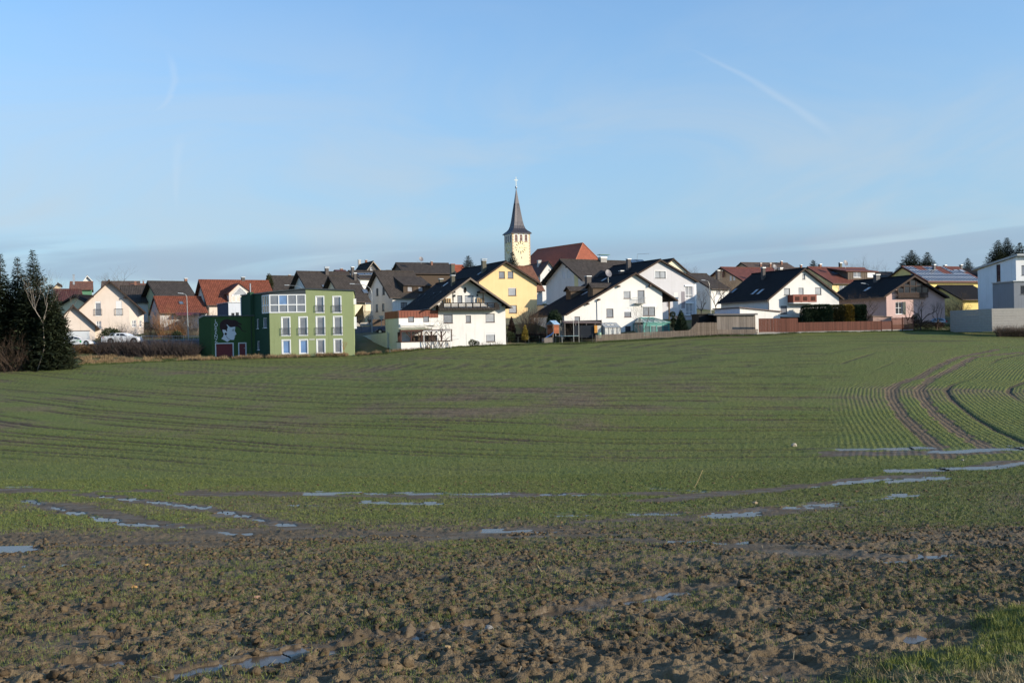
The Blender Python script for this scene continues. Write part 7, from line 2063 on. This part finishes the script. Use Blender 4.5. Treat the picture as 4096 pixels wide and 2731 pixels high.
a = pl.hit(*CZ(1405, 165)); mb.tube(pl.at(a[0], .25, a[1]), pl.at(a[0], 1.55, a[1]), .04, .04, 6); mb.build('roll_bar', M_RIM, body)
r, pl, body = car('white hatchback with green lettering parked before the garage', CZ, 140, [(62, 440), (50, 385), (75, 335), (120, 280), (190, 250), (300, 238), (420, 243), (505, 265), (612, 318), (740, 345), (830, 385), (862, 425), (858, 452), (600, 462), (200, 464)],
                  [[(212, 318), (228, 286), (270, 262), (370, 258), (370, 318)], [(382, 258), (420, 260), (520, 286), (592, 320), (382, 318)]], [(205, 432), (720, 432)], (400, 322), 1.75, wr=.32, psi=2,
                  extras=[('tail_lamp', (70, 350, 110, 372), REDL), ('head_lamp', (770, 362, 828, 386), CLEAR), ('wing_mirror', (562, 302, 600, 322), M_CARW)])
GRN = mat('green lettering', (.03, .30, .09), .5)
def car_text(txt, x, y, hpx):
    for ch, dx in zip(txt, (0, 46, 100)):
        cu = bpy.data.curves.new('lettering', 'FONT'); cu.body = ch; ob = bpy.data.objects.new('lettering', cu); me = bpy.data.meshes.new_from_object(ob)
        vs = np.array([v.co[:] for v in me.vertices]); fs = [tuple(p.vertices) for p in me.polygons]; bpy.data.objects.remove(ob); bpy.data.meshes.remove(me); bpy.data.curves.remove(cu)
        vs[:, :2] -= vs[:, :2].min(0); k0 = vs[:, 1].max(); u, z = pl.hit(*CZ(x + dx, y)); z2 = pl.hit(*CZ(x + dx, y - hpx))[1]; k = (z2 - z) / k0
        mb = MB(); mb.v = [tuple(pl.at(u + a_ * k * .85, -.004, z + b_ * k)) for a_, b_, _ in vs]; mb.f = fs; mb.build('letter', GRN, body)
car_text('LVM', 385, 392, 62)
a, z0, b_, z1 = pl.rect((*CZ(545, 352), *CZ(592, 415))); mb = MB(); bar(mb, pl, a, b_, -.006, -.002, z0, z1); mb.build('logo_patch', GRN, body)
KZ = lambda x, y: K_(x, y)
SILV = mat('silver blue car paint', (.30, .33, .38), .25, .03, metal=.5, coat=.6)
car('silver hatchback parked beside the pink house', KZ, 158, [(420, 1345), (415, 1310), (440, 1285), (490, 1258), (560, 1252), (630, 1256), (660, 1285), (680, 1325), (678, 1350), (600, 1362), (480, 1362)],
    [[(442, 1295), (500, 1262), (520, 1260), (515, 1300)], [(528, 1260), (610, 1262), (640, 1292), (528, 1298)]], [(470, 1352), (648, 1355)], (540, 1298), 1.72, SILV, wr=.33, psi=-6,
    extras=[('tail_lamp', (650, 1290, 676, 1312), REDL), ('wing_mirror', (490, 1290, 505, 1302), SILV)])
LN = Z_(1400, 1230, .1084)
car('dark red-brown car parked on the lane behind the extension', LN, 149.5, [(930, 880), (940, 850), (1000, 825), (1050, 720), (1150, 700), (1400, 700), (1500, 760), (1520, 880), (1200, 900)], [[(1010, 820), (1060, 735), (1150, 715), (1140, 815)]], [(1110, 890), (1440, 885)], (1200, 820), 1.75, mat('maroon car paint', (.05, .03, .04), .3, .05, coat=.5), wr=.33)
# ------------------------------------------------------------------ trees, hedges, shrubs
BARK = wood('grey brown bark', (.075, .055, .042)); BARKB = mat('birch bark', (.27, .23, .19), .8, .4, 5); NEEDLE = leafmat('dark spruce needles', (.010, .018, .009), (.046, .058, .028)); NEEDLE_B = leafmat('blue spruce needles', (.018, .028, .026), (.06, .075, .06))
TWIG = wood('brown twigs', (.10, .068, .048)); TWIG_O = wood('orange willow twigs', (.26, .13, .055)); TWIG_G = wood('grey twigs', (.15, .12, .10)); TWIG_D = wood('dark hedge twigs', (.055, .042, .038))
def tri_mesh(name, c, d, s, m, parent, kind=None):
    """many leaf triangles/quads: centres c, long axis d, side s"""
    V = np.stack([c - s, c + d * .45 - s * .2, c + d, c + d * .45 + s * 1.0], 1).reshape(-1, 3)
    o = np_mesh(name, V, np.arange(len(V)).reshape(-1, 4), m, parent=parent)
    return o
def unit(n, r): 
    v = r.normal(0, 1, (n, 3)); return v / np.linalg.norm(v, axis=1)[:, None]
def spruce(label, apex, basepx, D, radius, dens=1.0, m=None, seed=1, group=None, gap=.0, low=.04, name='spruce_tree', power=.82):
    r = np.random.default_rng(seed)
    b = P(*basepx, D); g = gz(b.x, b.y); t = P(*apex, D); H = t.z - g
    lean = (t.x - b.x) / H
    rt = root(name, (b.x, b.y, g), 0, label, 'tree', group)
    mb = MB(); mb.tube(Vector((b.x, b.y, g - .3)), Vector((t.x, b.y, t.z - .1)), max(.05, H * .014), .02, 7); mb.build('trunk', BARK, rt)
    C = []; Dd = []; S = []
    nl = int(H * 3.4 * dens ** .5)
    for i in range(nl):
        f = low + (1 - low) * (i + r.random()) / nl
        rad = radius * (1 - f) ** power * (.72 + .42 * r.random()) + .12
        nb = max(4, int((5 + 8 * (1 - f)) * dens))
        a0 = r.random() * 6.28
        for k in range(nb):
            if r.random() < gap: continue
            a = a0 + 6.283 * k / nb + r.normal(0, .2); L = rad * (.75 + .4 * r.random())
            droop = -.32 * (1 - f) + .22 * f
            ns = max(3, int(L * 5.0 * dens ** .5))
            for s in range(ns):
                q = (s + r.random()) / ns; q = .12 + .88 * q
                z = g + f * H + L * q * droop + .18 * L * q * q
                x = b.x + lean * f * H + math.cos(a) * L * q + r.normal(0, .06); y = b.y + math.sin(a) * L * q + r.normal(0, .06)
                ln = (.30 + .35 * r.random()) * (.6 + .5 * min(1, H / 12)) * (.42 + .75 * min(1, (1 - f) * 2.2)); sa = a + r.normal(0, .9)
                C.append((x, y, z + r.normal(0, .05))); Dd.append((math.cos(sa) * ln, math.sin(sa) * ln, ln * (r.normal(-.22, .28) + (.35 if q > .85 else 0)))); S.append((-math.sin(sa) * ln * .26, math.cos(sa) * ln * .26, r.normal(0, .04)))
    for k in range(10):
        C.append((t.x, b.y, t.z - .06 * k)); a = r.random() * 6.28; Dd.append((.12 * math.cos(a), .12 * math.sin(a), .18)); S.append((-.03 * math.sin(a), .03 * math.cos(a), 0))
    tri_mesh('crown', np.array(C), np.array(Dd), np.array(S), m or NEEDLE, rt)
    return rt
def bare_tree(label, basepx, toppx, D, spread, seed=1, depth=5, m=None, name='bare_tree', split=.25, group=None, r0=None, twist=.35, nlimb=4, sides=4):
    rr = random.Random(seed)
    b = P(*basepx, D); g = gz(b.x, b.y); t = P(*toppx, D); H = t.z - g
    rt = root(name, (b.x, b.y, g), 0, label, 'tree', group)
    trunk = MB(); br = MB(); r0 = r0 or H * .018
    def grow(p, d, L, r, k, mbx):
        n = 3 if k > 1 else 2
        for i in range(n):
            d = (d + Vector((rr.gauss(0, twist * .5), rr.gauss(0, twist * .5), rr.gauss(.05, twist * .3)))).normalized()
            p2 = p + d * (L / n); mbx.tube(p, p2, r, r * .86, sides if k > 2 else 3, False); p = p2; r *= .86
        if k == 0: return
        for i in range(rr.choice((2, 3, 3)) if k > 1 else 3):
            a = rr.random() * 6.28; side = Vector((math.cos(a), math.sin(a), 0))
            nd = (d * .75 + side * spread * rr.uniform(.5, 1.1) + ZV * .12).normalized()
            grow(p - d * L * rr.random() * .35, nd, L * rr.uniform(.62, .82), r * .68, k - 1, br)
    base = Vector((b.x, b.y, g - .2)); hs = H * split
    grow(base, Vector((0, 0, 1)), hs + .2, r0, 0, trunk)
    top = Vector((trunk.v[-1][0], trunk.v[-1][1], trunk.v[-1][2]))
    Lr = (H - hs) * .36
    for i in range(nlimb):
        a = 6.28 * i / nlimb + rr.random(); nd = Vector((math.cos(a) * spread, math.sin(a) * spread, .9)).normalized()
        grow(top - ZV * .1, nd, Lr * rr.uniform(.85, 1.15), r0 * .62, depth - 1, br)
    # fit the crown to the photographed height
    zs = np.array([v[2] for v in br.v]); k = (t.z - top.z) / max(.1, np.percentile(zs, 99.7) - top.z)
    br.v = [(v[0], v[1], top.z + (v[2] - top.z) * k) for v in br.v]
    trunk.build('trunk', m or BARK, rt); br.build('branches', m or BARK, rt)
    return rt
def twig_bush(label, x0, x1, ytop, ybot, D, n, m, deep=1.2, seed=1, name='bare_shrub', fan=.35, cat='shrub', th=.014, segs=4, forks=2, group=None):
    rr = random.Random(seed); a, b = P(x0, ybot, D), P(x1, ybot, D); hgt = P((x0 + x1) / 2, ytop, D).z - P((x0 + x1) / 2, ybot, D).z
    c = (a + b) / 2; rt = root(name, (c.x, c.y, gz(c.x, c.y)), 0, label, cat, group); mb = MB()
    for i in range(n):
        t = rr.random(); x = lerp(a.x, b.x, .12 + .76 * t); y = D + rr.uniform(-.5, .5) * deep; p = Vector((x, y, gz(x, y) - .05))
        off = (t - .5) * 2; d = Vector((off * fan + rr.gauss(0, fan * .6), rr.gauss(0, fan), 1)).normalized(); h = hgt * rr.uniform(.55, 1.05) * (1 - .25 * off * off); r = th * rr.uniform(.7, 1.4)
        for s in range(segs):
            d = (d + Vector((rr.gauss(0, .16), rr.gauss(0, .16), .02))).normalized(); p2 = p + d * (h / segs); mb.tube(p, p2, r, r * .75, 3, False)
            if s > 0:
                for f in range(forks):
                    e = (d + Vector((rr.gauss(0, .55), rr.gauss(0, .55), .1))).normalized(); q_ = p2 + e * h * .22 * rr.uniform(.5, 1.3); mb.tube(p2, q_, r * .55, r * .3, 3, False)
            p = p2; r *= .78
    mb.build('stems', m, rt)
    return rt
def leaf_bush(label, x0, x1, ytop, ybot, D, n, m, deep=None, seed=1, leaf=.14, name='evergreen_shrub', cat='shrub', shape='ball', group=None, fill=.35):
    """crown filled with leaf faces; shape: ball, cone, box"""
    r = np.random.default_rng(seed); a, b = P(x0, ybot, D), P(x1, ybot, D); zt = P((x0 + x1) / 2, ytop, D).z; c = (a + b) / 2; g = min(gz(c.x, c.y), c.z); w = (b.x - a.x) / 2; deep = deep or w; zb = c.z
    H = zt - zb
    rt = root(name, (c.x, c.y, g), 0, label, cat, group)
    mb = MB(); mb.tube(Vector((c.x, c.y, g - .2)), Vector((c.x, c.y, zb + H * .6)), .05, .03, 5); mb.build('stem', BARK, rt)
    u = unit(n, r); rad = r.random(n) ** fill
    nz = 1 + .28 * (fbm(u[:, 0] * 2.3 + seed + 5, u[:, 2] * 2.3 + u[:, 1] * 1.7 + 9, 3) - .5) * 2
    if shape == 'ball': p = u * (rad * nz)[:, None] * np.array([w, deep, H / 2]) + np.array([c.x, c.y, zb + H / 2])
    elif shape == 'box':
        p = r.uniform(-1, 1, (n, 3)); ax_ = r.choice([0, 1, 1, 1, 2, 2], n); p[np.arange(n), ax_] = np.where((ax_ == 1) & (r.random(n) < .75), -1, np.where(ax_ == 2, 1, np.sign(r.uniform(-1, 1, n))))
        rnd = np.abs(p).min(axis=1); p *= (1 - .10 * (np.abs(p) ** 6).sum(1).clip(0, 3)[:, None] / 3 * 1.2)
        p = p * (.84 + .26 * fbm(p[:, 0] * 2.5 + seed, p[:, 2] * 2.5 + p[:, 1] * 2 + 7, 3))[:, None] * np.array([w, deep, H / 2]) + np.array([c.x, c.y, zb + H / 2])
        mb = MB(); mb.box(c.x - w * .78, c.x + w * .78, c.y - deep * .78, c.y + deep * .78, zb - .2, zb + H * .85); mb.build('dark_core', DGR, rt)  # solid dark box added inside the leaves so nothing shows through
    else:
        f = 1 - np.sqrt(r.random(n)); ang = r.random(n) * 6.283; prof = np.minimum(1, (1 - f) * 1.15) ** .75 * np.minimum(1, .55 + f * 4)
        lump = 1 + .22 * (fbm(ang * 1.6 + seed, f * 9 + seed, 2) - .5) * 2
        p = np.stack([c.x + np.cos(ang) * w * prof * rad * lump, c.y + np.sin(ang) * deep * prof * rad * lump, zb + f * H], 1)
    out = p - np.array([c.x, c.y, zb + H * .4]); out /= np.linalg.norm(out, axis=1)[:, None] + 1e-6
    d = out + r.normal(0, .6, (n, 3)) + np.array([0, 0, .25]); d /= np.linalg.norm(d, axis=1)[:, None]; l = leaf * (.6 + .8 * r.random(n)); s = np.cross(d, unit(n, r)); s /= np.linalg.norm(s, axis=1)[:, None] + 1e-6
    tri_mesh('leaves', p, d * l[:, None], s * (l * .32)[:, None], m, rt)
    return rt
# the dark spruces on the left
spruce('tallest dark spruce of the left group with brown inner branches', (131, 1004), (140, 1462), 121, 4.3, 2.6, seed=3, power=.95, gap=.22)
spruce('slim dark spruce left of the tallest one', (70, 1030), (74, 1462), 123, 3.0, 2.6, seed=4, power=.95, gap=.2)
spruce('dark spruce cut by the left edge of the view', (2, 1018), (0, 1470), 121, 3.2, 2.6, seed=5, power=.95, gap=.2)
spruce('broad low spruce whose skirts reach toward the white hatchback', (205, 1140), (208, 1462), 119, 2.8, 3.2, seed=6, low=.0)
spruce('small dark spruce standing before the tall left group', (100, 1230), (90, 1470), 119.5, 2.0, 1.8, seed=7, low=0)
LIMB = (142, 1172)
bare_tree('pale birch with bare limbs in front of the spruces', (147, 1465), (150, 1080), 116.6, .34, seed=14, depth=5, m=BARKB, split=.5, r0=.075, name='birch_tree', nlimb=4)
bare_tree('thin bare birch right of the tallest spruce', (200, 1465), (205, 1075), 121.5, .42, seed=23, depth=5, m=TWIG_G, split=.4, r0=.09, nlimb=3)
for i, (x0, x1, yt) in enumerate(((-60, 40, 1310), (15, 95, 1330), (70, 150, 1370), (120, 190, 1410))):
    twig_bush(('tangled brown thicket at the foot of the spruces, far end', 'tangled brown thicket under the slim spruce', 'brown brushwood in front of the tallest spruce', 'low brushwood beside the broad spruce')[i], x0, x1, yt, 1478 - 5 * i, 117 + .5 * i, 90, TWIG, 2.0, 30 + i, 'brush_thicket', .45, forks=3)
# conifers on the skyline
for k, (lab, ap, bs, D, rad, m_, sd) in enumerate((
    ('blue-green spruce between the orange roof and the yellow house', (1873, 1024), (1875, 1110), 190, 1.75, NEEDLE_B, 41), ('blue-green spruce in front of the church tower', (2049, 1010), (2052, 1110), 192, 1.35, NEEDLE_B, 42),
    ('dark spruce tip behind the red-roofed houses', (3253, 1041), (3253, 1120), 235, 1.6, NEEDLE, 43), ('large dark spruce left of the solar roof', (3646, 1002), (3648, 1120), 215, 2.6, NEEDLE, 44),
    ('second dark spruce rising behind the solar roof', (3709, 1009), (3711, 1110), 218, 1.9, NEEDLE, 45), ('short dark spruce beside the large one left of the solar roof', (3608, 1052), (3612, 1120), 222, 1.6, NEEDLE, 46),
    ('spruce with drooping tip above the right end of the solar roof', (3871, 1035), (3871, 1100), 225, 1.5, NEEDLE_B, 47), ('slim dark spruce behind the modern house roof', (3992, 962), (3990, 1100), 205, 2.2, NEEDLE, 48),
    ('pale airy spruce behind the modern house roof', (4028, 952), (4030, 1100), 208, 2.2, NEEDLE_B, 49), ('dark spruce at the right edge behind the modern house', (4080, 972), (4082, 1100), 206, 2.0, NEEDLE, 50),
    ('little dark conifer on the skyline beside the long dark roof', (1583, 1055), (1584, 1090), 235, 1.0, NEEDLE, 51))):
    spruce(lab, ap, bs, D, rad * 2.3, 2.2, m_, sd, group=None, gap=.05, low=.35)
# bare crowns on the skyline
bare_tree('round bare tree on the skyline behind the pale pink house', (470, 1160), (468, 1062), 245, .8, 61, 5, TWIG_G, split=.2, nlimb=6)
bare_tree('leaning bare tree on the skyline right of the grey house', (2762, 1130), (2750, 1042), 215, .8, 62, 5, TWIG, split=.2, nlimb=5)
bare_tree('wide pale bare tree behind the red-roofed dormer house', (3487, 1120), (3487, 1022), 235, .75, 63, 5, TWIG_G, split=.15, nlimb=7)
bare_tree('thin bare tree on the skyline above the barn roof', (640, 1160), (632, 1112), 240, .8, 64, 4, TWIG_G, split=.2, nlimb=4)
bare_tree('bare tree beside the slate-blue gable end', (2868, 1205), (2870, 1105), 172, .5, 65, 5, TWIG, split=.25, nlimb=4)
# garden trees before the pink house
bare_tree('wide bare apple tree over the fence end left of the pink house', (3462, 1275), (3455, 1155), 151, .95, 71, 6, TWIG, split=.18, nlimb=6, r0=.14)
bare_tree('gnarled bare fruit tree in front of the pink house', (3680, 1282), (3685, 1170), 150, .9, 72, 5, BARK, split=.28, nlimb=4, r0=.13)
bare_tree('slender bare fruit tree by the pink house window', (3636, 1282), (3636, 1190), 150.5, .7, 73, 5, BARK, split=.34, nlimb=4, r0=.07)
bare_tree('small bare fruit tree near the pink house corner', (3745, 1282), (3748, 1200), 151, .7, 74, 4, TWIG, split=.3, nlimb=4)
bare_tree('pale bare birch shrub in front of the conservatory', (2562, 1330), (2552, 1198), 142.9, .28, 75, 5, TWIG_G, split=.12, nlimb=6, r0=.06)
for k, (x, y0, y1, D, lab, m_) in enumerate(((3330, 1185, 1108, 172, 'bare tree before the custard yellow house with the dormer', TWIG), (2806, 1245, 1150, 166, 'bare tree in the gap right of the grey house bay', TWIG_G), (2104, 1335, 1222, 149.6, 'bare plum tree before the warm yellow house', TWIG),
    (850, 1350, 1238, 150, 'bare thorn tree behind the painted garage', TWIG), (602, 1350, 1240, 150.5, 'bare tree right of the pale pink house', TWIG_G), (2906, 1195, 1108, 177, 'bare tree before the beige gable', TWIG), (3846, 1240, 1158, 167, 'bare shrub tree below the solar roof', TWIG),
    (1690, 1100, 1040, 228, 'thin bare crown on the skyline above the long dark roof', TWIG_G), (3420, 1130, 1048, 232, 'small bare crown on the skyline left of the wide pale tree', TWIG_G))):
    bare_tree(lab, (x, y0), (x, y1), D, .6, 160 + k, 5, m_, split=.22, nlimb=5)
# pollards by the lane
for k, (x, lab) in enumerate(((1446, 'round-headed bare street tree nearer the green building'), (1487, 'round-headed bare street tree beside the tall lamp'))):
    bare_tree(lab, (x, 1325), (x, 1254), 151 + k * .4, .8, 80 + k, 5, TWIG_G, split=.5, nlimb=7, r0=.06)
bare_tree('tiny round-headed sapling before the green building', (1384, 1413), (1384, 1360), 130, .75, 83, 4, TWIG_O, split=.5, nlimb=6, r0=.035)
# bushes behind the road on the left
DGR = leafmat('dark evergreen leaves', (.012, .022, .008), (.045, .060, .022)); BGR = leafmat('brown beech leaves', (.07, .040, .020), (.17, .10, .045)); YEL = leafmat('golden thuja', (.16, .115, .015), (.34, .25, .04)); RDB = leafmat('dark red-brown thuja', (.018, .010, .009), (.045, .026, .020)); THU = leafmat('thuja green', (.008, .020, .010), (.028, .050, .020))
leaf_bush('dark evergreen bush beside the pickup', 400, 485, 1312, 1368, 145, 2600, DGR, seed=1, leaf=.22)
twig_bush('brown twiggy bush behind the pickup cab', 425, 530, 1275, 1345, 146.5, 110, TWIG, 2, 2, forks=3, fan=.6)
for i, (x0, x1, yt, m_, lb_) in enumerate(((580, 640, 1285, TWIG, 'brown upright shrub next to the pale pink house'), (630, 700, 1240, TWIG_O, 'orange willow shrub before the red-roofed house'), (700, 745, 1300, TWIG_O, 'low orange willow shrub left of the lamp'), (740, 800, 1265, TWIG_G, 'grey thorny shrub right of the lamp'), (690, 760, 1250, TWIG, 'tall brown shrub before the sheet canopy'))):
    twig_bush(lb_, x0, x1, yt, 1358, 149 + .4 * i, 130, m_, 2.2, 90 + i, fan=.3, forks=3)
leaf_bush('small dark green shrub behind the iron railing', 690, 730, 1325, 1360, 148, 900, DGR, seed=9, leaf=.2)
# hedge on the bank below the road
for i in range(5):
    x0 = 395 + i * 78
    twig_bush(('dark bare hedge on the bank below the pickup tailgate', 'dark bare hedge on the bank below the pickup bonnet', 'dark bare hedge below the iron railing', 'dark bare hedge at the foot of the street lamp', 'dark bare hedge beside the painted garage')[i], x0, x0 + 92, 1366, 1432, 134.5, 330, TWIG_D, 3.0, 100 + i, 'bare_hedge', .5, 'hedge', .02, 4, 3)
for i in range(4):
    x0 = 240 + i * 48
    leaf_bush(('russet beech bush on the bank below the hatchback boot', 'russet beech bush below the hatchback doors', 'russet beech bush below the hatchback bonnet', 'russet beech bush below the gap between the cars')[i], x0, x0 + 66, 1376, 1432, 134 + .3 * i, 2600, BGR, 1.2, 110 + i, .16)
mb = MB(); q_ = P(758, 1392, 132.5)
# gardens in the middle
leaf_bush('twin dark red-brown columnar shrub by the yellow house', 2032, 2062, 1268, 1338, 147, 2600, RDB, seed=20, leaf=.2, shape='cone')
leaf_bush('golden yellow conical thuja by the play garden', 2086, 2116, 1301, 1358, 144, 2000, YEL, seed=21, leaf=.16, shape='cone')
leaf_bush('low dark green bush left of the golden thuja', 2026, 2060, 1326, 1362, 144, 1400, DGR, seed=22, leaf=.18)
leaf_bush('big dark evergreen tree behind the play tower', 2190, 2246, 1243, 1345, 145.6, 6000, THU, seed=23, leaf=.26, name='evergreen_tree', cat='tree')
leaf_bush('dark brown garden hedge behind the dark wire fence', 2020, 2205, 1338, 1366, 144.8, 4000, RDB, .6, 140, .2, 'garden_hedge', 'hedge', 'box')
twig_bush('tall bare brown shrubs before the yellow house', 2085, 2155, 1232, 1340, 149, 120, TWIG, 2, 120, fan=.3, forks=3, th=.022)
twig_bush('bare brown shrub left of the play tower', 2160, 2200, 1268, 1345, 146, 60, TWIG_D, 1.5, 121, fan=.35, forks=3, th=.02)
twig_bush('bare whippy shrub in front of the lean-to', 2275, 2325, 1250, 1350, 144.5, 45, TWIG, 1, 122, fan=.3, th=.012)
leaf_bush('clipped dark green box mound before the white balcony house', 1874, 1904, 1358, 1384, 136.8, 1500, DGR, seed=24, leaf=.1, fill=.2); leaf_bush('small dark green box mound beside the larger one', 1898, 1918, 1364, 1384, 137, 800, DGR, seed=25, leaf=.1, fill=.2)
for i, (x0, x1, yt) in enumerate(((1922, 1940, 1364), (1940, 1968, 1362), (1975, 2010, 1358))): twig_bush(('little bare shrub by the box mounds', 'low bare shrub under the ground-floor window', 'bare rose bush at the house corner')[i], x0, x1, yt, 1383, 137.2, 40, TWIG, .6, 125 + i, fan=.5, th=.01)
leaf_bush('small dark conifer below the sunroom parapet', 1644, 1664, 1374, 1402, 134.3, 900, THU, seed=26, leaf=.12, shape='cone'); twig_bush('dead brown shrub below the extension wall', 1598, 1640, 1378, 1404, 134.3, 60, TWIG_D, .8, 128, fan=.5)
leaf_bush('big dark green thuja cone right of the conservatory', 2700, 2750, 1240, 1328, 144.5, 5200, THU, seed=27, leaf=.2, shape='cone')
tp_ = root('topiary_tree', P(2692, 1325, 146), 0, 'topiary tree of three clipped dark balls beside thuja cone', 'shrub')
r_ = np.random.default_rng(5); mb = MB(); mb.tube(P(2692, 1330, 146), P(2690, 1262, 146), .06, .05, 6); mb.build('trunk', BARK, tp_)
for cx, cy, rr_ in ((2690, 1258, 9.5), (2694, 1280, 7.5), (2693, 1300, 8)):
    c = np.array(P(cx, cy, 146)); R_ = rr_ / FPX * 146; u = unit(900, r_); p = c + u * R_ * (.75 + .25 * r_.random((900, 1))); d = u * .12 + r_.normal(0, .06, (900, 3)); s = np.cross(d, unit(900, r_)) * .35; tri_mesh('clipped_ball', p, d, s, DGR, tp_)
twig_bush('brown shrub on the wall right of the grey house', 2780, 2818, 1232, 1262, 152, 60, TWIG_O, 1, 129, fan=.7, forks=3)
# clipped hedges on the right
leaf_bush('dark green clipped hedge block behind the low brown fence', 3207, 3322, 1222, 1300, 147.6, 9000, THU, 1.4, 30, .24, 'clipped_hedge', 'hedge', 'box', fill=.15)
leaf_bush('brown-tinged clipped hedge block between the green and golden ones', 3316, 3372, 1223, 1300, 147.8, 4600, leafmat('brown green hedge', (.025, .026, .010), (.085, .070, .025)), 1.3, 31, .24, 'clipped_hedge', 'hedge', 'box', fill=.15)
leaf_bush('golden clipped hedge block behind the low brown fence', 3366, 3407, 1222, 1300, 147.9, 3800, leafmat('golden hedge', (.10, .065, .010), (.26, .17, .03)), 1.3, 32, .24, 'clipped_hedge', 'hedge', 'box', fill=.15)
leaf_bush('dark cypress hedge block nearest the bare apple tree', 3402, 3430, 1224, 1298, 148.2, 2800, THU, 1.1, 33, .26, 'clipped_hedge', 'hedge', 'box', fill=.15); leaf_bush('dark cypress block at the end of the hedge row', 3426, 3456, 1223, 1296, 148.4, 2800, THU, 1.1, 34, .26, 'clipped_hedge', 'hedge', 'box', fill=.15)
for i, (x0, x1, yt, D) in enumerate(((3656, 3686, 1276, 150), (3684, 3740, 1283, 151), (3735, 3775, 1288, 152))): leaf_bush(('round brown beech bush at the fence end', 'brown beech bush before the silver car', 'low brown bush by the silver car wheel')[i], x0, x1, yt, 1312, D, 1300, leafmat('dull brown leaves', (.045, .026, .018), (.11, .065, .042)), 1, 36 + i, .16)
leaf_bush('dark green tuft before the pink house', 3646, 3672, 1260, 1290, 151, 500, DGR, seed=40, leaf=.2)
twig_bush('olive brown hedge below the lemon yellow house', 3780, 3865, 1175, 1245, 166, 170, leafmat('olive twigs', (.06, .05, .025), (.10, .085, .04)), 2, 140, fan=.5, forks=3)
for i in range(3): twig_bush(('bare brown hedge left end before the concrete wall', 'bare brown hedge middle before the concrete wall', 'bare brown hedge right end before the concrete wall')[i], 3985 + i * 42, 4035 + i * 42, 1262, 1308, 136.5, 240, TWIG, 1.0, 150 + i, 'bare_hedge', .35, 'hedge', .016, 4, 3)
twig_bush('thin sapling before the grey block wall', 4060, 4080, 1175, 1230, 140, 10, TWIG, .5, 154, fan=.25)
leaf_bush('ivy clump on the verge of the dark roof behind red-roofed house', 1066, 1092, 1100, 1165, 198, 1400, leafmat('ivy', (.02, .026, .010), (.06, .06, .024)), 1, 41, .3)
# ------------------------------------------------------------------ rough grass along the field edge
def edge_grass(name, label, x0, x1, n, off0, off1, h, m, seed, lean=.9, clump=None):
    r = np.random.default_rng(seed); px = x0 + (x1 - x0) * r.random(n); D = np.interp(px, _bx, _bd) + off0 + (off1 - off0) * r.random(n)
    X = (px - 2048) / FPX * D; Y = D
    k = fbm(X / 1.3, Y / 1.3, 3) > (clump if clump is not None else .3); X, Y = X[k], Y[k]
    hh = h * (.4 + 1.2 * fbm(X / .9 + 4, Y / .9, 2)) 
    V, Fa = blades(X, Y, ground(X, Y) - .02, hh, .05, lean, 3)
    tag(np_mesh(name, V, Fa, m, origin=(float(X.mean()), float(Y.mean()), float(ground(X.mean(), Y.mean())))), label, 'grass', kind='stuff')
DRYG = leafmat('dry grass', (.16, .105, .055), (.33, .24, .13)); LUSH = leafmat('meadow grass', (.035, .058, .014), (.10, .12, .035))
edge_grass('dry_grass', 'tawny dry grass before the painted garage and green building', 760, 1460, 15000, -.3, 2.6, .55, DRYG, 1, clump=.42)
edge_grass('dry_grass', 'tawny dry grass on the bank below the hedge', 250, 800, 9000, 1.5, 7.5, .4, DRYG, 2, clump=.5)
edge_grass('dry_grass', 'tawny dry grass below the retaining wall', 1440, 1720, 6000, -.2, 1.6, .45, DRYG, 3, clump=.4)
edge_grass('rough_grass', 'rough green grass strip between field and hedge', -60, 1500, 26000, -.8, 5.0, .16, LUSH, 4)
edge_grass('rough_grass', 'rough green grass strip below the houses and fences', 1500, 4250, 40000, -.9, 1.6, .2, LUSH, 5)
edge_grass('rough_grass', 'shaded grass before the concrete garden wall', 3600, 4200, 12000, .5, 8.0, .22, LUSH, 6)
